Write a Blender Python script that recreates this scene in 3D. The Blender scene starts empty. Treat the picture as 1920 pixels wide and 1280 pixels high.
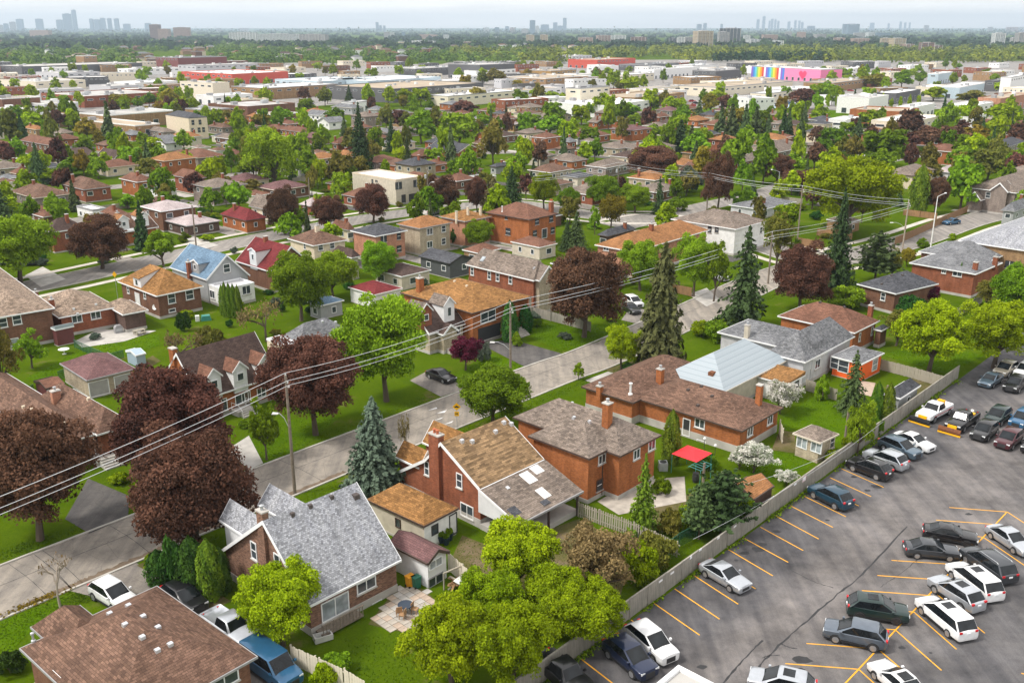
import bpy, bmesh, math, random
import numpy as np
from mathutils import Vector, Matrix

scene = bpy.context.scene
R = math.radians
COL = bpy.context.collection

# ---------------------------------------------------------------- camera
CAM_H = 44.0
FPX = 1780.0                       # focal length in photo pixels (1920 wide)
PITCH = math.atan((640 - 52) / FPX)
cd = bpy.data.cameras.new('camera')
cd.sensor_width = 36.0
cd.lens = 36.0 * FPX / 1920.0
cd.clip_start = 0.5
cd.clip_end = 90000
cam = bpy.data.objects.new('camera', cd)
COL.objects.link(cam)
cam.location = (0, 0, CAM_H)
cam.rotation_euler = (math.pi / 2 - PITCH, 0, 0)
scene.camera = cam

# ---------------------------------------------------------------- sky, sun, exposure
SUN_EL, SUN_AZ = 52.0, -108.0      # degrees; azimuth clockwise from the view direction (+Y)
w = bpy.data.worlds.new('World')
scene.world = w
w.use_nodes = True
nt = w.node_tree
nt.nodes.clear()
out = nt.nodes.new('ShaderNodeOutputWorld')
bg = nt.nodes.new('ShaderNodeBackground')
sky = nt.nodes.new('ShaderNodeTexSky')
sky.sky_type = 'NISHITA'
sky.sun_disc = False
sky.sun_elevation = R(SUN_EL)
sky.sun_rotation = R(SUN_AZ)
sky.air_density = 1.2
sky.dust_density = 2.0
tc = nt.nodes.new('ShaderNodeTexCoord')
mp = nt.nodes.new('ShaderNodeMapping')
mp.inputs['Scale'].default_value = (3.0, 3.0, 46.0)
no = nt.nodes.new('ShaderNodeTexNoise')
no.inputs['Scale'].default_value = 1.6
no.inputs['Detail'].default_value = 6
no.inputs['Roughness'].default_value = 0.55
cr = nt.nodes.new('ShaderNodeValToRGB')
cr.color_ramp.elements[0].position = 0.3
cr.color_ramp.elements[0].color = (7.6, 7.35, 7.15, 1)
cr.color_ramp.elements[1].position = 0.7
cr.color_ramp.elements[1].color = (10.0, 9.5, 9.0, 1)
mx = nt.nodes.new('ShaderNodeMix')
mx.data_type = 'RGBA'
mx.inputs['Factor'].default_value = 0.82
nt.links.new(tc.outputs['Generated'], mp.inputs['Vector'])
nt.links.new(mp.outputs['Vector'], no.inputs['Vector'])
nt.links.new(no.outputs['Fac'], cr.inputs['Fac'])
nt.links.new(sky.outputs['Color'], mx.inputs['A'])
nt.links.new(cr.outputs['Color'], mx.inputs['B'])
nt.links.new(mx.outputs['Result'], bg.inputs['Color'])
bg.inputs['Strength'].default_value = 0.1
nt.links.new(bg.outputs['Background'], out.inputs['Surface'])

sl = bpy.data.lights.new('sun', 'SUN')
sl.energy = 2.0
sl.angle = R(11)
sl.color = (1.0, 0.95, 0.87)
sun = bpy.data.objects.new('sun', sl)
COL.objects.link(sun)
sd = Vector((math.sin(R(SUN_AZ)) * math.cos(R(SUN_EL)), math.cos(R(SUN_AZ)) * math.cos(R(SUN_EL)), math.sin(R(SUN_EL))))
sun.rotation_euler = sd.to_track_quat('Z', 'Y').to_euler()
sun.location = (-60, -30, 200)

scene.view_settings.view_transform = 'Standard'
scene.view_settings.look = 'None'
scene.view_settings.gamma = 1
scene.view_settings.use_curve_mapping = False
scene.view_settings.exposure = 0.88
scene.cycles.max_bounces = 6
scene.cycles.diffuse_bounces = 3
scene.cycles.glossy_bounces = 2
scene.cycles.transmission_bounces = 2
scene.cycles.transparent_max_bounces = 6
scene.cycles.volume_bounces = 0
scene.cycles.use_denoising = True

# ---------------------------------------------------------------- survey helpers: photo pixel -> place on the ground / at a height
CP, SP = math.cos(PITCH), math.sin(PITCH)
CAM = np.array([0, 0, CAM_H])
def ray(uv):
    x = (uv[0] - 960) / FPX
    z = -(uv[1] - 640) / FPX
    return np.array([x, CP + z * SP, -SP + z * CP])
def P(uv, h=0.0):
    d = ray(uv)
    t = (CAM_H - h) / (-d[2])
    return Vector((d[0] * t, d[1] * t, h))
def at_depth(uv, Y):
    d = ray(uv)
    t = Y / d[1]
    return Vector((d[0] * t, Y, CAM_H + d[2] * t))
def px_m(pt):                      # metres per photo pixel at a point
    return (pt[1] * CP - (pt[2] - CAM_H) * SP) / FPX
def z1(x, y): return (x / 3, 480 + y / 3)
def z2(x, y): return (640 + x / 3, 480 + y / 3)
def z3(x, y): return (1280 + x / 3, 480 + y / 3)
def z4(x, y): return (x / 3, 860 + y / 3)
def z5(x, y): return (640 + x / 3, 860 + y / 3)
def z6(x, y): return (1280 + x / 3, 860 + y / 3)
def m1(x, y): return (x / 3, 230 + y / 3)
def m2(x, y): return (640 + x / 3, 230 + y / 3)
def m3(x, y): return (1280 + x / 3, 230 + y / 3)
def t1(x, y): return (x / 3, y / 3)
def t2(x, y): return (640 + x / 3, y / 3)
def t3(x, y): return (1280 + x / 3, y / 3)

# ---------------------------------------------------------------- object helpers
def tag(o, label=None, cat=None, group=None, kind=None):
    if label: o['label'] = label
    if cat: o['category'] = cat
    if group: o['group'] = group
    if kind: o['kind'] = kind
    return o
def thing(name, label, cat, loc=(0, 0, 0), rz=0.0, group=None):
    o = bpy.data.objects.new(name, None)
    o.empty_display_size = 0.3
    COL.objects.link(o)
    o.location = loc
    o.rotation_euler = (0, 0, rz)
    return tag(o, label, cat, group)
def uvproj(me):
    npoly = len(me.polygons)
    if not npoly: return
    nl = len(me.loops)
    nrm = np.empty(npoly * 3); me.polygons.foreach_get('normal', nrm); nrm = nrm.reshape(-1, 3)
    tot = np.empty(npoly, int); me.polygons.foreach_get('loop_total', tot)
    vi = np.empty(nl, int); me.loops.foreach_get('vertex_index', vi)
    co = np.empty(len(me.vertices) * 3); me.vertices.foreach_get('co', co); co = co.reshape(-1, 3)
    ln = np.repeat(nrm, tot, axis=0)
    flat = np.abs(ln[:, 2]) > 0.995
    t = np.stack([-ln[:, 1], ln[:, 0], np.zeros(nl)], 1)
    tl = np.linalg.norm(t, axis=1); tl[tl < 1e-6] = 1
    t /= tl[:, None]
    t[flat] = (1, 0, 0)
    b = np.cross(ln, t)
    b[flat] = (0, 1, 0)
    p = co[vi]
    uv = np.stack([(p * t).sum(1), (p * b).sum(1)], 1)
    l = me.uv_layers.new(name='UVMap')
    l.data.foreach_set('uv', uv.ravel())
def mesh(name, verts, faces, uv=True, smooth=False):
    me = bpy.data.meshes.new(name)
    me.from_pydata([tuple(v) for v in verts], [], [tuple(f) for f in faces])
    me.update()
    if uv: uvproj(me)
    if smooth: me.polygons.foreach_set('use_smooth', [True] * len(me.polygons))
    return me
def obj(name, me, mat=None, parent=None, loc=(0, 0, 0), rz=0.0):
    if mat is not None and not me.materials:
        me.materials.append(mat)
    o = bpy.data.objects.new(name, me)
    COL.objects.link(o)
    o.location = loc
    o.rotation_euler = (0, 0, rz)
    if parent is not None: o.parent = parent
    return o
class MB:
    def __init__(s): s.v = []; s.f = []
    def add(s, vs, fs):
        n = len(s.v); s.v += [tuple(q) for q in vs]; s.f += [tuple(i + n for i in f) for f in fs]; return s
    def box(s, x0, x1, y0, y1, z0, z1):
        return s.add([(x0, y0, z0), (x1, y0, z0), (x1, y1, z0), (x0, y1, z0), (x0, y0, z1), (x1, y0, z1), (x1, y1, z1), (x0, y1, z1)],
                     [(0, 3, 2, 1), (4, 5, 6, 7), (0, 1, 5, 4), (1, 2, 6, 5), (2, 3, 7, 6), (3, 0, 4, 7)])
    def prism(s, poly, axis, a, b):
        """poly: 2D outline; axis 'x','y' or 'z' is the extrusion direction"""
        n = len(poly)
        def mk(p, q):
            if axis == 'x': return (q, p[0], p[1])
            if axis == 'y': return (p[0], q, p[1])
            return (p[0], p[1], q)
        vs = [mk(p, a) for p in poly] + [mk(p, b) for p in poly]
        fs = [tuple(range(n))[::-1], tuple(range(n, 2 * n))] + [(i, (i + 1) % n, n + (i + 1) % n, n + i) for i in range(n)]
        return s.add(vs, fs)
    def ring(s, x0, x1, y0, y1, z0, z1, t):
        o = [(x0, y0), (x1, y0), (x1, y1), (x0, y1)]
        i = [(x0 + t, y0 + t), (x1 - t, y0 + t), (x1 - t, y1 - t), (x0 + t, y1 - t)]
        vs = [(*q, z0) for q in o] + [(*q, z0) for q in i] + [(*q, z1) for q in o] + [(*q, z1) for q in i]
        fs = []
        for k in range(4):
            n = (k + 1) % 4
            fs += [(k, n, 8 + n, 8 + k), (4 + n, 4 + k, 12 + k, 12 + n), (n, k, 4 + k, 4 + n), (8 + k, 8 + n, 12 + n, 12 + k)]
        return s.add(vs, fs)
    def tube(s, pts, rads, n=8, cap=True):
        pts = [Vector(q) for q in pts]
        if not isinstance(rads, (list, tuple)): rads = [rads] * len(pts)
        b0 = len(s.v)
        prev = None
        for i, q in enumerate(pts):
            d = (pts[min(i + 1, len(pts) - 1)] - pts[max(i - 1, 0)]).normalized()
            if prev is None:
                u = d.orthogonal().normalized()
            else:
                u = (prev - d * prev.dot(d))
                u = u.normalized() if u.length > 1e-6 else d.orthogonal().normalized()
            prev = u
            vv = d.cross(u)
            for k in range(n):
                a = 2 * math.pi * k / n
                s.v.append(tuple(q + (u * math.cos(a) + vv * math.sin(a)) * rads[i]))
        for i in range(len(pts) - 1):
            for k in range(n):
                k2 = (k + 1) % n
                s.f.append((b0 + i * n + k, b0 + i * n + k2, b0 + (i + 1) * n + k2, b0 + (i + 1) * n + k))
        if cap:
            s.f.append(tuple(b0 + k for k in range(n))[::-1])
            s.f.append(tuple(b0 + (len(pts) - 1) * n + k for k in range(n)))
        return s
    def lathe(s, prof, n=12, c=(0, 0)):
        b0 = len(s.v)
        for r, z in prof:
            for k in range(n):
                a = 2 * math.pi * k / n
                s.v.append((c[0] + r * math.cos(a), c[1] + r * math.sin(a), z))
        for i in range(len(prof) - 1):
            for k in range(n):
                k2 = (k + 1) % n
                s.f.append((b0 + i * n + k, b0 + i * n + k2, b0 + (i + 1) * n + k2, b0 + (i + 1) * n + k))
        s.f.append(tuple(b0 + k for k in range(n))[::-1])
        s.f.append(tuple(b0 + (len(prof) - 1) * n + k for k in range(n)))
        return s
    def build(s, name, mat, parent=None, loc=(0, 0, 0), rz=0.0, smooth=False):
        return obj(name, mesh(name, s.v, s.f, smooth=smooth), mat, parent, loc, rz)
def copy_tree(o, parent=None):
    c = o.copy()
    COL.objects.link(c)
    c.parent = parent
    for ch in o.children: copy_tree(ch, c)
    return c
def local_to(root, pt):            # roots carry no rotation unless given; parts are placed relative to the root's location
    return Vector(pt) - root.location

# ---------------------------------------------------------------- materials
M = {}
def nodes(name):
    m = bpy.data.materials.new(name)
    m.use_nodes = True
    t = m.node_tree
    b = t.nodes['Principled BSDF']
    M[name] = m
    return m, t, b
def N(t, typ, **kw):
    n = t.nodes.new(typ)
    for k, v in kw.items():
        if k in n.inputs.keys(): n.inputs[k].default_value = v
        else: setattr(n, k, v)
    return n
def rgb(c, k=1.0): return (c[0] * k, c[1] * k, c[2] * k, 1)
def mixc(t, fac, a, b, blend='MIX'):
    m = t.nodes.new('ShaderNodeMix'); m.data_type = 'RGBA'; m.blend_type = blend
    if isinstance(fac, (int, float)): m.inputs['Factor'].default_value = fac
    else: t.links.new(fac, m.inputs['Factor'])
    for s, v in (('A', a), ('B', b)):
        if isinstance(v, tuple): m.inputs[s].default_value = v
        else: t.links.new(v, m.inputs[s])
    return m.outputs['Result']
def ramp(t, fac, stops):
    r = t.nodes.new('ShaderNodeValToRGB')
    el = r.color_ramp.elements
    while len(el) < len(stops): el.new(0.5)
    for e, (p, c) in zip(el, stops):
        e.position = p; e.color = c if len(c) == 4 else rgb(c)
    t.links.new(fac, r.inputs['Fac'])
    return r.outputs['Color']
def noise(t, scale, detail=3, vec=None, rough=0.5, coord='Object'):
    n = N(t, 'ShaderNodeTexNoise', Scale=scale, Detail=detail, Roughness=rough)
    if vec is None:
        c = t.nodes.new('ShaderNodeTexCoord'); vec = c.outputs[coord]
    t.links.new(vec, n.inputs['Vector'])
    return n.outputs['Fac']
def bump(t, b, h, strength=0.3, dist=0.05):
    n = N(t, 'ShaderNodeBump', Strength=strength, Distance=dist)
    t.links.new(h, n.inputs['Height'])
    t.links.new(n.outputs['Normal'], b.inputs['Normal'])
def plain(name, c, rough=0.6, var=0.12, scale=1.5, metal=0.0, spec=None):
    m, t, b = nodes(name)
    f = noise(t, scale, 4)
    col = ramp(t, f, [(0.3, rgb(c, 1 - var)), (0.7, rgb(c, 1 + var))])
    t.links.new(col, b.inputs['Base Color'])
    b.inputs['Roughness'].default_value = rough
    b.inputs['Metallic'].default_value = metal
    if spec is not None: b.inputs['Specular IOR Level'].default_value = spec
    return m
def shingle(name, c, var=0.22, tw=0.42, rh=0.19, contrast=0.35, gap=0.45):
    m, t, b = nodes(name)
    tcn = t.nodes.new('ShaderNodeTexCoord')
    br = N(t, 'ShaderNodeTexBrick', Scale=1.0)
    br.inputs['Brick Width'].default_value = tw
    br.inputs['Row Height'].default_value = rh
    br.inputs['Mortar Size'].default_value = 0.012
    br.inputs['Bias'].default_value = 0.0
    br.inputs['Color1'].default_value = rgb(c, 1 - contrast)
    br.inputs['Color2'].default_value = rgb(c, 1 + contrast)
    br.inputs['Mortar'].default_value = rgb(c, gap)
    t.links.new(tcn.outputs['UV'], br.inputs['Vector'])
    f = noise(t, 0.35, 5, tcn.outputs['UV'], 0.65)
    big = ramp(t, f, [(0.3, rgb((1, 1, 1), 1 - var)), (0.7, rgb((1, 1, 1), 1 + var))])
    f2 = noise(t, 9.0, 2, tcn.outputs['UV'])
    fine = ramp(t, f2, [(0.3, rgb((1, 1, 1), 0.82)), (0.7, rgb((1, 1, 1), 1.18))])
    col = mixc(t, 1.0, br.outputs['Color'], big, 'MULTIPLY')
    col = mixc(t, 1.0, col, fine, 'MULTIPLY')
    mps = N(t, 'ShaderNodeMapping'); mps.inputs['Scale'].default_value = (1.6, 0.16, 1)
    t.links.new(tcn.outputs['UV'], mps.inputs['Vector'])
    f3 = noise(t, 1.0, 4, mps.outputs['Vector'], 0.6)
    col = mixc(t, 1.0, col, ramp(t, f3, [(0.35, rgb((0.86, 0.86, 0.88))), (0.65, rgb((1.1, 1.09, 1.07)))]), 'MULTIPLY')
    t.links.new(col, b.inputs['Base Color'])
    b.inputs['Roughness'].default_value = 0.85
    b.inputs['Specular IOR Level'].default_value = 0.12
    bump(t, b, br.outputs['Fac'], -0.35, 0.03)
    return m
def brick(name, c, mortar=(0.36, 0.32, 0.28), contrast=0.22):
    m, t, b = nodes(name)
    tcn = t.nodes.new('ShaderNodeTexCoord')
    br = N(t, 'ShaderNodeTexBrick', Scale=1.0)
    br.inputs['Brick Width'].default_value = 0.24
    br.inputs['Row Height'].default_value = 0.085
    br.inputs['Mortar Size'].default_value = 0.008
    br.inputs['Color1'].default_value = rgb(c, 1 - contrast)
    br.inputs['Color2'].default_value = rgb(c, 1 + contrast)
    br.inputs['Mortar'].default_value = rgb([.45 * q + .07 for q in c])
    t.links.new(tcn.outputs['UV'], br.inputs['Vector'])
    f = noise(t, 0.6, 5, tcn.outputs['UV'], 0.6)
    big = ramp(t, f, [(0.3, rgb((1, 1, 1), 0.82)), (0.72, rgb((1, 1, 1), 1.15))])
    col = mixc(t, 1.0, br.outputs['Color'], big, 'MULTIPLY')
    mps = N(t, 'ShaderNodeMapping'); mps.inputs['Scale'].default_value = (1.3, 0.12, 1)
    t.links.new(tcn.outputs['UV'], mps.inputs['Vector'])
    f3 = noise(t, 1.0, 4, mps.outputs['Vector'], 0.6)
    col = mixc(t, 1.0, col, ramp(t, f3, [(0.38, rgb((0.85, 0.84, 0.84))), (0.6, rgb((1.06, 1.06, 1.06)))]), 'MULTIPLY')
    t.links.new(col, b.inputs['Base Color'])
    b.inputs['Roughness'].default_value = 0.85
    b.inputs['Specular IOR Level'].default_value = 0.1
    bump(t, b, br.outputs['Fac'], -0.3, 0.02)
    return m
def siding(name, c, row=0.2, vertical=False):
    m, t, b = nodes(name)
    tcn = t.nodes.new('ShaderNodeTexCoord')
    wv = N(t, 'ShaderNodeTexWave', Scale=1.0 / row * 0.5, Distortion=0.0)
    wv.wave_profile = 'SAW'
    wv.bands_direction = 'X' if vertical else 'Y'
    t.links.new(tcn.outputs['UV'], wv.inputs['Vector'])
    f = noise(t, 0.8, 5, tcn.outputs['UV'], 0.65)
    col = ramp(t, f, [(0.3, rgb(c, 0.85)), (0.7, rgb(c, 1.08))])
    t.links.new(col, b.inputs['Base Color'])
    b.inputs['Roughness'].default_value = 0.6
    bump(t, b, wv.outputs['Fac'], 0.4, 0.03)
    return m

# roofs
shingle('sh_brown', (0.15, 0.09, 0.065))
shingle('sh_redbrown', (0.17, 0.085, 0.058), contrast=0.25)
shingle('sh_darkbrown', (0.085, 0.058, 0.05), contrast=0.25)
shingle('sh_tan', (0.26, 0.135, 0.05))
shingle('sh_orange', (0.29, 0.14, 0.06), contrast=0.25)
shingle('sh_grey', (0.30, 0.31, 0.335), contrast=0.4, tw=0.2, rh=0.15, var=.12, gap=.62)
shingle('sh_midgrey', (0.17, 0.175, 0.185))
shingle('sh_dark', (0.075, 0.078, 0.088))
shingle('sh_greybrown', (0.19, 0.155, 0.13))
shingle('sh_blue', (0.14, 0.22, 0.31), contrast=0.18)
shingle('sh_red', (0.16, 0.03, 0.032), contrast=0.2)
shingle('sh_pale', (0.42, 0.36, 0.36), contrast=0.12)
shingle('sh_mottle', (0.235, 0.155, 0.085), contrast=0.45, tw=0.7, rh=0.2)
shingle('sh_mix', (0.25, 0.19, 0.145), contrast=0.45)
shingle('sh_maroon', (0.155, 0.085, 0.085), contrast=0.2)
# walls
brick('br_red', (0.27, 0.088, 0.042))
brick('br_orange', (0.37, 0.125, 0.038))
brick('br_brown', (0.18, 0.085, 0.05))
brick('br_dark', (0.115, 0.07, 0.055))
brick('br_tan', (0.33, 0.205, 0.10))
brick('br_pink', (0.46, 0.225, 0.14))
brick('br_beige', (0.44, 0.37, 0.27))
brick('br_mix', (0.225, 0.125, 0.085), contrast=0.45)
brick('br_yellow', (0.40, 0.24, 0.08))
brick('br_taupe', (0.27, 0.22, 0.19))
siding('sd_white', (0.72, 0.73, 0.74))
siding('sd_grey', (0.34, 0.35, 0.36))
siding('sd_cream', (0.62, 0.55, 0.40))
siding('sd_charcoal', (0.07, 0.075, 0.08))
siding('sd_blue', (0.35, 0.45, 0.55))
siding('sd_maroon', (0.13, 0.035, 0.035), 0.15, True)
plain('st_white', (0.74, 0.74, 0.73), 0.8)
plain('st_grey', (0.5, 0.5, 0.52), 0.85)
plain('st_cream', (0.62, 0.53, 0.40), 0.85)
plain('st_beige', (0.52, 0.47, 0.38), 0.85)
plain('st_dark', (0.1, 0.1, 0.105), 0.8)
plain('orange_panel', (0.85, 0.13, 0.02), 0.6, 0.05)
plain('concrete', (0.42, 0.40, 0.37), 0.9, 0.18, 0.8)
plain('paver', (0.40, 0.36, 0.31), 0.9, 0.2, 1.3)
plain('paver_warm', (0.42, 0.33, 0.26), 0.9, 0.2, 1.3)
plain('white_trim', (0.78, 0.79, 0.80), 0.5, 0.05)
plain('brown_trim', (0.07, 0.045, 0.035), 0.6)
plain('black_trim', (0.03, 0.03, 0.032), 0.5)
plain('grey_trim', (0.3, 0.3, 0.31), 0.5)
plain('cream_trim', (0.6, 0.54, 0.45), 0.5)
plain('metal_vent', (0.62, 0.64, 0.67), 0.35, 0.05, 3, 0.5)
plain('dark_vent', (0.07, 0.055, 0.05), 0.6)
plain('galv', (0.45, 0.47, 0.49), 0.45, 0.1, 3, 0.4)
plain('terracotta', (0.42, 0.12, 0.05), 0.8)
plain('door_brown', (0.12, 0.07, 0.045), 0.6)
plain('door_white', (0.7, 0.7, 0.7), 0.5)
plain('garage_grey', (0.34, 0.33, 0.33), 0.6)
plain('door_dark', (0.035, 0.035, 0.04), 0.5)
plain('wood_pole', (0.19, 0.155, 0.12), 0.9, 0.25, 4)
plain('wire', (0.62, 0.64, 0.66), 0.5, 0.03, 1, 0.2)
plain('wire_dark', (0.05, 0.05, 0.05), 0.6, 0.03)
plain('porcelain', (0.5, 0.5, 0.48), 0.3)
plain('kerb', (0.44, 0.42, 0.38), 0.9, 0.2, 0.7)
plain('walk', (0.50, 0.46, 0.41), 0.9, 0.18, 0.6)
plain('rubber', (0.018, 0.018, 0.019), 0.85, 0.1)
plain('arch_black', (0.012, 0.012, 0.013), 0.9, 0.1)
plain('rim', (0.42, 0.43, 0.45), 0.35, 0.05, 3, 0.7)
plain('rim_dark', (0.035, 0.035, 0.038), 0.4, 0.05, 3, 0.4)
plain('head_lamp', (0.75, 0.78, 0.8), 0.1, 0.03)
plain('tail_lamp', (0.55, 0.012, 0.018), 0.15, 0.05)
plain('amber', (0.8, 0.3, 0.02), 0.2, 0.05)
plain('plate', (0.75, 0.77, 0.8), 0.4, 0.03)
plain('yellow_plow', (0.85, 0.45, 0.01), 0.45, 0.1)
plain('rust', (0.16, 0.06, 0.025), 0.9, 0.3, 4)
def glass(name, c, rough=0.08):
    m, t, b = nodes(name)
    f = noise(t, 0.9, 2)
    col = ramp(t, f, [(0.35, rgb(c, 0.6)), (0.65, rgb(c, 1.5))])
    t.links.new(col, b.inputs['Base Color'])
    b.inputs['Roughness'].default_value = rough
    b.inputs['Specular IOR Level'].default_value = 0.8
    return m
glass('pane', (0.045, 0.055, 0.065))
glass('pane_light', (0.25, 0.28, 0.3))
glass('car_glass', (0.012, 0.015, 0.018), 0.05)
M['car_glass'].node_tree.nodes['Principled BSDF'].inputs['Specular IOR Level'].default_value = 0.35
def carpaint(name, c, metal=0.3, rough=0.3):
    m, t, b = nodes(name)
    f = noise(t, 2.2, 3)
    t.links.new(ramp(t, f, [(0.35, rgb(c, 0.93)), (0.7, rgb(c, 1.05))]), b.inputs['Base Color'])
    b.inputs['Metallic'].default_value = metal
    b.inputs['Roughness'].default_value = rough
    b.inputs['Coat Weight'].default_value = 0.6
    b.inputs['Coat Roughness'].default_value = 0.05
    return m
for nm, c, mt in [('white', (0.72, 0.73, 0.74), 0), ('black', (0.012, 0.012, 0.014), 0.1), ('silver', (0.50, 0.53, 0.57), 0.6), ('navy', (0.012, 0.022, 0.06), 0.3),
                  ('teal', (0.012, 0.05, 0.085), 0.3), ('charcoal', (0.06, 0.066, 0.075), 0.5), ('steel', (0.14, 0.17, 0.21), 0.6), ('green', (0.012, 0.032, 0.03), 0.3),
                  ('burgundy', (0.07, 0.012, 0.018), 0.3), ('beige', (0.36, 0.33, 0.27), 0.5), ('slate', (0.11, 0.16, 0.21), 0.5), ('blue', (0.03, 0.12, 0.24), 0.3), ('red', (0.35, 0.02, 0.02), 0.2)]:
    carpaint('car_' + nm, c, mt)
# ================================================================ ground, roads, lot
def grass_mat(name, c1, c2, dirt, dirt_amt=0.62):
    m, t, b = nodes(name)
    f = noise(t, 0.22, 6, None, 0.65)
    f2 = noise(t, 2.6, 4, None, 0.7)
    f3 = noise(t, 0.05, 4, None, 0.6)
    col = mixc(t, f2, rgb(c1), rgb(c2))
    col = mixc(t, 1.0, col, ramp(t, f, [(0.3, rgb((0.72, 0.8, 0.7))), (0.7, rgb((1.2, 1.12, 1.0)))]), 'MULTIPLY')
    f5 = noise(t, 8.0, 3, None, 0.75)
    col = mixc(t, 1.0, col, ramp(t, f5, [(0.3, rgb((0.72, 0.74, 0.7))), (0.7, rgb((1.25, 1.22, 1.2)))]), 'MULTIPLY')
    dm = ramp(t, f, [(dirt_amt, rgb((0, 0, 0))), (dirt_amt + 0.12, rgb((1, 1, 1)))])
    col = mixc(t, dm, col, rgb(dirt))
    t.links.new(col, b.inputs['Base Color'])
    b.inputs['Roughness'].default_value = 0.95
    b.inputs['Specular IOR Level'].default_value = 0.0
    bump(t, b, f2, 0.5, 0.08)
    return m
grass_mat('grass', (0.045, 0.083, 0.004), (0.09, 0.145, 0.006), (0.14, 0.115, 0.05), 0.60)
grass_mat('lawn', (0.05, 0.108, 0.003), (0.095, 0.168, 0.005), (0.12, 0.14, 0.025), 0.70)
grass_mat('yard_dirt', (0.09, 0.09, 0.035), (0.14, 0.12, 0.06), (0.17, 0.13, 0.085), 0.5)
def pave_mat(name, c, var=0.25, crack=0.3):
    m, t, b = nodes(name)
    f = noise(t, 0.16, 7, None, 0.62)
    f2 = noise(t, 0.9, 6, None, 0.7)
    f3 = noise(t, 14, 3, None, 0.6)
    col = ramp(t, f, [(0.28, rgb(c, 1 - var)), (0.5, rgb(c)), (0.74, rgb(c, 1 + var))])
    col = mixc(t, 1.0, col, ramp(t, f2, [(0.3, rgb((0.75, 0.75, 0.76))), (0.5, rgb((1, 1, 1))), (0.75, rgb((1.16, 1.14, 1.1)))]), 'MULTIPLY')
    col = mixc(t, 1.0, col, ramp(t, f3, [(0.3, rgb((0.85, 0.85, 0.85))), (0.7, rgb((1.15, 1.15, 1.15)))]), 'MULTIPLY')
    tcn = t.nodes.new('ShaderNodeTexCoord')
    mp_ = N(t, 'ShaderNodeMapping'); mp_.inputs['Rotation'].default_value = (0, 0, R(43))
    mp_.inputs['Scale'].default_value = (0.9, 0.06, 1)
    t.links.new(tcn.outputs['Object'], mp_.inputs['Vector'])
    f4 = noise(t, 1.0, 5, mp_.outputs['Vector'], 0.6)
    col = mixc(t, 1.0, col, ramp(t, f4, [(0.36, rgb((0.78, 0.78, 0.79))), (0.62, rgb((1.14, 1.12, 1.09)))]), 'MULTIPLY')
    vo = N(t, 'ShaderNodeTexVoronoi', Scale=0.35); vo.feature = 'DISTANCE_TO_EDGE'
    t.links.new(tcn.outputs['Object'], vo.inputs['Vector'])
    t.links.new(mixc(t, ramp(t, vo.outputs['Distance'], [(0.004, rgb((crack, crack, crack))), (0.016, rgb((0, 0, 0)))]), col, rgb(c, 0.4)), b.inputs['Base Color'])
    b.inputs['Roughness'].default_value = 0.9
    b.inputs['Specular IOR Level'].default_value = 0.12
    bump(t, b, f3, 0.25, 0.02)
    return m
pave_mat('asphalt_lot', (0.108, 0.106, 0.11), 0.5, 0.0)
pave_mat('asphalt_drive', (0.105, 0.1, 0.098), 0.2)
pave_mat('asphalt_drive_light', (0.23, 0.21, 0.19), 0.2)
pave_mat('road', (0.27, 0.245, 0.215), 0.16)
pave_mat('road_far', (0.25, 0.235, 0.22), 0.12)
pave_mat('yard_far', (0.26, 0.25, 0.24), 0.35)
def paint_mat(name, c):
    m, t, b = nodes(name)
    f = noise(t, 3.0, 5, None, 0.75)
    t.links.new(mixc(t, ramp(t, f, [(0.56, rgb((0, 0, 0))), (0.7, rgb((0.8, 0.8, 0.8)))]), rgb(c), rgb((0.1, 0.095, 0.085))), b.inputs['Base Color'])
    b.inputs['Roughness'].default_value = 0.7
    return m
paint_mat('paint_yellow', (0.78, 0.37, 0.015))
paint_mat('paint_white', (0.7, 0.7, 0.7))
plain('tar', (0.022, 0.022, 0.024), 0.7, 0.2)
plain('forest_floor', (0.022, 0.042, 0.018), 0.95, 0.35, 0.004)

def sheet(name, pts, z, mat, parent=None, structure=True):
    vs = [(q[0], q[1], z) for q in pts]
    me = mesh(name, vs, [tuple(range(len(vs)))])
    if me.polygons[0].normal.z < 0: me.flip_normals()
    o = obj(name, me, M[mat], parent)
    if structure and parent is None: o['kind'] = 'structure'
    return o
LAWNS = []; DRIVES = []
def psheet(name, pxs, z, mat):
    if mat == 'lawn': LAWNS.append([P(q) for q in pxs])
    if name in ('driveway', 'patio'): DRIVES.append([P(q) for q in pxs])
    return sheet(name, [P(q) for q in pxs], z, mat)
sheet('ground', [(-45000, -300), (45000, -300), (45000, 60000), (-45000, 60000)], 0.0, 'grass')

def smooth_line(pts, n=8):
    pts = [Vector((q[0], q[1], 0)) for q in pts]
    ext = [pts[0] * 2 - pts[1]] + pts + [pts[-1] * 2 - pts[-2]]
    o = []
    for i in range(1, len(ext) - 2):
        a, b, c, d = ext[i - 1:i + 3]
        for k in range(n):
            s = k / n
            o.append(0.5 * ((2 * b) + (c - a) * s + (2 * a - 5 * b + 4 * c - d) * s * s + (3 * b - a - 3 * c + d) * s ** 3))
    o.append(pts[-1])
    return o
def offset_line(line, d):
    o = []
    for i, q in enumerate(line):
        t_ = (line[min(i + 1, len(line) - 1)] - line[max(i - 1, 0)]).normalized()
        o.append(q + Vector((t_.y, -t_.x, 0)) * d)       # positive = right of travel
    return o
def strip(name, a, b, za, zb, mat, parent=None):
    n = len(a)
    vs = [(q.x, q.y, za) for q in a] + [(q.x, q.y, zb) for q in b]
    fs = [(i, n + i, n + i + 1, i + 1) for i in range(n - 1)]
    me = mesh(name, vs, fs)
    if me.polygons[0].normal.z < 0: me.flip_normals()
    o = obj(name, me, M[mat], parent)
    if parent is None: o['kind'] = 'structure'
    return o
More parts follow.
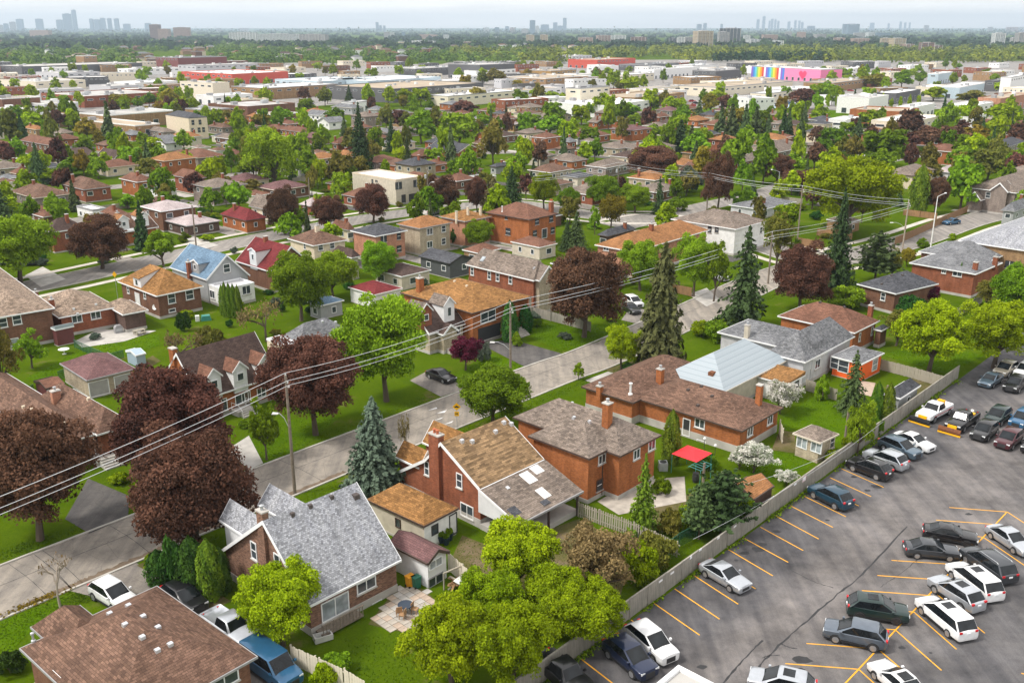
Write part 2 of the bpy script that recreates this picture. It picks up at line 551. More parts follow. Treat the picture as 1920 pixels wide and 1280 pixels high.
def kerb_strip(name, line, d0, d1, h, mat, parent=None):
    a, b = offset_line(line, d0), offset_line(line, d1)
    n = len(a)
    vs = [(q.x, q.y, 0) for q in a] + [(q.x, q.y, h) for q in a] + [(q.x, q.y, h) for q in b] + [(q.x, q.y, 0) for q in b]
    fs = []
    for i in range(n - 1):
        for k in range(3): fs.append((k * n + i, k * n + i + 1, (k + 1) * n + i + 1, (k + 1) * n + i))
    me = mesh(name, vs, fs)
    o = obj(name, me, M[mat], parent)
    if parent is None: o['kind'] = 'structure'
    return o
ROADS = []
def road(name, pts, width, mat='road', kerb=True, walk=None, z=0.012):
    line = smooth_line(pts)
    z += .004 * len(ROADS); kh = .11 + .004 * len(ROADS)
    ROADS.append((line, width / 2))
    rd = strip(name, offset_line(line, -width / 2), offset_line(line, width / 2), z, z, mat)
    if kerb:
        for s in (-1, 1): kerb_strip('kerb', line, s * width / 2, s * (width / 2 + 0.22), kh, 'kerb', rd)
    if walk:
        for s in (-1, 1): kerb_strip('sidewalk', line, s * (width / 2 + walk), s * (width / 2 + walk + 1.5), kh - .06, 'walk', rd)
    return rd
def mid(a, b): return (P(a) + P(b)) / 2
# main street: midpoints between its two kerbs
main_pts = [Vector((-68, 38, 0)), mid((0, 1160), (0, 1062)), mid((133, 1108), (160, 997)), mid((633, 897), (500, 868)), mid((867, 800), (853, 737)), mid((1017, 737), (1057, 662)), mid((1130, 693), (1123, 640)), P((1320, 578)), P((1440, 523)), P((1545, 487))]
main_line = smooth_line(main_pts)
road('street', main_pts, 8.0)
road('side_street', [P(q) for q in [(-160, 590), (0, 550), (130, 523), (262, 494), (400, 465), (540, 437), (700, 408), (830, 392), (960, 382), (1120, 405), (1230, 408)]], 8.5, 'road_far', True, 2.6)
road('cross_street', [P(q) for q in [(1150, 425), (1240, 412), (1330, 440), (1430, 462), (1535, 489), (1640, 470), (1720, 448), (1810, 417), (1900, 395)]], 8.5, 'road_far', True, 2.2)
road('back_street', [P(q) for q in [(1230, 408), (1330, 385), (1420, 365), (1500, 340), (1640, 305), (1760, 285), (1920, 262)]], 8, 'road_far', False)
road('far_street', [P(q) for q in [(-40, 372), (200, 352), (420, 330), (640, 308), (840, 290), (1000, 283), (1300, 262)]], 8, 'road_far', False)

# driveways, patios, bare yards
psheet('driveway', [(165, 897), (243, 930), (240, 968), (168, 1000), (122, 973)], 0.03, 'asphalt_drive')
psheet('driveway', [(133, 1108), (253, 1053), (300, 1085), (443, 1160), (570, 1275), (520, 1330), (330, 1210), (180, 1120)], 0.03, 'asphalt_drive_light')
psheet('driveway', [z2(385, 700), z2(505, 635), z2(705, 742), z2(560, 792)], 0.03, 'asphalt_drive_light')
psheet('driveway', [z2(770, 490), z2(960, 470), z2(1245, 550), z2(1030, 622)], 0.03, 'asphalt_drive')
psheet('driveway', [z1(1275, 1090), z1(1400, 1010), z1(1480, 1165), z1(1400, 1200)], 0.03, 'concrete')
psheet('driveway', [z2(1370, 700), z2(1500, 650), z2(1640, 690), z2(1500, 740)], 0.03, 'concrete')
psheet('driveway', [z1(140, 110), z1(240, 60), z1(370, 130), z1(230, 175)], 0.03, 'concrete')
psheet('driveway', [z1(640, 20), z1(720, 0), z1(850, 60), z1(760, 90)], 0.03, 'asphalt_drive_light')
psheet('driveway', [(1165, 600), (1185, 572), (1235, 590), (1215, 612)], 0.03, 'asphalt_drive_light')
psheet('driveway', [(1290, 552), (1325, 540), (1350, 562), (1325, 575)], 0.03, 'concrete')
psheet('driveway', [m1(1020, 660), m1(1090, 640), m1(1230, 690), m1(1150, 710)], 0.03, 'concrete')
psheet('driveway', [m2(380, 470), m2(460, 455), m2(540, 500), m2(480, 525)], 0.03, 'concrete')
psheet('patio', [z1(420, 480), z1(560, 410), z1(880, 420), z1(700, 480), z1(460, 515)], 0.03, 'concrete')
psheet('patio', [z5(1440, 240), z5(1640, 125), z5(1930, 100), z5(1940, 240), z5(1560, 315)], 0.03, 'paver')
psheet('patio', [z3(1000, 700), z3(1085, 715), z3(1060, 790), z3(985, 770)], 0.03, 'paver_warm')
psheet('bare_yard', [z5(620, 560), z5(680, 430), z5(860, 500), z5(1100, 420), z5(1330, 340), z5(1650, 500), z5(1560, 800), z5(1200, 900), z5(860, 740)], 0.02, 'yard_dirt')
psheet('bare_yard', [z3(545, 980), z3(630, 990), z3(640, 1110), z3(500, 1090)], 0.02, 'yard_dirt')
psheet('bare_yard', [z3(1230, 730), z3(1300, 680), z3(1450, 720), z3(1340, 790)], 0.02, 'yard_dirt')
psheet('bare_yard', [z5(1640, 240), z5(1900, 220), z6(150, 150), z6(0, 330), z5(1750, 420)], 0.02, 'yard_dirt')
psheet('lawn', [z3(560, 900), z3(740, 790), z3(1060, 860), z3(1110, 930), z3(950, 1080), z3(880, 1060), z3(760, 950), z3(580, 980)], 0.016, 'lawn')
psheet('lawn', [z3(1120, 560), z3(1330, 480), z3(1700, 560), z3(1500, 660)], 0.016, 'lawn')
psheet('lawn', [z3(320, 1210), z3(480, 1090), z3(770, 1150), z3(700, 1195), z3(480, 1260)], 0.016, 'lawn')
psheet('lawn', [z1(530, 500), z1(890, 435), z1(900, 500), z1(620, 590)], 0.016, 'lawn')
psheet('lawn', [z1(140, 690), z1(480, 515), z1(600, 570), z1(330, 740)], 0.016, 'lawn')
psheet('lawn', [z2(1050, 380), z2(1580, 390), z2(1450, 480), z2(1250, 535), z2(1080, 470)], 0.016, 'lawn')
psheet('lawn', [z2(640, 660), z2(830, 545), z2(1030, 620), z2(700, 735)], 0.016, 'lawn')
psheet('lawn', [z1(1290, 1070), z1(1560, 920), z1(1920, 900), z1(1700, 1080), z1(1490, 1165)], 0.016, 'lawn')
psheet('lawn', [z4(-40, 930), z4(400, 765), z4(110, 1030), z4(-60, 1300)], 0.016, 'lawn')

psheet('garden_bed', [z1(750, 650), z1(800, 620), z1(910, 640), z1(880, 690), z1(790, 700)], 0.02, 'yard_dirt')
psheet('garden_bed', [z1(800, 590), z1(860, 560), z1(905, 590), z1(850, 620)], 0.024, 'yard_dirt')
psheet('garden_bed', [z2(1480, 640), z2(1640, 590), z2(1780, 660), z2(1600, 680)], 0.02, 'yard_dirt')
psheet('garden_bed', [z4(770, 600), z4(860, 560), z4(1300, 800), z4(1200, 850)], 0.034, 'yard_dirt')

# parking lot
FA, FB = P(z6(0, 690)), P(z3(1540, 700))
FD = (FB - FA).normalized()                      # along the fence, away from the camera
FN = Vector((FD.y, -FD.x, 0))                    # to the right, into the lot
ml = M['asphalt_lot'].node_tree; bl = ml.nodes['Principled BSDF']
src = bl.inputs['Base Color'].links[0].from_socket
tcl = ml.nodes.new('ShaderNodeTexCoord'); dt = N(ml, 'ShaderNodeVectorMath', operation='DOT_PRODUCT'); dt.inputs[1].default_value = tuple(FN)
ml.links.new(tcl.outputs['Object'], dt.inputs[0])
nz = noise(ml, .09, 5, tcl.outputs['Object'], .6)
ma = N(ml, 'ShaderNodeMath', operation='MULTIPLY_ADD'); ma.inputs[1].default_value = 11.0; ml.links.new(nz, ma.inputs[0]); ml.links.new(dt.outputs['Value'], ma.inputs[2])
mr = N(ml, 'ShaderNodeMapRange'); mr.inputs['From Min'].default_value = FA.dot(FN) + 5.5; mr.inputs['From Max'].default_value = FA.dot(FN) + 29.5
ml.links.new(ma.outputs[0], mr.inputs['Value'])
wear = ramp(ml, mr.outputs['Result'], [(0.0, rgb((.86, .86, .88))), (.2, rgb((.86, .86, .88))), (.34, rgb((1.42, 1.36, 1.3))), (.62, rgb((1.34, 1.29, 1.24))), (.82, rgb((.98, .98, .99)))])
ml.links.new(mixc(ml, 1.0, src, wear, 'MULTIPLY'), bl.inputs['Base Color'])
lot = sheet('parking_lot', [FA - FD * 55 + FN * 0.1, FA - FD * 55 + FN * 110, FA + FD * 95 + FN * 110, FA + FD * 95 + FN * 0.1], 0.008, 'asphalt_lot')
def stripe(name, a, b, wd, mat, parent, z=0.014):
    a, b = Vector((a[0], a[1], 0)), Vector((b[0], b[1], 0))
    d = (b - a).normalized()
    n = Vector((-d.y, d.x, 0)) * wd / 2
    return sheet(name, [a - n, b - n, b + n, a + n], z, mat, parent)
# left row: one measured spacing along the fence
row = [((893, 55), (1130, 160)), ((828, 105), (1060, 212)), ((752, 155), (990, 264)), ((680, 208), (918, 325)), ((603, 262), (845, 385)), ((523, 320), (765, 450)), ((437, 383), (678, 515)), ((348, 447), (593, 581)),
       ((255, 508), (507, 657)), ((160, 580), (410, 730)), ((60, 653), (312, 816)), ((-45, 730), (207, 900)), ((-160, 812), (95, 990)), ((-290, 905), (-45, 1090)), ((-430, 1005), (-180, 1195)), ((-590, 1110), (-330, 1310))]
for a, b in row: stripe('stall_line', P(z6(*a)), P(z6(*b)), 0.11, 'paint_yellow', lot)
for a, b in [((1500, 273), (1825, 298)), ((1425, 344), (1757, 368)), ((1560, 425), (1690, 440)), ((1380, 505), (1620, 515)), ((1175, 570), (1560, 595)), ((1095, 655), (1485, 682)), ((1008, 740), (1400, 768)), ((930, 840), (1300, 860)), ((850, 940), (1200, 960)),
             ((696, 1037), (1100, 1068)), ((578, 1150), (990, 1182))]:
    stripe('stall_line', P(z6(*a)), P(z6(*b)), 0.11, 'paint_yellow', lot)
for a, b in [((1825, 298), (2060, 450)), ((1690, 440), (1990, 645)), ((1560, 590), (1800, 760)), ((1410, 745), (1700, 980)), ((1300, 860), (1540, 1070)), ((1195, 960), (1455, 1188)), ((1100, 1070), (1370, 1300)), ((990, 1182), (1250, 1420)),
             ((1905, 1205), (1990, 1225))]:
    stripe('stall_line', P(z6(*a)), P(z6(*b)), 0.11, 'paint_yellow', lot, 0.019)
stripe('stall_line', P(z6(1825, 298)), P(z6(760, 1425)), 0.11, 'paint_yellow', lot, 0.024)
# tar seams and oil spots
random.seed(5)
def seam(pts, wd):
    line = smooth_line(pts, 10)
    line = [q + Vector((random.uniform(-.05, .05), random.uniform(-.05, .05), 0)) for q in line]
    wds = [wd * random.uniform(0.4, 1.5) for _ in line]
    nn = len(line)
    vs = []
    for i, q in enumerate(line):
        t_ = (line[min(i + 1, nn - 1)] - line[max(i - 1, 0)]).normalized()
        s = Vector((-t_.y, t_.x, 0)) * wds[i] / 2
        vs += [(q.x - s.x, q.y - s.y, 0.0105), (q.x + s.x, q.y + s.y, 0.0105)]
    me = mesh('tar_seam', vs, [(2 * i, 2 * i + 1, 2 * i + 3, 2 * i + 2) for i in range(nn - 1)])
    if me.polygons[0].normal.z < 0: me.flip_normals()
    obj('tar_seam', me, M['tar'], lot)
seam([P(z6(*q)) for q in [(340, 1290), (480, 1110), (700, 910), (860, 770), (1010, 650), (1260, 380)]], 0.13)
seam([P(z6(*q)) for q in [(200, 1290), (330, 1140), (450, 1020)]], 0.16)
seam([P(z6(*q)) for q in [(560, 1040), (600, 1060), (640, 1065)]], 0.1)
seam([P(z6(*q)) for q in [(600, 620), (740, 690), (850, 725)]], 0.08)
seam([P(z6(*q)) for q in [(450, 1120), (480, 1105), (545, 1105)]], 0.09)
seam([P(z6(*q)) for q in [(1110, 720), (1220, 650), (1330, 560)]], 0.06)
for (x, y, r) in [(675, 1130, .75), (665, 1182, .3), (1093, 155, .7), (1040, 178, .4), (345, 530, .5), (425, 510, .7), (300, 570, .25), (530, 408, .45), (1235, 1060, .3), (1610, 310, .35), (1395, 1090, .16), (815, 345, .25), (960, 100, .35), (1195, 880, .25), (450, 480, .5), (1625, 980, .3), (110, 1170, .4)]:
    c = P(z6(x, y))
    k = random.random() * 6
    sheet('oil_stain', [c + Vector((math.cos(k + a * .523) * r * random.uniform(.6, 1.1), math.sin(k + a * .523) * r * random.uniform(.45, .8), 0)) for a in range(12)], 0.0115, 'tar', lot)
# street arrows of the speed hump
st = [o for o in scene.objects if o.name == 'street'][0]
for tri in [((487, 868), (535, 850), (540, 858)), ((538, 884), (595, 864), (580, 880)), ((520, 925), (575, 905), (560, 915)), ((577, 947), (632, 925), (620, 937))]:
    sheet('road_arrow', [P(z2(*q)) for q in tri], 0.018, 'paint_white', st)
# cracks and dirt along the street
def road_seam(pts, wd, mat='tar'):
    line = smooth_line(pts, 8)
    nn = len(line); vs = []
    for i, q in enumerate(line):
        t_ = (line[min(i + 1, nn - 1)] - line[max(i - 1, 0)]).normalized()
        s = Vector((-t_.y, t_.x, 0)) * wd * random.uniform(.5, 1.4) / 2
        vs += [(q.x - s.x, q.y - s.y, 0.016), (q.x + s.x, q.y + s.y, 0.016)]
    me = mesh('road_seam', vs, [(2 * i, 2 * i + 1, 2 * i + 3, 2 * i + 2) for i in range(nn - 1)])
    if me.polygons[0].normal.z < 0: me.flip_normals()
    obj('road_seam', me, M[mat], st)
plain('road_dirt', (0.15, 0.11, 0.075), 0.95, 0.3, 2)
road_seam(offset_line(main_line[6:60], -0.9), 0.06)
for k in range(3, 60, 3):
    a, b = offset_line(main_line, -3.9)[k], offset_line(main_line, 3.9)[k]
    road_seam([a, (a + b) / 2 + Vector((0.1, 0.1, 0)), b], 0.05)
road_seam(offset_line(main_line[8:26], 3.6), 0.7, 'road_dirt')
# ================================================================ houses
AZ = 43.0
FOOT = []
def solve_len(F, dirv, u):
    """length along dirv from F (3D point) at which the point falls on photo column u"""
    k = (u - 960) / FPX
    D0 = F[1] * CP - (F[2] - CAM_H) * SP
    den = dirv[0] - k * dirv[1] * CP
    return (k * D0 - F[0]) / den
class Block:
    def __init__(s, house, origin, az, x0, x1, y0, y1, he, rise, roof, wall, roofm, ov, fascia, base, prof, ridge, hipk, th, zb):
        s.h = house; s.az = az; s.he = he; s.rise = rise; s.kind = roof
        s.o = Vector((origin[0], origin[1], 0)); s.rz = R(90 - az)
        s.xh = Vector((math.sin(R(az)), math.cos(R(az)), 0)); s.yh = Vector((-s.xh.y, s.xh.x, 0))
        s.x0, s.x1, s.y0, s.y1 = x0, x1, y0, y1
        s.ov = ov; s.prof = prof; s.ridge = ridge; s.hipk = hipk
        s.loc = s.o - house.root.location
        wm, rm, fm = M[wall], M[roofm], M[fascia]
        wx0, wx1, wy0, wy1 = x0 + ov, x1 - ov, y0 + ov, y1 - ov
        cx_, cy_ = (x0 + x1) / 2, (y0 + y1) / 2
        FOOT.append((s.o + s.xh * cx_ + s.yh * cy_, math.hypot(x1 - x0, y1 - y0) / 2, max(x1 - x0, y1 - y0) / 2, s, roofm, wall))
        s.w = (wx0, wx1, wy0, wy1)
        lx, ly = x1 - x0, y1 - y0
        pt = lambda nm, mb, mt: mb.build(nm, mt, house.root, s.loc, s.rz)
        if roof == 'flat':
            s.wallo = pt('wall', MB().box(wx0, wx1, wy0, wy1, zb, he + 0.02), wm)
            s.roofo = pt('roof', MB().box(wx0 + .25, wx1 - .25, wy0 + .25, wy1 - .25, he + .021, he + 0.08), rm)
            pt('parapet', MB().ring(wx0 - .04, wx1 + .04, wy0 - .04, wy1 + .04, he, he + max(rise, .3), .3), fm)
        elif roof in ('hip', 'shed'):
            s.wallo = pt('wall', MB().box(wx0, wx1, wy0, wy1, zb, he - 0.03), wm)
            mb = MB()
            if roof == 'shed':
                z = {'x': (rise, 0, 0, rise), '-x': (0, rise, rise, 0), 'y': (rise, rise, 0, 0), '-y': (0, 0, rise, rise)}[ridge]
                mb.add([(x0, y0, he), (x1, y0, he), (x1, y1, he), (x0, y1, he)] + [(x, y, he + .12 + q) for (x, y), q in zip([(x0, y0), (x1, y0), (x1, y1), (x0, y1)], z)],
                       [(0, 3, 2, 1), (4, 5, 6, 7), (0, 1, 5, 4), (1, 2, 6, 5), (2, 3, 7, 6), (3, 0, 4, 7)])
            else:
                rx = ridge == 'x' or (ridge is None and lx >= ly)
                hk = hipk
                ym, xm = (y0 + y1) / 2, (x0 + x1) / 2
                if rx:
                    d = min(ly / 2 * hk, lx / 2 - .05)
                    r0, r1 = (x0 + d, ym, he + rise), (x1 - d, ym, he + rise)
                    fs = [(0, 1, 5, 4), (1, 2, 5), (2, 3, 4, 5), (3, 0, 4)]
                else:
                    d = min(lx / 2 * hk, ly / 2 - .05)
                    r0, r1 = (xm, y0 + d, he + rise), (xm, y1 - d, he + rise)
                    fs = [(0, 1, 4), (1, 2, 5, 4), (2, 3, 5), (3, 0, 4, 5)]
                s.rx, s.d = rx, d
                mb.add([(x0, y0, he), (x1, y0, he), (x1, y1, he), (x0, y1, he), r0, r1], fs + [(0, 3, 2, 1)])
            s.roofo = pt('roof', mb, rm)
            pt('fascia', MB().ring(x0 - .03, x1 + .03, y0 - .03, y1 + .03, he - .16, he + .02, .1), fm)
        else:                                      # gable: profile across the ridge
            if prof is None:
                c0, c1 = (y0, y1) if ridge == 'x' else (x0, x1)
                s.prof = prof = [(c0, he), ((c0 + c1) / 2, he + rise), (c1, he)]
            a0, a1 = (x0, x1) if ridge == 'x' else (y0, y1)
            top = prof
            poly = list(top) + [(c, z - th) for c, z in reversed(top)]
            s.roofo = pt('roof', MB().prism(poly, ridge, a0, a1), rm)
            c0, c1 = top[0][0] + ov, top[-1][0] - ov
            inner = [(c, z - th - .01) for c, z in top if c0 < c < c1]
            f = lambda c: s.prof_z(c) - th - .01
            wp = [(c0, zb), (c1, zb), (c1, f(c1))] + inner[::-1] + [(c0, f(c0))]
            s.wallo = pt('wall', MB().prism(wp, ridge, a0 + ov, a1 - ov), wm)
            bt = .16
            bp = [(c, z + .03) for c, z in top] + [(c, z - th - bt) for c, z in reversed(top)]
            for e, g in ((a0 - .05, a0 - .003), (a1 + .003, a1 + .05)):
                pt('bargeboard', MB().prism(bp, ridge, e, g), fm)
            for c, z in (top[0], top[-1]):
                c_a, c_b = (c - .1, c - .004) if c == top[0][0] else (c + .004, c + .1)
                q = MB().prism([(c_a, z - th - .03), (c_b, z - th - .03), (c_b, z - th + .14), (c_a, z - th + .14)], ridge, a0, a1)
                pt('gutter', q, fm)
        if base and zb < 0.5:
            if roof == 'gable' and prof:
                if ridge == 'x': wy0, wy1 = prof[0][0] + ov, prof[-1][0] - ov
                else: wx0, wx1 = prof[0][0] + ov, prof[-1][0] - ov
            pt('foundation', MB().ring(wx0 - .05, wx1 + .05, wy0 - .05, wy1 + .05, 0, base, .12), M['concrete'])
    def prof_z(s, c):
        pr = s.prof
        for (a, za), (b, zb) in zip(pr, pr[1:]):
            if c <= b: return za + (zb - za) * (c - a) / (b - a)
        return pr[-1][1]
    def roof_h(s, x, y):
        if not (s.x0 <= x <= s.x1 and s.y0 <= y <= s.y1): return -1
        if s.kind == 'flat': return s.he + .08
        if s.kind == 'shed': return s.he + .12 + s.rise * .5
        if s.kind == 'gable': return s.prof_z(y if s.ridge == 'x' else x)
        if s.rx:
            a = min(y - s.y0, s.y1 - y) / ((s.y1 - s.y0) / 2); b = min(x - s.x0, s.x1 - x) / s.d
        else:
            a = min(x - s.x0, s.x1 - x) / ((s.x1 - s.x0) / 2); b = min(y - s.y0, s.y1 - y) / s.d
        return s.he + s.rise * min(a, b, 1)
    def lray(s, px):
        d = Vector(ray(px)); o = Vector(CAM) - s.o
        return Vector((o.dot(s.xh), o.dot(s.yh), o.z)), Vector((d.dot(s.xh), d.dot(s.yh), d.z))
    def on_roof(s, px):
        o, d = s.lray(px)
        t0 = (s.he + s.rise + 3 - o.z) / d.z; t1_ = (0 - o.z) / d.z
        n = 500
        for i in range(n):
            t = t0 + (t1_ - t0) * i / n
            q = o + d * t
            h = s.roof_h(q.x, q.y)
            if h > q.z: return Vector((q.x, q.y, h))
        t = (s.he - o.z) / d.z
        q = o + d * t
        return Vector((min(max(q.x, s.x0 + .3), s.x1 - .3), min(max(q.y, s.y0 + .3), s.y1 - .3), s.he + .3))
    def on_face(s, face, px):
        o, d = s.lray(px)
        wx0, wx1, wy0, wy1 = s.w
        if s.kind == 'gable' and s.ridge == 'x': wy0, wy1 = s.prof[0][0] + s.ov, s.prof[-1][0] - s.ov
        if s.kind == 'gable' and s.ridge == 'y': wx0, wx1 = s.prof[0][0] + s.ov, s.prof[-1][0] - s.ov
        if face == 'R': t = (wy0 - o.y) / d.y
        else: t = (wx0 - o.x) / d.x
        q = o + d * t
        return q
    def vent(s, px, mat='metal_vent', w_=.32, h_=.2):
        q = s.on_roof(px)
        o = MB().prism([(-w_ / 2, -.25), (w_ / 2, -.25), (w_ / 2, h_ * .8), (w_ / 2 - .05, h_), (-w_ / 2 + .05, h_), (-w_ / 2, h_ * .8)], 'x', -w_ / 2, w_ / 2).build('roof_vent', M[mat], s.roofo, q)
        return o
    def pipe(s, px, mat='galv', r=.08, h_=.7):
        q = s.on_roof(px)
        return MB().lathe([(r * 2.2, -.2), (r * 2, .06), (r, .1), (r, h_), (r * 1.7, h_ + .02), (r * 1.7, h_ + .14), (r * .6, h_ + .2)], 10).build('vent_pipe', M[mat], s.roofo, q)
    def skylight(s, px, w_, l_, mat='pane_light'):
        """flat panel lying in the slope"""
        q = s.on_roof(px)
        e = .15
        nx = Vector((1, 0, (s.roof_h(q.x + e, q.y) - s.roof_h(q.x - e, q.y)) / (2 * e)))
        ny = Vector((0, 1, (s.roof_h(q.x, q.y + e) - s.roof_h(q.x, q.y - e)) / (2 * e)))
        nx.normalize(); n = nx.cross(ny).normalized(); ny = n.cross(nx)
        vs = []
        for z in (-.05, .09):
            for a, b in ((-1, -1), (1, -1), (1, 1), (-1, 1)): vs.append(q + nx * a * w_ / 2 + ny * b * l_ / 2 + n * z)
        return MB().add(vs, [(0, 3, 2, 1), (4, 5, 6, 7), (0, 1, 5, 4), (1, 2, 6, 5), (2, 3, 7, 6), (3, 0, 4, 7)]).build('skylight', M[mat], s.roofo)
    def chim(s, px, topv, w_=.7, d_=.7, mat='br_red', cap='concrete', flue=True, z0=None, pots=1):
        q = s.on_roof(px) if z0 is None else s.on_face('L', px)
        wpt = s.o + s.xh * q.x + s.yh * q.y
        depth = wpt.y
        ztop = at_depth((px[0], topv), depth).z
        zb = q.z - .9 if z0 is None else z0
        ztop = max(ztop, q.z + .5)
        c = MB().box(q.x - w_ / 2, q.x + w_ / 2, q.y - d_ / 2, q.y + d_ / 2, zb, ztop).build('chimney', M[mat], s.h.root, s.loc, s.rz)
        MB().box(q.x - w_ / 2 - .06, q.x + w_ / 2 + .06, q.y - d_ / 2 - .06, q.y + d_ / 2 + .06, ztop + .002, ztop + .12).build('cap', M[cap], c)
        if flue:
            for k in range(pots):
                oy = (k - (pots - 1) / 2) * .42
                MB().lathe([(.13, 0), (.13, .32), (.2, .34), (.2, .4), (.1, .45)], 8).build('flue', M['galv' if pots == 1 else 'terracotta'], c, (q.x, q.y + oy, ztop + .11))
        return c
    def win(s, face, px, w_, h_, frame='white_trim', pane='pane', sill=True, mull=1, trans=False, kind='window'):
        q = s.on_face(face, px)
        f = s.h.winmesh(w_, h_, face)
        loc = s.loc + Matrix.Rotation(s.rz, 3, 'Z') @ q
        o = obj(kind, f[0], M[frame], s.h.root, loc, s.rz)
        if frame != 'white_trim':
            o.data = f[0].copy(); o.data.materials.clear(); o.data.materials.append(M[frame])
        pn = obj('pane', f[1], M['pane'], o)
        if pane != 'pane':
            pn.data = f[1].copy(); pn.data.materials.clear(); pn.data.materials.append(M[pane])
        if mull: obj('mullion', f[2], M['white_trim'], o)
        if sill: obj('sill', f[3], M['concrete'], o)
        return o
    def door(s, face, px, w_, h_, mat='door_brown', frame='white_trim', name='door', ground=True):
        q = s.on_face(face, px)
        if ground: q.z = h_ / 2 + .15
        loc = s.loc + Matrix.Rotation(s.rz, 3, 'Z') @ q
        f = s.h.winmesh(w_, h_, face)
        me = f[0].copy(); me.materials.clear(); me.materials.append(M[frame])
        o = obj(name, me, None, s.h.root, loc, s.rz)
        pm = f[1].copy(); pm.materials.clear(); pm.materials.append(M[mat])
        obj('door_panel', pm, None, o)
        return o
WINCACHE = {}
class House:
    n = 0
    def __init__(s, name, label, cat='house', group=None):
        s.root = thing(name, label, cat, (0, 0, 0), 0, group)
        s.first = None
    def winmesh(s, w_, h_, face):
        k = (round(w_, 2), round(h_, 2), face)
        if k in WINCACHE: return WINCACHE[k]
        def tr(mb, nm):
            vs = [((x, y, z) if face == 'R' else (y, -x, z)) for x, y, z in mb.v]
            return mesh(nm, vs, mb.f)
        t = .09
        r = MB().ring(-w_ / 2, w_ / 2, -h_ / 2, h_ / 2, -.03, .07, t)   # made in xy, then stood up
        r.v = [(x, -z, y) for x, y, z in r.v]
        fr = tr(r, 'window')
        pb = MB().box(-w_ / 2 + t - .01, w_ / 2 - t + .01, -.025, .02, -h_ / 2 + t - .01, h_ / 2 - t + .01)
        pn = tr(pb, 'pane')
        if w_ >= h_:
            mb = MB().box(-.04, .04, -.055, -.026, -h_ / 2 + t, h_ / 2 - t)
        else:
            mb = MB().box(-w_ / 2 + t, w_ / 2 - t, -.055, -.026, -.035, .035)
        mu = tr(mb, 'mullion')
        si = tr(MB().box(-w_ / 2 - .08, w_ / 2 + .08, -.14, 0.05, -h_ / 2 - .1, -h_ / 2 - .004), 'sill')
        for me, mt in ((fr, 'white_trim'), (pn, 'pane'), (mu, 'white_trim'), (si, 'concrete')): me.materials.append(M[mt])
        WINCACHE[k] = (fr, pn, mu, si)
        return WINCACHE[k]
    def px_rect(s, F, L, Rr, he, az):
        Fw = P(F, he)
        if az is None:
            Rw = P(Rr, he); d = Rw - Fw
            az = math.degrees(math.atan2(d.x, d.y))
        xh = (math.sin(R(az)), math.cos(R(az)), 0); yh = (-xh[1], xh[0], 0)
        ru = Rr[0] if isinstance(Rr, tuple) else Rr
        lu = L[0] if isinstance(L, tuple) else L
        return Fw, az, solve_len(Fw, xh, ru), solve_len(Fw, yh, lu)
    def block(s, F, L, Rr, he, rise=1.8, roof='hip', wall='br_red', roofm='sh_brown', az=AZ, ov=.42, fascia='white_trim', base=.45, ridge=None, hipk=1.0, th=.16, gprof=None, zb=0.0):
        Fw, az, lx, ly = s.px_rect(F, L, Rr, he, az)
        lx, ly = max(lx, 1.2), max(ly, 1.2)
        return s._mk(Fw, az, 0, lx, 0, ly, he, rise, roof, wall, roofm, ov, fascia, base, ridge, hipk, th, gprof, zb)
    def local(s, b, x0, x1, y0, y1, he, rise=1.5, roof='hip', wall='br_red', roofm='sh_brown', ov=.35, fascia='white_trim', base=.45, ridge=None, hipk=1.0, th=.16, prof=None, zb=0.0):
        return s._mk(b.o, b.az, x0, x1, y0, y1, he, rise, roof, wall, roofm, ov, fascia, base, ridge, hipk, th, None, zb, prof)
    def _mk(s, Fw, az, x0, x1, y0, y1, he, rise, roof, wall, roofm, ov, fascia, base, ridge, hipk, th, gprof, zb, prof=None):
        if s.first is None:
            s.root.location = (Fw[0], Fw[1], 0)
        if roof == 'gable' and ridge is None: ridge = 'x'
        if gprof:                                    # photo points lying in the visible gable plane
            xh = Vector((math.sin(R(az)), math.cos(R(az)), 0)); yh = Vector((-xh.y, xh.x, 0))
            prof = []
            o = Vector(CAM) - Vector((Fw[0], Fw[1], 0))
            for q in gprof:
                d = Vector(ray(q))
                if ridge == 'x':
                    t = -o.dot(xh) / d.dot(xh); c = (o + d * t).dot(yh)
                else:
                    t = -o.dot(yh) / d.dot(yh); c = (o + d * t).dot(xh)
                prof.append((c, (o + d * t).z))
            if ridge == 'x': y0, y1 = prof[0][0], prof[-1][0]
            else: x0, x1 = prof[0][0], prof[-1][0]
            rise = max(z for _, z in prof) - he
        b = Block(s, Fw, az, x0, x1, y0, y1, he, rise, roof, wall, roofm, ov, fascia, base, prof, ridge, hipk, th, zb)
        if s.first is None: s.first = b
        return b
    def extra(s, name, mb, mat, b=None, smooth=False):
        b = b or s.first
        return mb.build(name, M[mat], s.root, b.loc, b.rz, smooth)
def autowins(b, sto=1, rng=random, faces='RL'):
    wx0, wx1, wy0, wy1 = b.w
    for f in faces:
        L_ = (wx1 - wx0) if f == 'R' else (wy1 - wy0)
        n = max(1, int(L_ / 3.4))
        for k in range(n):
            sft = (k + .5 + rng.uniform(-.12, .12)) * L_ / n
            for st_ in range(sto):
                z = (b.he - 1.25) - st_ * 2.7
                if z < .9: continue
                w_, h_ = rng.choice([(1.2, 1.1), (.9, 1.1), (1.6, 1.2)])
                q = Vector((wx0 + sft, wy0, z)) if f == 'R' else Vector((wx0, wy0 + sft, z))
                fm = b.h.winmesh(w_, h_, f)
                loc = b.loc + Matrix.Rotation(b.rz, 3, 'Z') @ q
                o = obj('window', fm[0], None, b.h.root, loc, b.rz)
                obj('pane', fm[1], None, o)
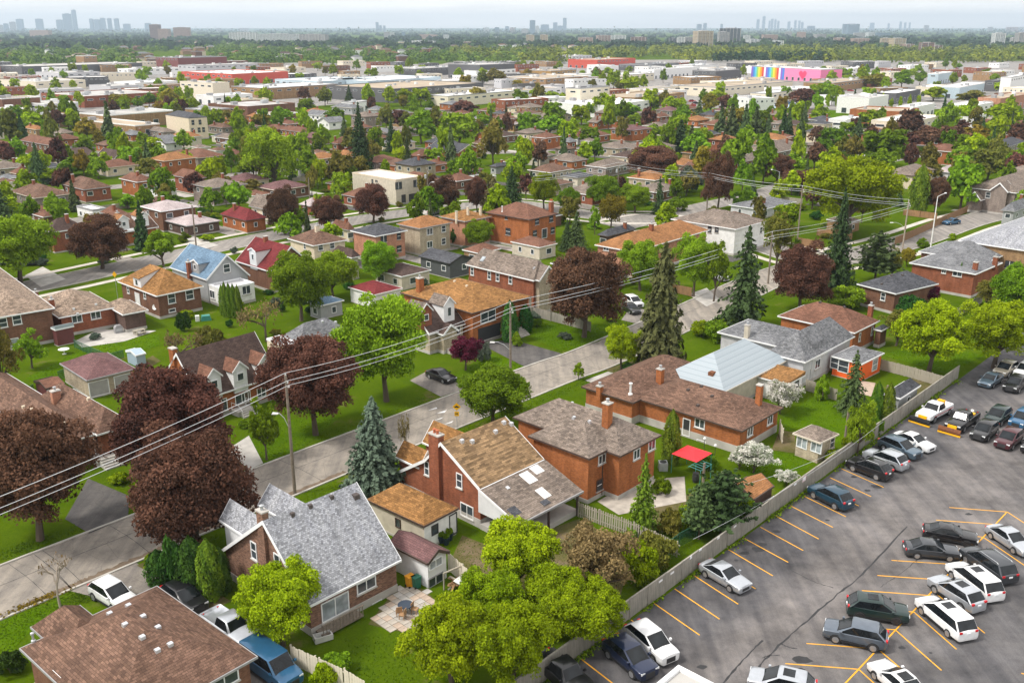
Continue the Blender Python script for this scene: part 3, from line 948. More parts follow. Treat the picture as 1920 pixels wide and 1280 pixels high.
def autochim(b, rng, mat='br_red'):
    x = rng.uniform(b.x0 + 1, b.x1 - 1); y = rng.choice([b.y0 + (b.y1 - b.y0) * .3, b.y0 + (b.y1 - b.y0) * .65])
    z = b.roof_h(x, y); t = b.he + b.rise + .7
    c = MB().box(x - .3, x + .3, y - .3, y + .3, z - .6, t).build('chimney', M[mat], b.h.root, b.loc, b.rz)
    MB().box(x - .36, x + .36, y - .36, y + .36, t + .002, t + .1).build('cap', M['concrete'], c)
def loc_of(b, px, h):
    q = P(px, h) - b.o
    return q.dot(b.xh), q.dot(b.yh)
def on_plane_y(b, px, y):
    o, d = b.lray(px)
    return o + d * ((y - o.y) / d.y)
def on_plane_x(b, px, x):
    o, d = b.lray(px)
    return o + d * ((x - o.x) / d.x)
def dormer(b, px, back=1.1, w_=1.7, h_=1.7, rise=.8, wall='sd_white', roofm='sh_brown', face='R', win=(.85, .95), pane='pane', depth=3.2, frame='white_trim'):
    """gabled dormer standing on the slope; px = its window"""
    if face == 'R':
        q = on_plane_y(b, px, b.y0 + back)
    else:
        q = on_plane_x(b, px, b.x0 + back)
    for bk in [x * .1 for x in range(0, 40)]:            # push the face back until its foot meets the slope
        qq = on_plane_y(b, px, b.y0 + bk) if face == 'R' else on_plane_x(b, px, b.x0 + bk)
        if b.roof_h(qq.x, qq.y) > qq.z - h_ * .62: break
        q = qq
    z0, z1_ = q.z - h_ * .75, q.z + h_ * .5
    poly = [(-w_ / 2, z0 - .5), (w_ / 2, z0 - .5), (w_ / 2, z1_), (0, z1_ + rise), (-w_ / 2, z1_)]
    e = .2
    roof = [(-w_ / 2 - e, z1_ - e * rise / (w_ / 2)), (0, z1_ + rise + .02), (w_ / 2 + e, z1_ - e * rise / (w_ / 2))]
    rp = [(c, z + .1) for c, z in roof] + [(c, z + .005) for c, z in reversed(roof)]
    bp = [(c, z + .13) for c, z in roof] + [(c, z - .1) for c, z in reversed(roof)]
    ax = 'y' if face == 'R' else 'x'
    sh = (q.x, q.y) if face == 'R' else (q.y, q.x)
    pl = lambda pp: [(c + (sh[0] if face == 'R' else sh[0]), z) for c, z in pp]
    s0 = sh[1]
    wl = MB().prism(pl(poly), ax, s0, s0 + depth).build('dormer', M[wall], b.h.root, b.loc, b.rz)
    MB().prism(pl(rp), ax, s0 - .15, s0 + depth).build('dormer_roof', M[roofm], wl)
    MB().prism(pl(bp), ax, s0 - .2, s0 - .153).build('bargeboard', M['white_trim'], wl)
    f = b.h.winmesh(win[0], win[1], face)
    c = Vector((q.x, s0, q.z)) if face == 'R' else Vector((s0, q.y, q.z))
    me = f[0].copy(); me.materials.clear(); me.materials.append(M[frame])
    obj('window', me, None, wl, c)
    obj('pane', f[1], None, wl, c)
    return wl
def posts(h, b, pts, z0, z1_, w_=.16, mat='white_trim', name='porch_post'):
    for x, y in pts: h.extra(name, MB().box(x - w_ / 2, x + w_ / 2, y - w_ / 2, y + w_ / 2, z0, z1_), mat, b)
def steps(h, b, x, y, w_, n, face='R', mat='concrete'):
    for k in range(n):
        z1_ = (n - k) * .17
        d0, d1 = k * .28, (k + 1) * .28
        if face == 'R': mb = MB().box(x - w_ / 2, x + w_ / 2, y - d1, y - d0 - .004, 0, z1_)
        else: mb = MB().box(x - d1, x - d0 - .004, y - w_ / 2, y + w_ / 2, 0, z1_)
        h.extra('step', mb, mat, b)

# ---- bottom left hip bungalow
h = House('bungalow', 'brown hip-roofed bungalow with rows of silver roof vents beside the blue van')
b = h.block((212.7, 1381), 36.7, (482.7, 1230), 3.3, 2.5, 'hip', 'br_brown', 'sh_brown', az=None, fascia='grey_trim')
h.local(b, 1.6, 5.2, b.y1 - 4.0, b.y1 + 2.0, 3.27, 1.7, 'hip', 'br_brown', 'sh_brown', fascia='grey_trim')
for q in [(400, 875), (617, 872), (703, 935), (800, 1005), (722, 827), (805, 888), (888, 950), (885, 1080), (957, 1045)]: b.vent(z4(*q), w_=.34, h_=.18)
b.pipe(z4(157, 1010), h_=.5)
b.win('L', z4(330, 1240), 1.2, 1.0); b.win('R', z4(1260, 1240), 2.2, 1.2)

# ---- grey shingle house
h = House('gabled_house', 'steep grey-shingled brick house with gable chimney and long rear slope')
b = h.block((578, 1135), 413, (751.7, 1048), 3.0, 3, 'gable', 'br_mix', 'sh_grey', az=None, ov=.3, ridge='x', gprof=[(578, 1135), (492, 976), z4(1240, 515)], base=.7)
b.chim((495, 1000), 958, .55, .85, 'br_mix', z0=0)
for q in [(1645, 318), (1745, 270), (1865, 220)]: b.vent(z4(*q), 'dark_vent', .3, .22)
b.vent(z5(80, 212), 'dark_vent', .5, .2)
b.win('L', z4(1430, 515), .85, 1.6); b.win('L', z4(1562, 578), .85, 1.4); b.win('L', z4(1372, 778), 1.0, .6, mull=0)
b.win('R', z5(140, 708), 1.9, 1.0); b.win('R', z5(200, 820), 1.0, .75, mull=0)
b.win('R', z4(1885, 830), 2.6, 1.7, pane='pane_light')
yr, zr = b.prof[1]
for x0, dx in ((.6, 2.3), (4.3, 2.6)):
    c = x0 + dx / 2
    h.local(b, x0, x0 + dx, yr - 1.2, b.y1 + .7, zr - 3.1, 1.5, 'gable', 'sd_white', 'sh_grey', .25, ridge='y', base=0, zb=2.2)
# rear deck
dk = thing('deck', 'low grey wooden deck behind the grey-shingled house', 'deck', P(z4(1880, 920)), R(90 - b.az))
MB().box(-1.9, 1.9, -1.3, 1.3, .25, .4).build('platform', M['wood_pole'], dk)
for k in range(13): MB().box(-1.9 + k * .31, -1.9 + k * .31 + .05, -1.3, -1.25, .4, 1.2).build('baluster', M['wood_pole'], dk)
MB().box(-1.95, 1.95, -1.33, -1.22, 1.2, 1.28).build('rail', M['wood_pole'], dk)

# ---- centre house with mottled roof, chimney and lean-to
h = House('gabled_house', 'red brick house with mottled brown gable roof, big chimney and lean-to')
F3 = z5(1000, 365)
Fw, az3, lx3, ly3 = h.px_rect(F3, 746, z5(1355, 180), 2.6, None)
b = h.block(F3, 746, z5(1355, 180), 2.6, 3, 'gable', 'br_red', 'sh_mottle', az=None, ov=.3, ridge='x', gprof=[z5(780, 168), (826, 829), z2(470, 1142), z2(330, 1203)], base=.9)
b.chim((820, 905), 814, .75, 1.35, 'br_red', z0=0, pots=2)
for q in [(913, 942), (867, 993), (735, 1048), (677, 1046), (955, 950)]: b.vent(z2(*q), w_=.36, h_=.28)
b.win('L', z5(665, 122), .8, 1.5); b.win('L', z5(482, 52), .7, 1.5); b.win('L', z5(708, 292), 1.75, 1.35)
b.win('L', z5(697, 402), 1.0, .6, mull=0); b.win('L', z5(803, 440), .6, .9)
k0, zk = b.prof[0]
# lean-to roof over the rear terrace
zf = 2.6
lr = h.extra('lean_to_roof', MB().prism([(0, zf), (k0 + .1, zk + .02), (k0 + .1, zk - .14), (0, zf - .16)], 'x', -.1, b.x1 + .1), 'sh_greybrown')
h.extra('gutter', MB().box(-.1, b.x1 + .1, -.12, -.004, zf - .2, zf), 'grey_trim')
h.extra('side_panel', MB().prism([(.25, zf - .75), (k0 + .25, zf - .75), (k0 + .25, zk - .18), (.25, zf - .17)], 'x', .0, .08), 'sd_white')
h.extra('bargeboard', MB().prism([(-.02, zf + .03), (k0 + .1, zk + .06), (k0 + .1, zk - .2), (-.02, zf - .22)], 'x', -.17, -.11), 'white_trim')
h.extra('terrace', MB().box(.2, b.x1 - .1, .4, k0 + .25, 0, .55), 'concrete')
h.extra('rear_wall', MB().box(2.3, b.x1 - .3, k0 - 1.2, k0 + .2, .56, zf + (zk - zf) * (k0 - 1.25) / k0 - .3), 'br_dark')
posts(h, b, [(.3, .35), (b.x1 * .5, .35), (b.x1 - .25, .35)], 0, zf - .17, .18, 'brown_trim')
h.extra('cladding', MB().box(.1, .16, .55, 1.7, 0, 1.9), 'orange_panel' if False else 'terracotta')
def lean_pt(px):
    o, d = b.lray(px)
    for i in range(3000):
        q = o + d * (40 + i * .03)
        if 0 <= q.y <= k0 and q.z <= zf + (zk - zf) * q.y / k0: return q
    return o + d * ((zf - o.z) / d.z)
sl_ = (zk - zf) / k0
ny = Vector((0, 1, sl_)).normalized(); nn_ = Vector((1, 0, 0)).cross(ny)
for px, w_, l_, mt in [(z5(1052, 105), 1.15, 1.5, 'st_white'), (z5(1100, 60), 1.1, 1.05, 'st_white'), (z5(1135, 192), .95, 1.3, 'st_white'), (z5(936, 162), .35, .35, 'metal_vent'), (z5(972, 293), 1.0, 1.0, 'sh_dark'), (z5(1147, 245), .9, .6, 'sh_dark')]:
    q = lean_pt(px)
    vs = [q + Vector((1, 0, 0)) * a * w_ / 2 + ny * c * l_ / 2 + nn_ * z for z in (-.04, .05) for a, c in ((-1, -1), (1, -1), (1, 1), (-1, 1))]
    MB().add(vs, [(0, 3, 2, 1), (4, 5, 6, 7), (0, 1, 5, 4), (1, 2, 6, 5), (2, 3, 7, 6), (3, 0, 4, 7)]).build('roof_panel', M[mt], lr)
# street-side porch gables
yfar = b.prof[-1][0]
h.local(b, .3, 2.6, yfar - 2.6, yfar + 1.0, 3.4, 1.4, 'gable', 'br_red', 'sh_tan', .25, ridge='y', base=0)
h.local(b, 4.2, 7.4, yfar - 3.4, yfar + 1.4, 3.6, 1.9, 'gable', 'br_red', 'sh_tan', .25, ridge='y', base=0)

# ---- tan garage beside it
h = House('garage', 'tan hip-roofed stucco garage with white end wall beside the mottled-roof house', 'garage')
b = h.block((795, 986), 686.7, (860, 951.7), 2.7, 1.6, 'hip', 'st_beige', 'sh_tan', az=None, ov=.25, fascia='brown_trim', base=.2)
b.win('R', z5(525, 396), .85, 1.0, 'black_trim', mull=0, sill=False); b.door('R', z5(628, 372), 1.0, 2.1, 'door_white', 'black_trim'); b.win('L', z5(320, 360), .7, .95, 'brown_trim', mull=0, sill=False)
h.extra('end_wall', MB().box(b.w[0] - .012, b.w[1] + .012, b.w[2] - .015, b.w[2] - .002, .21, 2.48), 'st_white', b)
# ---- maroon shed
h = House('shed', 'white garden shed with maroon metal roof and glazed end, against the picket fence', 'shed')
b = h.block(z5(485, 588), 728, z5(608, 520), 2.5, .75, 'gable', 'sd_white', 'sh_maroon', az=None, ov=.2, ridge='y', base=0, th=.1, fascia='brown_trim')
b.win('R', z5(530, 585), 1.5, .85, pane='pane_light', sill=False); b.win('R', z5(530, 680), 1.7, .9, 'grey_trim', sill=False)

# ---- red brick two-storey
h = House('brick_house', 'two-storey orange brick house with stepped grey-brown hip roofs and tall square chimney')
b = h.block((1105, 860), 990, 1183, 5.1, 2.0, 'hip', 'br_orange', 'sh_greybrown', az=43, fascia='brown_trim')
xa, ya = loc_of(b, (961.7, 781.7), 5.0); xb_, yb_ = loc_of(b, (1240, 815), 5.0)
b2 = h.local(b, max(xa, .8), xb_, yb_, ya, 5.0, 2.1, 'hip', 'br_orange', 'sh_greybrown', .42, 'brown_trim')
b2.chim((1138, 797), 756, .75, .75, 'br_orange')
for bb, q in ((b, (1308, 912)), (b, (1395, 935)), (b2, (1330, 830))): bb.vent(z2(*q), w_=.3, h_=.22)
b.win('R', z2(1465, 1140), 1.15, 1.0); b.win('R', z2(1548, 1092), 1.15, 1.0); b.win('R', z5(1452, 145), 1.0, 1.2, 'brown_trim')
b.door('R', z5(1512, 150), .95, 2.2, 'pane', 'brown_trim', ground=False); b.door('R', z5(1562, 112), .95, 2.2, 'door_brown', 'white_trim', ground=False)
b2.win('R', z2(1660, 1112), 1.1, 1.1); b2.win('R', z2(1745, 1062), 1.2, 1.1)
h.extra('downpipe', MB().tube([(b.w[0] + 2.2, b.w[2] - .06, .2), (b.w[0] + 2.2, b.w[2] - .06, 4.9)], .05, 6), 'brown_trim', b)

# ---- long brown bungalow
h = House('bungalow', 'long orange brick bungalow with brown hip roof, white flue pipe and three chimneys')
b = h.block((1391.7, 808), 1181, (1469, 766.7), 3.0, 1.9, 'hip', 'br_orange', 'sh_brown', az=43, fascia='brown_trim', base=.9)
b2 = h.block((1187, 755), 1090, 1330, 3.05, 1.8, 'hip', 'br_orange', 'sh_brown', az=43, fascia='brown_trim', base=.9)
b2.chim((1237, 718), 692, .7, .7, 'br_orange'); b2.pipe((1182, 738), 'st_white', .13, 1.2); b2.chim((1124, 742), 724, .6, .6, 'br_orange'); b.chim((1422, 757), 722, .6, .6, 'br_orange', flue=False)
for q in [(30, 755), (105, 735), (165, 790), (85, 842)]: b.vent(z3(*q), 'dark_vent')
b.win('L', z3(97, 940), 1.3, 1.1, 'white_trim'); b.win('L', z3(105, 1050), 1.2, .7, mull=0); b.door('L', z3(20, 985), 1.0, 2.1, 'door_dark')
b.win('R', z3(378, 985), 1.2, 1.1); b.win('R', z3(490, 920), 1.2, 1.1); b.win('R', z3(480, 1030), 1.2, .7, mull=0)
# ---- metal roof house
m_, t_, b_ = nodes('roof_metal')
tcn = t_.nodes.new('ShaderNodeTexCoord')
wv = N(t_, 'ShaderNodeTexWave', Scale=.42, Distortion=0.0); wv.bands_direction = 'Y'
t_.links.new(tcn.outputs['UV'], wv.inputs['Vector'])
t_.links.new(mixc(t_, ramp(t_, wv.outputs['Fac'], [(0.0, rgb((0.55, 0.55, 0.55))), (0.18, rgb((1, 1, 1)))]), rgb((0.19, 0.235, 0.27)), rgb((0.31, 0.36, 0.395))), b_.inputs['Base Color'])
b_.inputs['Roughness'].default_value = 0.45
bump(t_, b_, wv.outputs['Fac'], 0.3, 0.03)
h = House('bungalow', 'beige stucco house under a pale blue ribbed metal hip roof with tan side addition')
b = h.block((1358, 735), 1243, (1480, 673), 3.1, 2.9, 'hip', 'st_beige', 'roof_metal', az=43, fascia='cream_trim')
b.vent(z3(165, 660), 'rust', .7, .25)
b2 = h.block(z3(590, 722), z3(400, 0)[0], z3(690, 658)[0], 2.7, .35, 'shed', 'st_white', 'sh_tan', az=43, ridge='-x', base=.3)
b2.win('R', z3(640, 715), 1.0, 1.1, 'brown_trim')
b3 = h.block((1330, 672), 1285, 1400, 3.4, 1.6, 'hip', 'st_beige', 'roof_metal', az=43, fascia='terracotta') if False else None
# ---- grey hip house
h = House('bungalow', 'pale grey stucco house with several grey hip roofs and an orange-walled sunroom')
b = h.block((1510, 679), 1437, (1603, 633), 3.6, 2.9, 'hip', 'st_grey', 'sh_midgrey', az=43, base=.4)
b2 = h.block(z3(532, 507), 1345, z3(700, 0)[0], 3.5, 1.5, 'hip', 'st_grey', 'sh_midgrey', az=43)
b3 = h.block(z3(735, 578), z3(668, 0)[0], z3(845, 0)[0], 3.4, 1.5, 'hip', 'st_grey', 'sh_midgrey', az=43, ov=.25)
b3.win('R', z3(758, 605), 1.5, 1.3); b3.win('L', z3(705, 610), .9, 1.1)
b4 = h.block(z3(1010, 606), z3(835, 0)[0], z3(1135, 545), 2.7, .8, 'hip', 'orange_panel', 'sh_midgrey', az=None, ov=.25, base=.1)
b4.win('R', z3(1080, 610), 1.5, 1.7, pane='pane_light', sill=False); b4.win('L', z3(905, 620), 1.5, 1.7, sill=False); b4.win('L', z3(855, 600), 1.2, 1.6, sill=False)
b2.chim(z3(360, 455), 610, .6, .6, 'st_beige')
for q in [(553, 370), (612, 365), (637, 355), (513, 437)]: b.vent(z3(*q))
b.win('R', z3(640, 560), .1, .1) if False else None
# ---- brown hip house
h = House('bungalow', 'orange brick bungalow with plain red-brown hip roof behind the grey stucco house')
b = h.block((1603, 624), 1458, (1650, 601.7), 3.5, 2.2, 'hip', 'br_orange', 'sh_redbrown', az=44, fascia='white_trim')
b.chim((1643, 592), 573, .6, .6, 'br_red')
for q in [(773, 262), (848, 272), (908, 290)]: b.vent(z3(*q), 'dark_vent')
b.win('R', z3(995, 455), .6, 1.3); b.win('R', z3(1065, 420), .6, 1.3)
b2 = h.block(z3(1120, 420), z3(1075, 0)[0], z3(1160, 0)[0], 2.7, .5, 'hip', 'br_brown', 'sh_dark', az=44, ov=.2)
# ---- dark hip house
h = House('bungalow', 'brown brick bungalow with charcoal hip roof, beside the purple shrub')
b = h.block((1680, 550.7), 1606.7, (1760, 531.7), 3.6, 2.0, 'hip', 'br_brown', 'sh_dark', az=None)
b.win('R', z3(1128, 225), .1, .1) if False else None
b.win('L', z3(1128, 228), .9, 1.3); b.win('L', z3(1062, 285), .9, .7, mull=0); b.win('R', z3(1240, 290), .9, .6, mull=0)
for q in [(1120, 160), (1235, 110), (1175, 112)]: b.vent(z3(*q), 'dark_vent')
# ---- brick house with grey roof, right
h = House('brick_house', 'red brick house with light grey hip roof and two brick chimneys')
b = h.block((1830, 514), 1705, 1880, 4.4, 1.7, 'hip', 'br_red', 'sh_midgrey', az=46)
b.chim((1828, 505), 492, .7, .7, 'br_red'); b.chim((1865, 497), 482, .7, .7, 'br_red')
b.win('L', z3(1470, 85), .8, .8); b.win('L', z3(1545, 100), 1.6, .9)
h = House('bungalow', 'low house with wide mid-grey hip roof behind the red brick house with two chimneys')
b = h.block((1850, 492), 1722, 1900, 4.6, 2.0, 'hip', 'br_brown', 'sh_midgrey', az=46)
h = House('apartment_block', 'large tan brick block with pale grey hip roof by the street bend', 'building')
b = h.block((1990, 480), 1797, 2100, 6.2, 3.2, 'hip', 'br_tan', 'sh_grey', az=46)
b.win('L', m3(1838, 798), 1.6, 1.4, 'brown_trim')
h = House('townhouse', 'stone two-storey house with pointed front gables beside the plank fence')
b = h.block((1906, 362), 1812, 1990, 5.6, 2.8, 'hip', 'br_taupe', 'sh_greybrown', az=46)
wx0, wx1, wy0, wy1 = b.w
for (y0_, y1_, he_) in ((wy0 + 1.2, wy0 + 5.6, 5.8), (wy0 + 6.8, wy0 + 10.4, 3.2)):
    h.local(b, -1.0 if he_ > 4 else -2.2, 4, y0_, y1_, he_, 2.0, 'gable', 'br_taupe', 'sh_greybrown', .3, ridge='x')
b.win('L', m3(1782, 410), 1.3, 1.9); b.win('L', m3(1718, 408), 1.2, 1.5); b.door('L', m3(1770, 485), 3.0, 2.3, 'door_dark')
# ---- brown cape with three dormers
h = House('cape_house', 'brick cape house with dark brown roof and three white front dormers')
b = h.block(z1(1125, 808), 300, z1(1560, 668), 3.1, 3, 'gable', 'br_orange', 'sh_darkbrown', az=None, ov=.25, ridge='x', gprof=[z1(1125, 808), z1(990, 545), z1(900, 715)])
b.chim(z1(985, 640), z1(0, 520)[1], .6, .9, 'br_orange', z0=0, flue=False)
for q in [(1205, 720), (1352, 678), (1492, 637)]: dormer(b, z1(*q), back=1.0, w_=1.9, h_=1.9, rise=.95, roofm='sh_redbrown', win=(.95, 1.0))
b.win('R', z1(1360, 800), 1.9, 1.3); b.win('R', z1(1262, 835), .8, 1.6, mull=0); b.win('R', z1(1470, 765), 1.3, 1.2); b.door('R', z1(1395, 830), .9, 2.0, 'door_brown')
q = b.on_face('R', z1(1340, 850))
h.extra('porch', MB().box(q.x - 1.1, q.x + 1.1, b.w[2] - 1.6, b.w[2] - .05, 0, .6), 'concrete', b)
steps(h, b, q.x, b.w[2] - 1.62, 1.6, 3)
for dx in (-1, 1): h.extra('handrail', MB().tube([(q.x + dx, b.w[2] - .2, .6), (q.x + dx, b.w[2] - .2, 1.5), (q.x + dx, b.w[2] - 1.6, 1.5), (q.x + dx, b.w[2] - 2.4, .9), (q.x + dx, b.w[2] - 2.4, 0)], .03, 6), 'white_trim', b)
# ---- left bungalow
h = House('bungalow', 'brick bungalow with brown crossing hip roofs and pink chimney by the dark driveway')
b = h.block((97, 838), -75, (193, 808), 3.3, 1.7, 'hip', 'br_red', 'sh_brown', az=43)
b2 = h.block((182, 815), 70, (252, 775), 3.5, 1.9, 'hip', 'br_red', 'sh_brown', az=43)
b2.chim((106, 752), 733, .9, .6, 'br_pink', pots=1)
for q in [(132, 850), (180, 865), (222, 890), (262, 920), (357, 940)]: b.vent(z1(*q), 'st_cream', .3, .2)
b2.vent(z1(498, 805), 'st_cream'); b.pipe(z1(68, 920), 'dark_vent', .08, .5)
b.win('R', z1(390, 1068), 2.9, 1.15); b.door('R', z1(555, 1060), 1.0, 2.1, 'door_dark', ground=False)
x = b.on_face('R', z1(580, 1140)).x
h.extra('porch', MB().box(x - 1.2, x + 1.2, b.w[2] - 1.5, b.w[2] - .06, 0, .85), 'concrete', b); steps(h, b, x, b.w[2] - 1.52, 2.0, 5)
# ---- double garage
h = House('garage', 'beige brick double garage with maroon-brown hip roof', 'garage')
b = h.block((162.3, 713.3), 111.7, (255, 690.7), 2.6, 1.5, 'hip', 'br_beige', 'sh_maroon', az=None, ov=.3, fascia='grey_trim', base=.15)
b.door('R', z1(557, 738), 2.5, 2.0, 'garage_grey', name='garage_door'); b.door('R', z1(697, 700), 2.5, 2.0, 'garage_grey', name='garage_door')
# ---- red shed and pale shed
h = House('shed', 'small dark red wooden shed with an open white door, beside the double garage', 'shed')
b = h.block(z1(260, 745), z1(190, 0)[0], z1(365, 0)[0], 1.9, .5, 'gable', 'sd_maroon', 'sh_redbrown', ridge='x', ov=.12, base=0, th=.08, fascia='brown_trim')
b.door('R', z1(290, 775), 1.0, 1.5, 'door_dark')
h = House('shed', 'pale blue metal garden shed standing on the lawn', 'shed')
b = h.block(z1(765, 560), z1(707, 0)[0], z1(820, 0)[0], 1.7, .4, 'gable', 'sd_blue', 'sd_blue', ridge='x', ov=.08, base=0, th=.06)
# ---- far left house
h = House('brick_house', 'brown brick house with mottled hip roof and small maroon side garage')
b = h.block((-20, 598), -150, (102.7, 577), 5.2, 1.7, 'hip', 'br_brown', 'sh_mix', az=50)
b.win('R', z1(95, 358), 1.2, 1.4); b.win('R', z1(15, 375), 1.2, 1.4); b.win('R', z1(75, 500), 1.6, 2.0, pane='pane_light')
h.block(z1(310, 415), z1(285, 0)[0], z1(415, 0)[0], 2.6, .4, 'shed', 'sd_maroon', 'roof_metal', ridge='y', ov=.12, base=.1)
# ---- mottled bungalow with patio
h = House('bungalow', 'low brick bungalow with mottled grey-tan hip roofs and covered rear patio')
b = h.block(z1(330, 347), 62, z1(660, 270), 3.2, 2.1, 'hip', 'br_red', 'sh_mix', az=48)
b2 = h.block(z1(690, 330), z1(585, 0)[0], z1(835, 0)[0], 3.0, 1.1, 'hip', 'br_dark', 'sh_mix', az=48)
b.chim(z1(298, 302), z1(0, 245)[1], .6, .6, 'br_red'); b.chim(z1(208, 248), z1(0, 202)[1], .6, .6, 'br_red')
for q in [(407, 185), (540, 275), (415, 300), (440, 350)]: b.vent(z1(*q))
b.win('R', z1(433, 352), 1.5, 1.2); b.win('R', z1(538, 332), 1.5, 1.2)
# ---- tan dormer house
h = House('brick_house', 'brown brick house with tan hip roof and white wedge-shaped side dormer')
b = h.block((293.3, 555), 220, (381.7, 536.7), 4.0, 2.9, 'hip', 'br_brown', 'sh_tan', az=None)
b.win('R', z1(965, 237), 1.3, 1.7); b.win('R', z1(1066, 215), 1.4, 1.7); b.win('L', z1(722, 190), .8, 1.2); b.win('L', z1(815, 220), .8, 1.2); b.door('L', z1(775, 240), 1.6, 2.0, 'door_white', ground=False); b.win('R', z1(968, 305), 1.2, .6, mull=0)
for bk in [x * .1 for x in range(0, 40)]:
    qq = on_plane_x(b, z1(768, 150), bk)
    if b.roof_h(qq.x, qq.y) > qq.z - .55: break
    dq = qq
dx_ = dq.x
h.extra('dormer', MB().prism([(dx_, dq.z - .7), (dx_, dq.z + .9), (b.x1 * .5, max(b.he + b.rise - .1, dq.z + 1.1)), (b.x1 * .5, dq.z - .7)], 'y', dq.y - 1.4, dq.y + 1.1), 'sd_white', b)
h.extra('dormer_window', MB().box(dx_ - .04, dx_ + .02, dq.y - .3, dq.y + .3, dq.z - .35, dq.z + .45), 'pane', b)
h.extra('dormer_roof', MB().prism([(dx_ - .3, dq.z + .88), (dx_ - .3, dq.z + 1.0), (b.x1 * .5, max(b.he + b.rise + .04, dq.z + 1.24)), (b.x1 * .5, max(b.he + b.rise - .08, dq.z + 1.12))], 'y', dq.y - 1.55, dq.y + 1.25), 'sh_tan', b)
# ---- blue roof house
h = House('cape_house', 'grey-sided house with bright blue shingle roof, square dormer and flat porch roof')
b = h.block(m1(1160, 882), m1(955, 0)[0], m1(1405, 850), 4.2, 3, 'gable', 'sd_grey', 'sh_blue', az=44, ridge='y', ov=.25, gprof=[m1(1160, 882), m1(1275, 742), m1(1405, 855)])
b.win('R', m1(1275, 818), 1.3, 1.5)
b.chim(m1(1066, 850), m1(0, 785)[1], .6, .7, 'br_red')
dormer(b, m1(1098, 812), back=.9, w_=2.4, h_=1.5, rise=.5, wall='sd_grey', roofm='sh_blue', face='L')
b2 = h.block(m1(1250, 945), m1(1168, 0)[0], m1(1432, 0)[0], 3.0, .25, 'flat', 'st_white', 'st_grey', az=44, ov=.05)
b2.win('R', m1(1300, 965), 2.2, 1.5); b2.win('R', m1(1385, 940), 1.6, 1.5); b2.win('L', m1(1195, 965), 1.6, 1.4)
# ---- red roof house
h = House('cape_house', 'brick house with dark red roof, white side dormer and white gable trim')
b = h.block(m1(1522, 836), m1(1325, 0)[0], m1(1705, 760), 4.0, 3, 'gable', 'br_brown', 'sh_red', az=44, ridge='y', ov=.25, gprof=[m1(1522, 836), m1(1637, 694), m1(1710, 752)])
b.win('R', m1(1632, 768), 1.3, 1.4); b.chim(m1(1495, 665), m1(0, 640)[1], .7, .6, 'br_red', flue=False)
dormer(b, m1(1422, 755), back=1.0, w_=2.2, h_=2.3, rise=.4, roofm='sh_red', face='L', win=(.7, 1.1))
# ---- cream two storey etc.
h = House('cream_house', 'cream two-storey house with brown hip roof and small white chimney cap')
b = h.block(m1(1762, 692), m1(1615, 0)[0], (652, 0)[0], 5.2, 1.9, 'hip', 'st_cream', 'sh_brown', az=46)
b.chim(m1(1785, 610), m1(0, 580)[1], .8, .6, 'st_cream'); b.win('R', m1(1803, 700), 1.1, 1.3); b.win('R', m1(1868, 690), 1.1, 1.3); b.win('L', m1(1715, 695), .8, 1.2)
h = House('brick_house', 'pink brick two-storey house with charcoal hip roof')
b = h.block((704, 443.3), 656.7, (764, 431), 5.6, 1.6, 'hip', 'br_pink', 'sh_dark', az=44)
b.win('R', m2(238, 652), 1.5, 1.5, 'black_trim'); b.win('R', m2(323, 637), 1.0, 1.4, 'black_trim'); b.win('R', m2(325, 708), 1.2, 1.3, 'black_trim')
h = House('beige_house', 'taupe brick two-storey house with tan hip roof and dark downpipe')
b = h.block(m2(440, 596), m2(310, 0)[0], m2(625, 565)[0], 5.8, 1.6, 'hip', 'br_beige', 'sh_orange', az=44, fascia='grey_trim')
for q, w_ in (((497, 612), 1.6), ((575, 597), 1.2), ((497, 685), 1.5), ((575, 667), 1.2)): b.win('R', m2(*q), w_, 1.4)
h = House('brick_house', 'pink-tan brick two-storey house with tan hip roof and three tall flues')
b = h.block(m2(695, 556), m2(548, 0)[0], m2(848, 527)[0], 5.8, 1.5, 'hip', 'br_pink', 'sh_tan', az=44, fascia='grey_trim')
for q in ((648, 545), (783, 520), (712, 520)): b.chim(m2(*q), m2(0, q[1] - 45)[1], .4, .4, 'st_cream', flue=False)
b.win('R', m2(800, 557), 1.1, 1.4)
h = House('brick_house', 'large plain orange brick two-storey house with red-brown hip roof and chimney')
b = h.block((992.3, 412.3), 909.3, (1047.3, 398.3), 6.4, 2.2, 'hip', 'br_orange', 'sh_redbrown', az=42, fascia='brown_trim')
for q in ((1100, 555), (1180, 540), (1088, 623), (1188, 605)): b.win('R', m2(*q), 1.3, 1.4, 'brown_trim')
b.door('R', m2(1142, 622), 1.7, 2.1, 'pane', 'white_trim', ground=False); b.win('L', m2(938, 612), 1.4, 1.5, 'brown_trim'); b.win('L', m2(928, 535), .8, .7, 'brown_trim', mull=0)
b.chim(m2(1180, 500), m2(0, 445)[1], .9, .7, 'br_red', pots=2); b.pipe(m2(905, 500), 'st_white', .1, 1)
h = House('brick_house', 'long red brick two-storey house with grey-brown roof, white vents and skylight')
b = h.block(m2(1082, 888), m2(697, 0)[0], m2(1215, 830)[0], 5.8, 2.6, 'hip', 'br_red', 'sh_greybrown', az=44, hipk=.55, ridge='y')
for q in ((737, 835), (833, 858), (880, 868), (952, 883)): b.win('L', m2(*q), .8, 1.4)
for q in ((880, 718), (925, 728), (970, 738), (1010, 745), (1085, 820)): b.vent(m2(*q))
b.skylight(m2(797, 770), 1.0, .8, 'pane_light'); b.win('R', m2(1132, 910), 2.4, 2.0, pane='pane_light'); h.local(b, .6, b.x1 - .6, -.7, 4, 5.85, 2.0, 'gable', 'br_beige', 'sh_greybrown', .3, ridge='y')
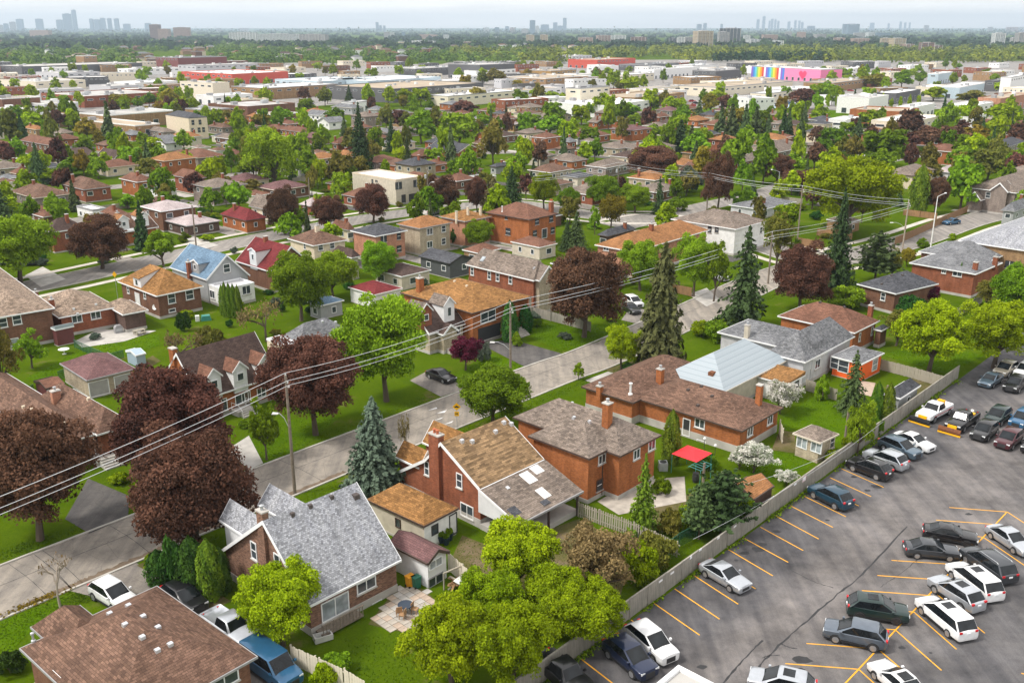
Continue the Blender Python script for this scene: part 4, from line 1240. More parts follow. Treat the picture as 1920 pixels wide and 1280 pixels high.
h = House('brick_house', 'orange brick house with broad tan hip roof, dark double garage and white picture window')
b = h.block(z2(737, 322), 750, z2(1072, 232), 5.2, 2.3, 'hip', 'br_orange', 'sh_tan', az=44, fascia='brown_trim')
b.win('R', z2(825, 338), 3.1, 1.7, pane='pane'); b.door('R', z2(832, 425), 4.6, 2.3, 'door_dark', 'brown_trim', name='garage_door')
b.chim(z2(443, 195), z2(0, 125)[1], .95, .8, 'br_orange')
for q in ((637, 143), (705, 170)): b.vent(z2(*q), 'st_cream')
posts(h, b, [(b.x1 - .3, .1), (b.x1 - .3, b.y0 + 2.5)], 0, 5.0, .3, 'cream_trim')
steps(h, b, b.x1 - 3.4, -.2, 2.0, 6)
h = House('cape_house', 'stone cape house with brown roof, dormers and portico behind the dwarf maple')
b = h.block(z2(495, 437), 735, z2(697, 362), 3.2, 3.4, 'gable', 'br_beige', 'sh_darkbrown', az=44, ridge='x', ov=.25)
dormer(b, z2(607, 312), back=1.2, w_=2.0, h_=2.3, rise=1.0, wall='sd_white', roofm='sh_greybrown', win=(.8, 1.4)); dormer(b, z2(478, 345), back=1.2, w_=2.0, h_=2.0, rise=1.0, wall='br_red', roofm='sh_greybrown')
b.win('R', z2(645, 415), 1.7, 1.5); q = b.on_face('R', z2(580, 450))
h.local(b, q.x - 1.5, q.x + 1.5, -1.2, 2, 3.0, 1.2, 'gable', 'br_beige', 'sh_darkbrown', .2, ridge='y'); steps(h, b, q.x, -1.0, 1.6, 4)
b.chim(z2(590, 195), z2(0, 172)[1], .01, .01) if False else None
h = House('cream_house', 'cream house with grey hip roof and flat side extension, behind the cape house')
b = h.block(z1(1690, 490), z1(1585, 0)[0], (655, 0)[0], 3.6, 1.9, 'hip', 'st_cream', 'sh_midgrey', az=44)
b.vent(z1(1812, 372)); b.vent(z1(1887, 375)); b2 = h.block(z1(1615, 520), z1(1498, 0)[0], z1(1690, 0)[0], 3.0, .3, 'flat', 'st_cream', 'st_grey', az=44, ov=.05, fascia='white_trim')
b2.win('R', z1(1640, 540), 1.2, 1.3); b.win('R', z1(1760, 500), .9, 1.2)
# garages in the back gardens
def garage(label, F, L, Rr, he=2.6, rise=1.2, roof='hip', wall='st_beige', roofm='sh_brown', az=44, ridge=None, fascia='white_trim', wins=True):
    h = House('garage', label, 'garage'); b = h.block(F, L, Rr, he, rise, roof, wall, roofm, az=az, ov=.25, ridge=ridge, base=.1, fascia=fascia)
    if wins: autowins(b, 1, random.Random(F[0]))
    return b
garage('small beige garage with red-brown hip roof below the large orange brick house', m2(1115, 702), m2(952, 0)[0], m2(1215, 0)[0], roofm='sh_redbrown')
garage('tan garage with red-brown roof behind the charcoal garden shed', m2(775, 735), m2(680, 0)[0], m2(900, 0)[0], wall='br_tan', roofm='sh_redbrown')
garage('charcoal-sided outbuilding with dark grey gabled roof', m2(610, 792), m2(435, 0)[0], m2(752, 0)[0], he=3.0, rise=1.1, roof='gable', wall='sd_charcoal', roofm='sh_dark', ridge='y', fascia='black_trim')
garage('beige garage with dull red-brown hip roof under the leaning green tree', m2(338, 866), m2(180, 0)[0], m2(505, 0)[0], roofm='sh_darkbrown')
garage('white garage with deep red hip roof and white gutters', m2(187, 968), m2(38, 0)[0], m2(345, 0)[0], wall='st_white', roofm='sh_red')
garage('low garage with charcoal roof behind the round purple maple', m2(1500, 860), m2(1175, 0)[0], m2(1600, 0)[0], he=2.8, roofm='sh_dark', wall='br_dark')
garage('grey-roofed garage near the willow trunk of the back garden', m1(1800, 1030), m1(1730, 0)[0], m1(1935, 0)[0], roofm='sh_blue', he=2.4, rise=.8, wall='sd_grey')
garage('small charcoal-roofed garage backing on the wooden lot fence', z3(1225, 800), z3(1130, 0)[0], z3(1340, 0)[0], he=2.3, rise=1.0, roofm='sh_dark', wall='sd_grey')
h = House('garden_house', 'small stone summerhouse with hipped grey-brown roof and two white windows', 'garden house')
b = h.block((1538.3, 830), 1486.7, (1573.3, 813.3), 2.6, .9, 'hip', 'br_beige', 'sh_greybrown', az=None, ov=.3, base=0, fascia='cream_trim')
b.win('L', z3(672, 1048), 1.3, 1.3, pane='pane_light', sill=False); b.win('L', z3(752, 1072), 1.3, 1.3, pane='pane_light', sill=False); b.win('R', z3(840, 1045), .9, 1.4, 'cream_trim')
h = House('shed', 'weathered wooden shed with worn orange-brown roof inside the lot fence', 'shed')
b = h.block(z6(400, 228), z6(250, 0)[0], z6(512, 0)[0], 2.0, .9, 'gable', 'br_dark', 'sh_orange', az=43, ridge='x', ov=.1, base=0, th=.08, fascia='brown_trim')
# pink house and white house right of centre
h = House('brick_house', 'pale pink brick house with orange-tan hip roof behind the tall brown spruce')
b = h.block((1188, 472), 1115, 1330, 5.2, 2.2, 'hip', 'br_pink', 'sh_orange', az=42)
b.chim(m2(1743, 605), m2(0, 570)[1], .7, .7, 'br_red'); b.win('L', m2(1490, 705), 1.3, 1.0)
h = House('white_house', 'white stucco two-storey house with wide grey-brown hip roof')
b = h.block((1380, 430), 1258, (1440, 418), 5.6, 2.2, 'hip', 'st_white', 'sh_greybrown', az=44, fascia='white_trim')
b.win('L', m3(152, 600), .9, 1.4, 'brown_trim'); b.win('L', m3(192, 600), .9, 1.4, 'brown_trim'); b.win('R', m3(440, 605), 1.0, 1.4)
h = House('modern_house', 'modern cream flat-roofed two-storey house with tall dark windows and black garage door')
b = h.block(m2(305, 328), 660, m2(455, 308)[0], 6.4, .35, 'flat', 'st_beige', 'st_grey', az=44, ov=.05, fascia='st_cream')
for q, w_, h_ in (((322, 355), 2.2, 1.9), ((423, 342), 2.2, 1.9), ((175, 330), .7, 1.0), ((198, 330), .9, .6)): b.win('R' if q[0] > 300 else 'L', m2(*q), w_, h_, 'black_trim', sill=False)
b.door('R', m2(415, 440), 4.2, 2.3, 'door_dark', 'black_trim', name='garage_door'); b.door('R', m2(350, 425), 1.4, 2.4, 'door_dark', 'black_trim')
# ================================================================ houses further back, one entry each: F corner, left/right columns, eave, rise, roof, wall, kind
RN = {'sh_brown': 'brown', 'sh_redbrown': 'red-brown', 'sh_darkbrown': 'dark brown', 'sh_tan': 'tan', 'sh_orange': 'orange-tan', 'sh_grey': 'pale grey', 'sh_midgrey': 'grey', 'sh_dark': 'charcoal', 'sh_greybrown': 'grey-brown',
      'sh_blue': 'blue', 'sh_red': 'dark red', 'sh_pale': 'pale pink-grey', 'sh_mix': 'mottled', 'sh_maroon': 'maroon-brown', 'st_white': 'white', 'roof_metal': 'pale metal', 'st_grey': 'light grey'}
WN = {'br_red': 'red brick', 'br_orange': 'orange brick', 'br_brown': 'brown brick', 'br_dark': 'dark brick', 'br_tan': 'tan brick', 'br_pink': 'pink brick', 'br_beige': 'beige brick', 'br_yellow': 'yellow brick', 'br_taupe': 'taupe brick',
      'st_white': 'white', 'st_cream': 'cream', 'st_beige': 'beige', 'st_grey': 'light grey', 'sd_white': 'white-sided', 'sd_grey': 'grey-sided', 'st_dark': 'charcoal', 'sd_charcoal': 'charcoal'}
GN = {'hip': 'hip', 'gable': 'gabled', 'flat': 'flat'}
def mids(fn, items, az=AZ):
    rng = random.Random(len(items) * 7 + 3)
    for it in items:
        x, y, lx, rx, he, rise, rm, wm = it[:8]
        tall = he > 4.6
        he *= .86; rise *= 1.12
        kind = it[8] if len(it) > 8 else 'hip'
        ch = it[9] if len(it) > 9 else rng.random() < .6
        sto = 2 if tall else 1
        lab = f"{WN[wm]} {'two-storey house' if sto == 2 else 'bungalow'} with {RN[rm]} {GN[kind[:5] if kind.startswith('gable') else kind]} roof" + (' and chimney' if ch else '') + ' behind the side street'
        h = House('brick_house' if wm.startswith('br') else 'house', lab, 'house', 'houses behind the side street: ' + lab)
        rd = 'y' if kind == 'gabley' else ('x' if kind == 'gable' else None)
        b = h.block(fn(x, y), fn(lx, 0)[0], fn(rx, 0)[0], he, rise, 'gable' if kind.startswith('gable') else kind, wm, rm, az=az + rng.uniform(-2, 2), ridge=rd, base=.3, ov=.4 if kind != 'flat' else .05, fascia=rng.choice(['white_trim', 'brown_trim', 'grey_trim', 'cream_trim', 'grey_trim']))
        autowins(b, sto, rng)
        if ch and kind != 'flat': autochim(b, rng)
O, RB, BR, TN, GB, DK, MG = 'sh_orange', 'sh_redbrown', 'sh_brown', 'sh_tan', 'sh_greybrown', 'sh_dark', 'sh_midgrey'
mids(m1, [
    (285, 130, 108, 388, 5.5, 1.8, RB, 'br_brown'), (440, 150, 388, 540, 3.2, 1.5, DK, 'br_brown'), (590, 130, 530, 720, 3.2, 1.6, BR, 'br_orange'), (600, 70, 535, 700, 3.2, 1.4, O, 'br_tan'),
    (740, 72, 675, 832, 3, 1.3, MG, 'br_orange'), (920, 55, 800, 990, 3, 1.3, GB, 'br_taupe'), (1060, 82, 965, 1140, 5, 1.4, O, 'st_beige'), (930, 120, 822, 1030, 3.4, 2.2, MG, 'st_white', 'gable'),
    (1290, 92, 1205, 1362, 3.2, 1.4, GB, 'br_brown'), (1110, 200, 985, 1275, 3.4, 1.9, RB, 'br_taupe'), (1310, 182, 1250, 1380, 3, 1.4, RB, 'br_red'), (440, 200, 300, 560, 3, 2, 'sh_darkbrown', 'br_dark', 'gable'),
    (640, 205, 540, 735, 3.2, 2.2, 'sh_darkbrown', 'br_brown', 'gabley'), (790, 185, 700, 850, 3.2, 1.6, RB, 'br_brown'), (90, 288, 50, 200, 3, 1.5, RB, 'br_red'), (190, 425, 55, 410, 4.2, 2.0, BR, 'br_taupe'),
    (470, 378, 345, 632, 4.2, 2.0, BR, 'br_red'), (770, 335, 668, 872, 5, 1.5, RB, 'br_orange'), (1085, 318, 970, 1162, 5.2, 1.8, RB, 'br_red'), (905, 500, 785, 1112, 5.6, 1.3, 'sh_pale', 'br_brown'),
    (1050, 582, 920, 1245, 3.0, 1.2, 'sh_pale', 'br_dark'), (1382, 552, 1235, 1505, 3.6, 1.8, 'sh_red', 'br_orange'), (285, 618, 225, 485, 5.2, 2, 'sh_darkbrown', 'br_red'), (1800, 205, 1700, 1930, 5.6, 1.3, O, 'br_tan'),
    (1745, 470, 1680, 1900, 3.2, 1.4, 'sh_pale', 'br_red'), (1740, 265, 1665, 1785, 3, 1, 'roof_metal', 'st_grey'), (1500, 490, 1400, 1600, 3.2, 2.4, GB, 'st_cream', 'gabley'), (520, 500, 430, 600, 2.6, .4, 'st_white', 'st_white', 'flat'),
    (200, 505, 130, 300, 2.6, 1.1, RB, 'br_taupe'), (640, 525, 560, 730, 3.4, 1.3, RB, 'br_brown'), (1560, 40, 1480, 1640, 3.2, 1.4, RB, 'br_red'), (60, 40, -60, 130, 3.2, 1.4, RB, 'br_orange'), (1700, 55, 1560, 1780, 3.2, 1.4, RB, 'br_orange'),
    (1780, 90, 1690, 1860, 3.2, 1.6, 'sh_maroon', 'br_brown'), (1900, 120, 1860, 1990, 3.2, 1.6, RB, 'br_red'), (340, 60, 250, 420, 3.2, 1.3, GB, 'br_taupe'), (150, 95, 50, 170, 2.8, 1, 'sh_pale', 'st_cream'), (10, 170, -60, 60, 3.2, 1.3, 'sh_blue', 'br_brown'),
    (30, 610, -90, 80, 3.6, 1.6, BR, 'br_brown'), (1900, 350, 1830, 1990, 3.0, 1.2, 'sh_darkbrown', 'br_orange')])
h = House('cape_house', 'brown-roofed brick cape house with two white dormers facing the side street')
b = h.block(m1(695, 615), m1(560, 0)[0], m1(892, 0)[0], 3.2, 2.8, 'gable', 'br_orange', 'sh_brown', az=43, ridge='x')
for q in ((697, 570), (808, 548)): dormer(b, m1(*q), back=1.2, w_=2.2, h_=2.0, rise=.8, roofm='sh_orange')
b.chim(m1(665, 545), m1(0, 508)[1], .7, .6, 'br_red'); b.skylight(m1(735, 604), 1.6, .8, 'st_white')
mids(m2, [
    (60, 192, -40, 122, 5.6, 1.3, O, 'br_tan'), (200, 226, 105, 345, 3.2, 1.5, RB, 'br_taupe'), (340, 248, 215, 440, 3, 1.4, BR, 'br_orange'), (440, 192, 380, 562, 4, 1.7, RB, 'br_orange'), (655, 170, 470, 790, 3.4, 2.2, DK, 'br_orange', 'gabley'),
    (525, 240, 445, 612, 3, 1.3, RB, 'br_orange'), (830, 125, 735, 885, 3.2, 1.5, BR, 'br_brown'), (820, 85, 742, 862, 5, 1.6, RB, 'br_orange', 'gable'), (1150, 88, 1062, 1238, 5.4, 1.4, RB, 'br_orange'), (1040, 125, 988, 1078, 3, 1.3, RB, 'br_red'),
    (1260, 152, 1195, 1322, 3, 1.2, BR, 'br_taupe'), (1285, 110, 1235, 1330, 4, 1.4, MG, 'br_red'), (1330, 85, 1255, 1402, 3.4, 1.5, RB, 'st_white'), (1430, 78, 1350, 1518, 3.4, 1.5, RB, 'br_orange'), (1640, 45, 1508, 1752, 5.4, 1.4, 'sh_maroon', 'br_orange'),
    (1120, 195, 962, 1215, 3.6, 1.7, GB, 'st_beige'), (1300, 220, 1160, 1392, 3.4, 1.7, GB, 'br_orange'), (1490, 255, 1368, 1632, 3.4, 1.7, GB, 'br_taupe'), (1560, 148, 1412, 1692, 3.8, 1.5, GB, 'br_beige'), (1725, 155, 1600, 1888, 3.8, 1.5, GB, 'st_beige'),
    (1330, 310, 1238, 1425, 3, 1, DK, 'st_beige'), (790, 315, 715, 872, 2.8, .3, 'st_white', 'st_cream', 'flat'), (650, 330, 560, 762, 3.2, 1.5, RB, 'br_brown'), (480, 330, 330, 560, 3.2, 1.5, RB, 'br_brown'), (90, 420, 0, 300, 3.2, 1.5, RB, 'br_red'),
    (250, 60, 155, 320, 4, 1.4, MG, 'br_taupe'), (200, 90, 110, 275, 3.4, 1.5, RB, 'br_brown'), (320, 90, 270, 372, 3.6, 1.4, 'sh_maroon', 'br_brown'), (700, 275, 620, 800, 3, 1.2, RB, 'br_red'), (1800, 25, 1690, 1860, 3.4, 1.3, GB, 'br_taupe'),
    (40, 605, -60, 75, 3.2, 1.4, RB, 'st_cream'), (60, 760, -60, 110, 5, 1.2, 'sh_darkbrown', 'st_beige'), (1500, 640, 1440, 1660, 2.8, 1, DK, 'br_dark'), (870, 250, 830, 960, 2.8, .8, DK, 'sd_grey'), (1880, 110, 1800, 1960, 3.2, 1.2, O, 'br_tan'), (40, 110, -40, 90, 3.2, 1.3, RB, 'br_brown')])
mids(m3, [
    (90, 178, -10, 188, 3.2, 1.1, O, 'br_tan'), (60, 275, -20, 165, 3.2, 1.8, RB, 'br_red', 'gabley'), (535, 168, 372, 692, 5.2, 2.6, GB, 'br_taupe'), (800, 135, 690, 922, 3.6, 1.8, GB, 'br_taupe'), (920, 115, 825, 992, 3.6, 1.6, RB, 'br_brown'),
    (1300, 300, 1122, 1425, 4.6, 1.7, GB, 'st_cream'), (755, 52, 690, 822, 5.4, 1.3, DK, 'st_cream'), (120, 75, 45, 218, 4.4, 1.3, DK, 'br_orange'), (1645, 168, 1555, 1825, 3.2, 1.3, 'sh_maroon', 'br_red'), (1810, 142, 1670, 1935, 3.2, 1.6, DK, 'br_taupe'),
    (450, 490, 260, 640, 2.8, 1.1, MG, 'st_grey'), (1440, 65, 1380, 1500, 3.4, 1.4, RB, 'br_red'), (1110, 50, 1015, 1150, 3, 1.2, O, 'br_tan'), (1500, 280, 1400, 1620, 3, 1, 'sh_pale', 'st_white'), (1330, 45, 1250, 1400, 3.4, 1.4, RB, 'br_red'), (1890, 110, 1840, 1960, 3.2, 1.3, RB, 'br_red'),
    (1870, 500, 1790, 1960, 5.0, 1.6, MG, 'sd_grey'), (1250, 20, 1180, 1330, 3.4, 1.2, RB, 'st_cream')])
mids(t2, [
    (620, 590, 548, 705, 4, 1.6, MG, 'br_orange'), (490, 645, 438, 565, 4.4, 2.4, MG, 'st_white', 'gabley'), (560, 675, 488, 622, 4, 2.2, 'sh_darkbrown', 'st_white', 'gabley'), (350, 680, 268, 412, 4, 1.2, O, 'br_tan'), (475, 690, 412, 555, 4, 1.2, O, 'br_tan'),
    (205, 755, 158, 262, 4, 1.2, GB, 'br_taupe'), (1200, 612, 1138, 1268, 4, 1.2, DK, 'br_orange'), (970, 702, 908, 1018, 4, 1.2, 'sh_pale', 'br_yellow'), (1170, 660, 1100, 1300, 4.6, 2, GB, 'br_beige', 'gabley'), (1440, 690, 1385, 1530, 4, 2, GB, 'br_orange', 'gabley'),
    (1570, 680, 1500, 1622, 4, 1.6, DK, 'br_orange'), (1640, 640, 1540, 1720, 3.4, 1.4, GB, 'br_taupe'), (1790, 660, 1745, 1850, 3.6, 1.4, RB, 'br_red'), (780, 670, 720, 840, 3.6, 1.4, MG, 'br_brown'), (200, 620, 140, 260, 3.8, 1.6, MG, 'sd_grey'), (60, 610, -60, 130, 4, 1.6, MG, 'sd_grey'),
    (680, 640, 620, 740, 3.4, 1.4, RB, 'br_orange'), (1000, 610, 930, 1060, 3.4, 1.3, GB, 'st_cream'), (1300, 740, 1250, 1370, 3.4, 1.3, RB, 'br_orange'), (120, 720, 50, 180, 3.4, 1.3, RB, 'br_brown'), (900, 640, 850, 940, 3.4, 1.2, DK, 'br_brown')])
mids(t1, [
    (1440, 660, 1380, 1500, 3.6, 1.4, O, 'br_orange'), (1690, 680, 1650, 1740, 3.6, 1.4, RB, 'br_red'), (1800, 650, 1715, 1880, 4, 1.8, MG, 'st_white', 'gabley'), (1320, 680, 1240, 1380, 3.6, 1.3, O, 'br_orange'), (1250, 720, 1160, 1320, 3.6, 1.3, BR, 'br_taupe'), (1850, 690, 1780, 1950, 4, 1.8, MG, 'st_white', 'gable'),
    (1620, 700, 1550, 1700, 3.6, 1.3, RB, 'br_red'), (40, 690, -40, 120, 3.6, 1.3, GB, 'br_taupe'), (200, 730, 130, 260, 3.6, 1.3, O, 'br_tan')])
mids(t3, [(800, 700, 690, 850, 4.6, 1.2, DK, 'st_cream'), (560, 700, 480, 640, 3.4, 1.2, GB, 'br_taupe'), (1700, 700, 1640, 1760, 3.6, 1.6, RB, 'br_brown', 'gabley'), (1180, 740, 1090, 1260, 3.4, 1.2, O, 'br_orange')])
h = House('townhouse', 'tall pale townhouse with dark mansard top and narrow black-framed windows', 'house')
b = h.block(t1(1060, 668), 310, t1(1165, 0)[0], 8.6, .4, 'flat', 'st_cream', 'st_dark', az=48, ov=.05, fascia='st_dark')
for q in ((1085, 690), (1125, 688), (1085, 735), (1120, 732), (1145, 730)): b.win('R', t1(*q), 1.2, 2.0, 'black_trim', sill=False)
h.local(b, .3, b.x1 - .3, .3, b.y1 - .3, 8.8, 1.8, 'hip', 'st_dark', 'sh_dark', .1, 'black_trim', 0, zb=8.5)
# ================================================================ trees
def leaf_mat(name, dark, light, trans=0.25, hue=0.03, val=0.35):
    m, t, b = nodes(name)
    at = N(t, 'ShaderNodeAttribute'); at.attribute_name = 'tone'
    oi = N(t, 'ShaderNodeObjectInfo')
    col = mixc(t, at.outputs['Fac'], rgb(dark), rgb(light))
    hs = N(t, 'ShaderNodeHueSaturation')
    mr = N(t, 'ShaderNodeMapRange'); mr.inputs['To Min'].default_value = 0.5 - hue; mr.inputs['To Max'].default_value = 0.5 + hue
    t.links.new(oi.outputs['Random'], mr.inputs['Value']); t.links.new(mr.outputs['Result'], hs.inputs['Hue'])
    mr2 = N(t, 'ShaderNodeMapRange'); mr2.inputs['To Min'].default_value = 1 - val; mr2.inputs['To Max'].default_value = 1 + val
    ml = N(t, 'ShaderNodeMath'); ml.operation = 'MULTIPLY'; ml.inputs[1].default_value = 7.31
    fr = N(t, 'ShaderNodeMath'); fr.operation = 'FRACT'
    t.links.new(oi.outputs['Random'], ml.inputs[0]); t.links.new(ml.outputs[0], fr.inputs[0]); t.links.new(fr.outputs[0], mr2.inputs['Value'])
    t.links.new(mr2.outputs['Result'], hs.inputs['Value'])
    t.links.new(col, hs.inputs['Color'])
    t.links.new(hs.outputs['Color'], b.inputs['Base Color'])
    b.inputs['Roughness'].default_value = 0.75
    b.inputs['Specular IOR Level'].default_value = 0.06
    tr = N(t, 'ShaderNodeBsdfTranslucent')
    t.links.new(hs.outputs['Color'], tr.inputs['Color'])
    ms = N(t, 'ShaderNodeMixShader'); ms.inputs[0].default_value = trans
    o = [n for n in t.nodes if n.type == 'OUTPUT_MATERIAL'][0]
    t.links.new(b.outputs[0], ms.inputs[1]); t.links.new(tr.outputs[0], ms.inputs[2]); t.links.new(ms.outputs[0], o.inputs['Surface'])
    return m
leaf_mat('lf_green', (0.075, 0.14, 0.005), (0.215, 0.335, 0.016), hue=0.016)
leaf_mat('lf_lime', (0.115, 0.18, 0.003), (0.33, 0.44, 0.01), hue=0.01, val=.25)
leaf_mat('lf_gold', (0.13, 0.11, 0.012), (0.30, 0.24, 0.025), hue=0.02, val=.25)
leaf_mat('lf_purple', (0.055, 0.03, 0.021), (0.19, 0.092, 0.06), hue=0.015, val=.25)
leaf_mat('lf_magenta', (0.05, 0.008, 0.018), (0.16, 0.025, 0.045), hue=0.01, val=.2)
leaf_mat('lf_spruce', (0.032, 0.055, 0.018), (0.085, 0.13, 0.045), 0.08)
leaf_mat('lf_bluespruce', (0.05, 0.075, 0.055), (0.14, 0.18, 0.125), 0.08, val=.2)
leaf_mat('lf_brownspruce', (0.05, 0.055, 0.02), (0.15, 0.14, 0.055), 0.08, val=.2)
leaf_mat('lf_cedar', (0.02, 0.06, 0.012), (0.06, 0.14, 0.02), 0.1)
leaf_mat('lf_limecedar', (0.05, 0.11, 0.012), (0.15, 0.25, 0.02), 0.1, val=.15)
leaf_mat('lf_olive', (0.09, 0.10, 0.012), (0.23, 0.22, 0.04), val=.2)
leaf_mat('lf_bud', (0.12, 0.10, 0.04), (0.28, 0.22, 0.09), val=.2)
leaf_mat('lf_white', (0.10, 0.15, 0.03), (0.82, 0.78, 0.74), 0.2, val=.1)
leaf_mat('lf_far', (0.03, 0.075, 0.012), (0.11, 0.19, 0.022), 0.1)
plain('bark', (0.10, 0.075, 0.055), 0.95, 0.3, 3)
plain('bark_pale', (0.32, 0.27, 0.22), 0.9, 0.25, 3)
def leaf_mesh(name, pos, nrm, size, tone, mat, rng, aspect=1.0, upv=None, zs=1.0):
    """one quad per leaf spray"""
    n = len(pos)
    nrm = nrm / np.maximum(np.linalg.norm(nrm, axis=1), 1e-6)[:, None]
    rv = rng.normal(size=(n, 3)) if upv is None else upv + rng.normal(size=(n, 3)) * .25
    u = np.cross(nrm, rv); u /= np.maximum(np.linalg.norm(u, axis=1), 1e-6)[:, None]
    v = np.cross(nrm, u)
    sz = size * rng.uniform(.6, 1.35, n)
    u = u * sz[:, None] * .5; v = v * (sz * aspect)[:, None] * .5
    # rhombic leaf spray, slightly folded along its length
    k = nrm * (sz * .12)[:, None]
    if zs != 1.0:
        for q in (u, v, k): q[:, 2] *= zs
    vs = np.stack([pos - v, pos + u * .9 - k, pos + v, pos - u * .9 - k], 1).reshape(-1, 3)
    me = bpy.data.meshes.new(name)
    me.vertices.add(4 * n); me.vertices.foreach_set('co', vs.ravel().astype(np.float32))
    me.loops.add(4 * n); me.loops.foreach_set('vertex_index', np.arange(4 * n, dtype=np.int32))
    me.polygons.add(n); me.polygons.foreach_set('loop_start', np.arange(0, 4 * n, 4, dtype=np.int32)); me.polygons.foreach_set('loop_total', np.full(n, 4, dtype=np.int32))
    a = me.attributes.new('tone', 'FLOAT', 'FACE'); a.data.foreach_set('value', np.clip(tone, 0, 1).astype(np.float32))
    me.materials.append(M[mat])
    me.update(calc_edges=True)
    return me
def sph(rng, n):
    v = rng.normal(size=(n, 3)); return v / np.linalg.norm(v, axis=1)[:, None]
def broad(seed, mat, clumps=85, per=110, leaf=.10, zc=.56, rz=.46, flat=.5, gap=.55, cr=(.17, .30), zs=.55):
    """unit crown: radius ~1, height 0..1 (scaled per tree)"""
    rng = np.random.default_rng(seed)
    d = sph(rng, clumps)
    d[:, 2] = np.where(d[:, 2] < -flat * 1.6, -d[:, 2] * rng.uniform(.2, 1, clumps), d[:, 2])
    lob = 1 + .16 * np.sin(3 * np.arctan2(d[:, 1], d[:, 0]) + rng.uniform(0, 6)) + .10 * np.sin(5 * np.arctan2(d[:, 1], d[:, 0]) + rng.uniform(0, 6)) + .12 * np.sin(4 * d[:, 2] + rng.uniform(0, 6))
    r = rng.uniform(gap, .92, clumps) * lob
    c = d * r[:, None] * np.array([.86, .86, rz * .9]) + np.array([0, 0, zc])
    rad = rng.uniform(cr[0], cr[1], clumps)
    base = rng.uniform(.2, .8, clumps)
    P_, N_, T_ = [], [], []
    for i in range(clumps):
        k = int(per * (rad[i] / np.mean(rad)) ** 1.5)
        s = sph(rng, k)
        s[:, 2] = np.where(s[:, 2] < -.35, -s[:, 2], s[:, 2])
        rr = rad[i] * rng.uniform(.4, 1.0, k) ** .6 * rng.choice([1, 1, 1, 1.18], k)
        p = c[i] + s * rr[:, None] * np.array([1, 1, .50])
        P_.append(p); N_.append(s * .7 + rng.normal(size=(k, 3)) * .75 + np.array([0, 0, .45])); T_.append(base[i] + rng.normal(size=k) * .2 + s[:, 2] * .12)
    return leaf_mesh('crown', np.concatenate(P_), np.concatenate(N_), leaf, np.concatenate(T_), mat, rng, 1.3, zs=zs), c
def limbs(seed, c, n=9, r0=.055, forkz=.22, mat='bark', fine=0):
    rng = random.Random(seed)
    mb = MB()
    lean = (rng.uniform(-.05, .05), rng.uniform(-.05, .05))
    mb.tube([(0, 0, -.02), (lean[0] * .5, lean[1] * .5, forkz * .5), (lean[0], lean[1], forkz), (lean[0] * 1.3, lean[1] * 1.3, .62)], [r0 * 1.25, r0, r0 * .85, r0 * .3], 7)
    pick = sorted(range(len(c)), key=lambda i: rng.random())[:n + fine]
    for j, i in enumerate(pick):
        q = Vector(c[i])
        s = Vector((lean[0], lean[1], forkz * rng.uniform(.8, 1.25)))
        m_ = s.lerp(q, .5) + Vector((rng.uniform(-.06, .06), rng.uniform(-.06, .06), .05))
        rr = r0 * (.5 if j < n else .25)
        mb.tube([s, m_, q], [rr, rr * .6, rr * .2], 5, False)
    return mesh('trunk', mb.v, mb.f, uv=False)
def spruce(seed, mat, levels=26, droop=.22, leaf=.07, dens=1.0, shape=1.0, ragged=.18, z0=.06):
    rng = np.random.default_rng(seed)
    P_, N_, T_, U_ = [], [], [], []
    for l in range(levels):
        f = l / (levels - 1)
        z = z0 + (1 - z0 - .03) * f
        rad = (1 - f) ** shape * (1 - ragged * .5) + .035
        nb = max(4, int((13 * (1 - f) + 5) * dens))
        a0 = rng.uniform(0, 6.28)
        for k in range(nb):
            a = a0 + 6.283 * k / nb + rng.normal() * .15
            L = rad * rng.uniform(1 - ragged * 1.6, 1 + ragged)
            n = max(5, int(34 * L + 6))
            s = rng.uniform(.12, 1, n)
            side = rng.normal(size=n) * .10 * L * (1.15 - s)
            dz = -droop * .35 * L * s ** 1.5 + rng.normal(size=n) * .008 + (.10 * L * .35 * (s > .8))
            x = np.cos(a) * L * s - np.sin(a) * side; y = np.sin(a) * L * s + np.cos(a) * side
            P_.append(np.stack([x, y, z + dz], 1))
            out_ = np.stack([np.full(n, np.cos(a)), np.full(n, np.sin(a)), np.zeros(n)], 1)
            N_.append(out_ * .55 + np.array([0, 0, .9]) + rng.normal(size=(n, 3)) * .4)
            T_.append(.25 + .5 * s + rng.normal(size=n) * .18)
    return leaf_mesh('crown', np.concatenate(P_), np.concatenate(N_), leaf, np.concatenate(T_), mat, rng, 1.6, zs=.42)
def pole_trunk(r0=.05, top=.97):
    mb = MB().tube([(0, 0, -.02), (.01, 0, .4), (0, 0, top)], [r0, r0 * .6, r0 * .12], 7)
    return mesh('trunk', mb.v, mb.f, uv=False)
def column(seed, mat, n=4200, leaf=.12, taper=.7):
    rng = np.random.default_rng(seed)
    z = rng.uniform(0.01, 1, n) ** .9
    a = rng.uniform(0, 6.283, n)
    r = np.where(z < .35, .8 + .2 * z / .35, np.clip(1 - ((z - .35) / .65) ** 1.6 * taper - .3 * np.clip((z - .85) / .15, 0, 1), 0, 1))
    r = r * (1 + .10 * np.sin(4 * a + 9 * z) + .07 * np.sin(7 * a - 15 * z)) * rng.uniform(.72, 1.04, n)
    p = np.stack([np.cos(a) * r, np.sin(a) * r, z], 1)
    nn = np.stack([np.cos(a), np.sin(a), .35 * np.ones(n)], 1) + rng.normal(size=(n, 3)) * .4
    t = .5 + .3 * np.sin(4 * a + 9 * z) + rng.normal(size=n) * .2
    return leaf_mesh('crown', p, nn, leaf, t, mat, rng, 1.5, zs=.3)
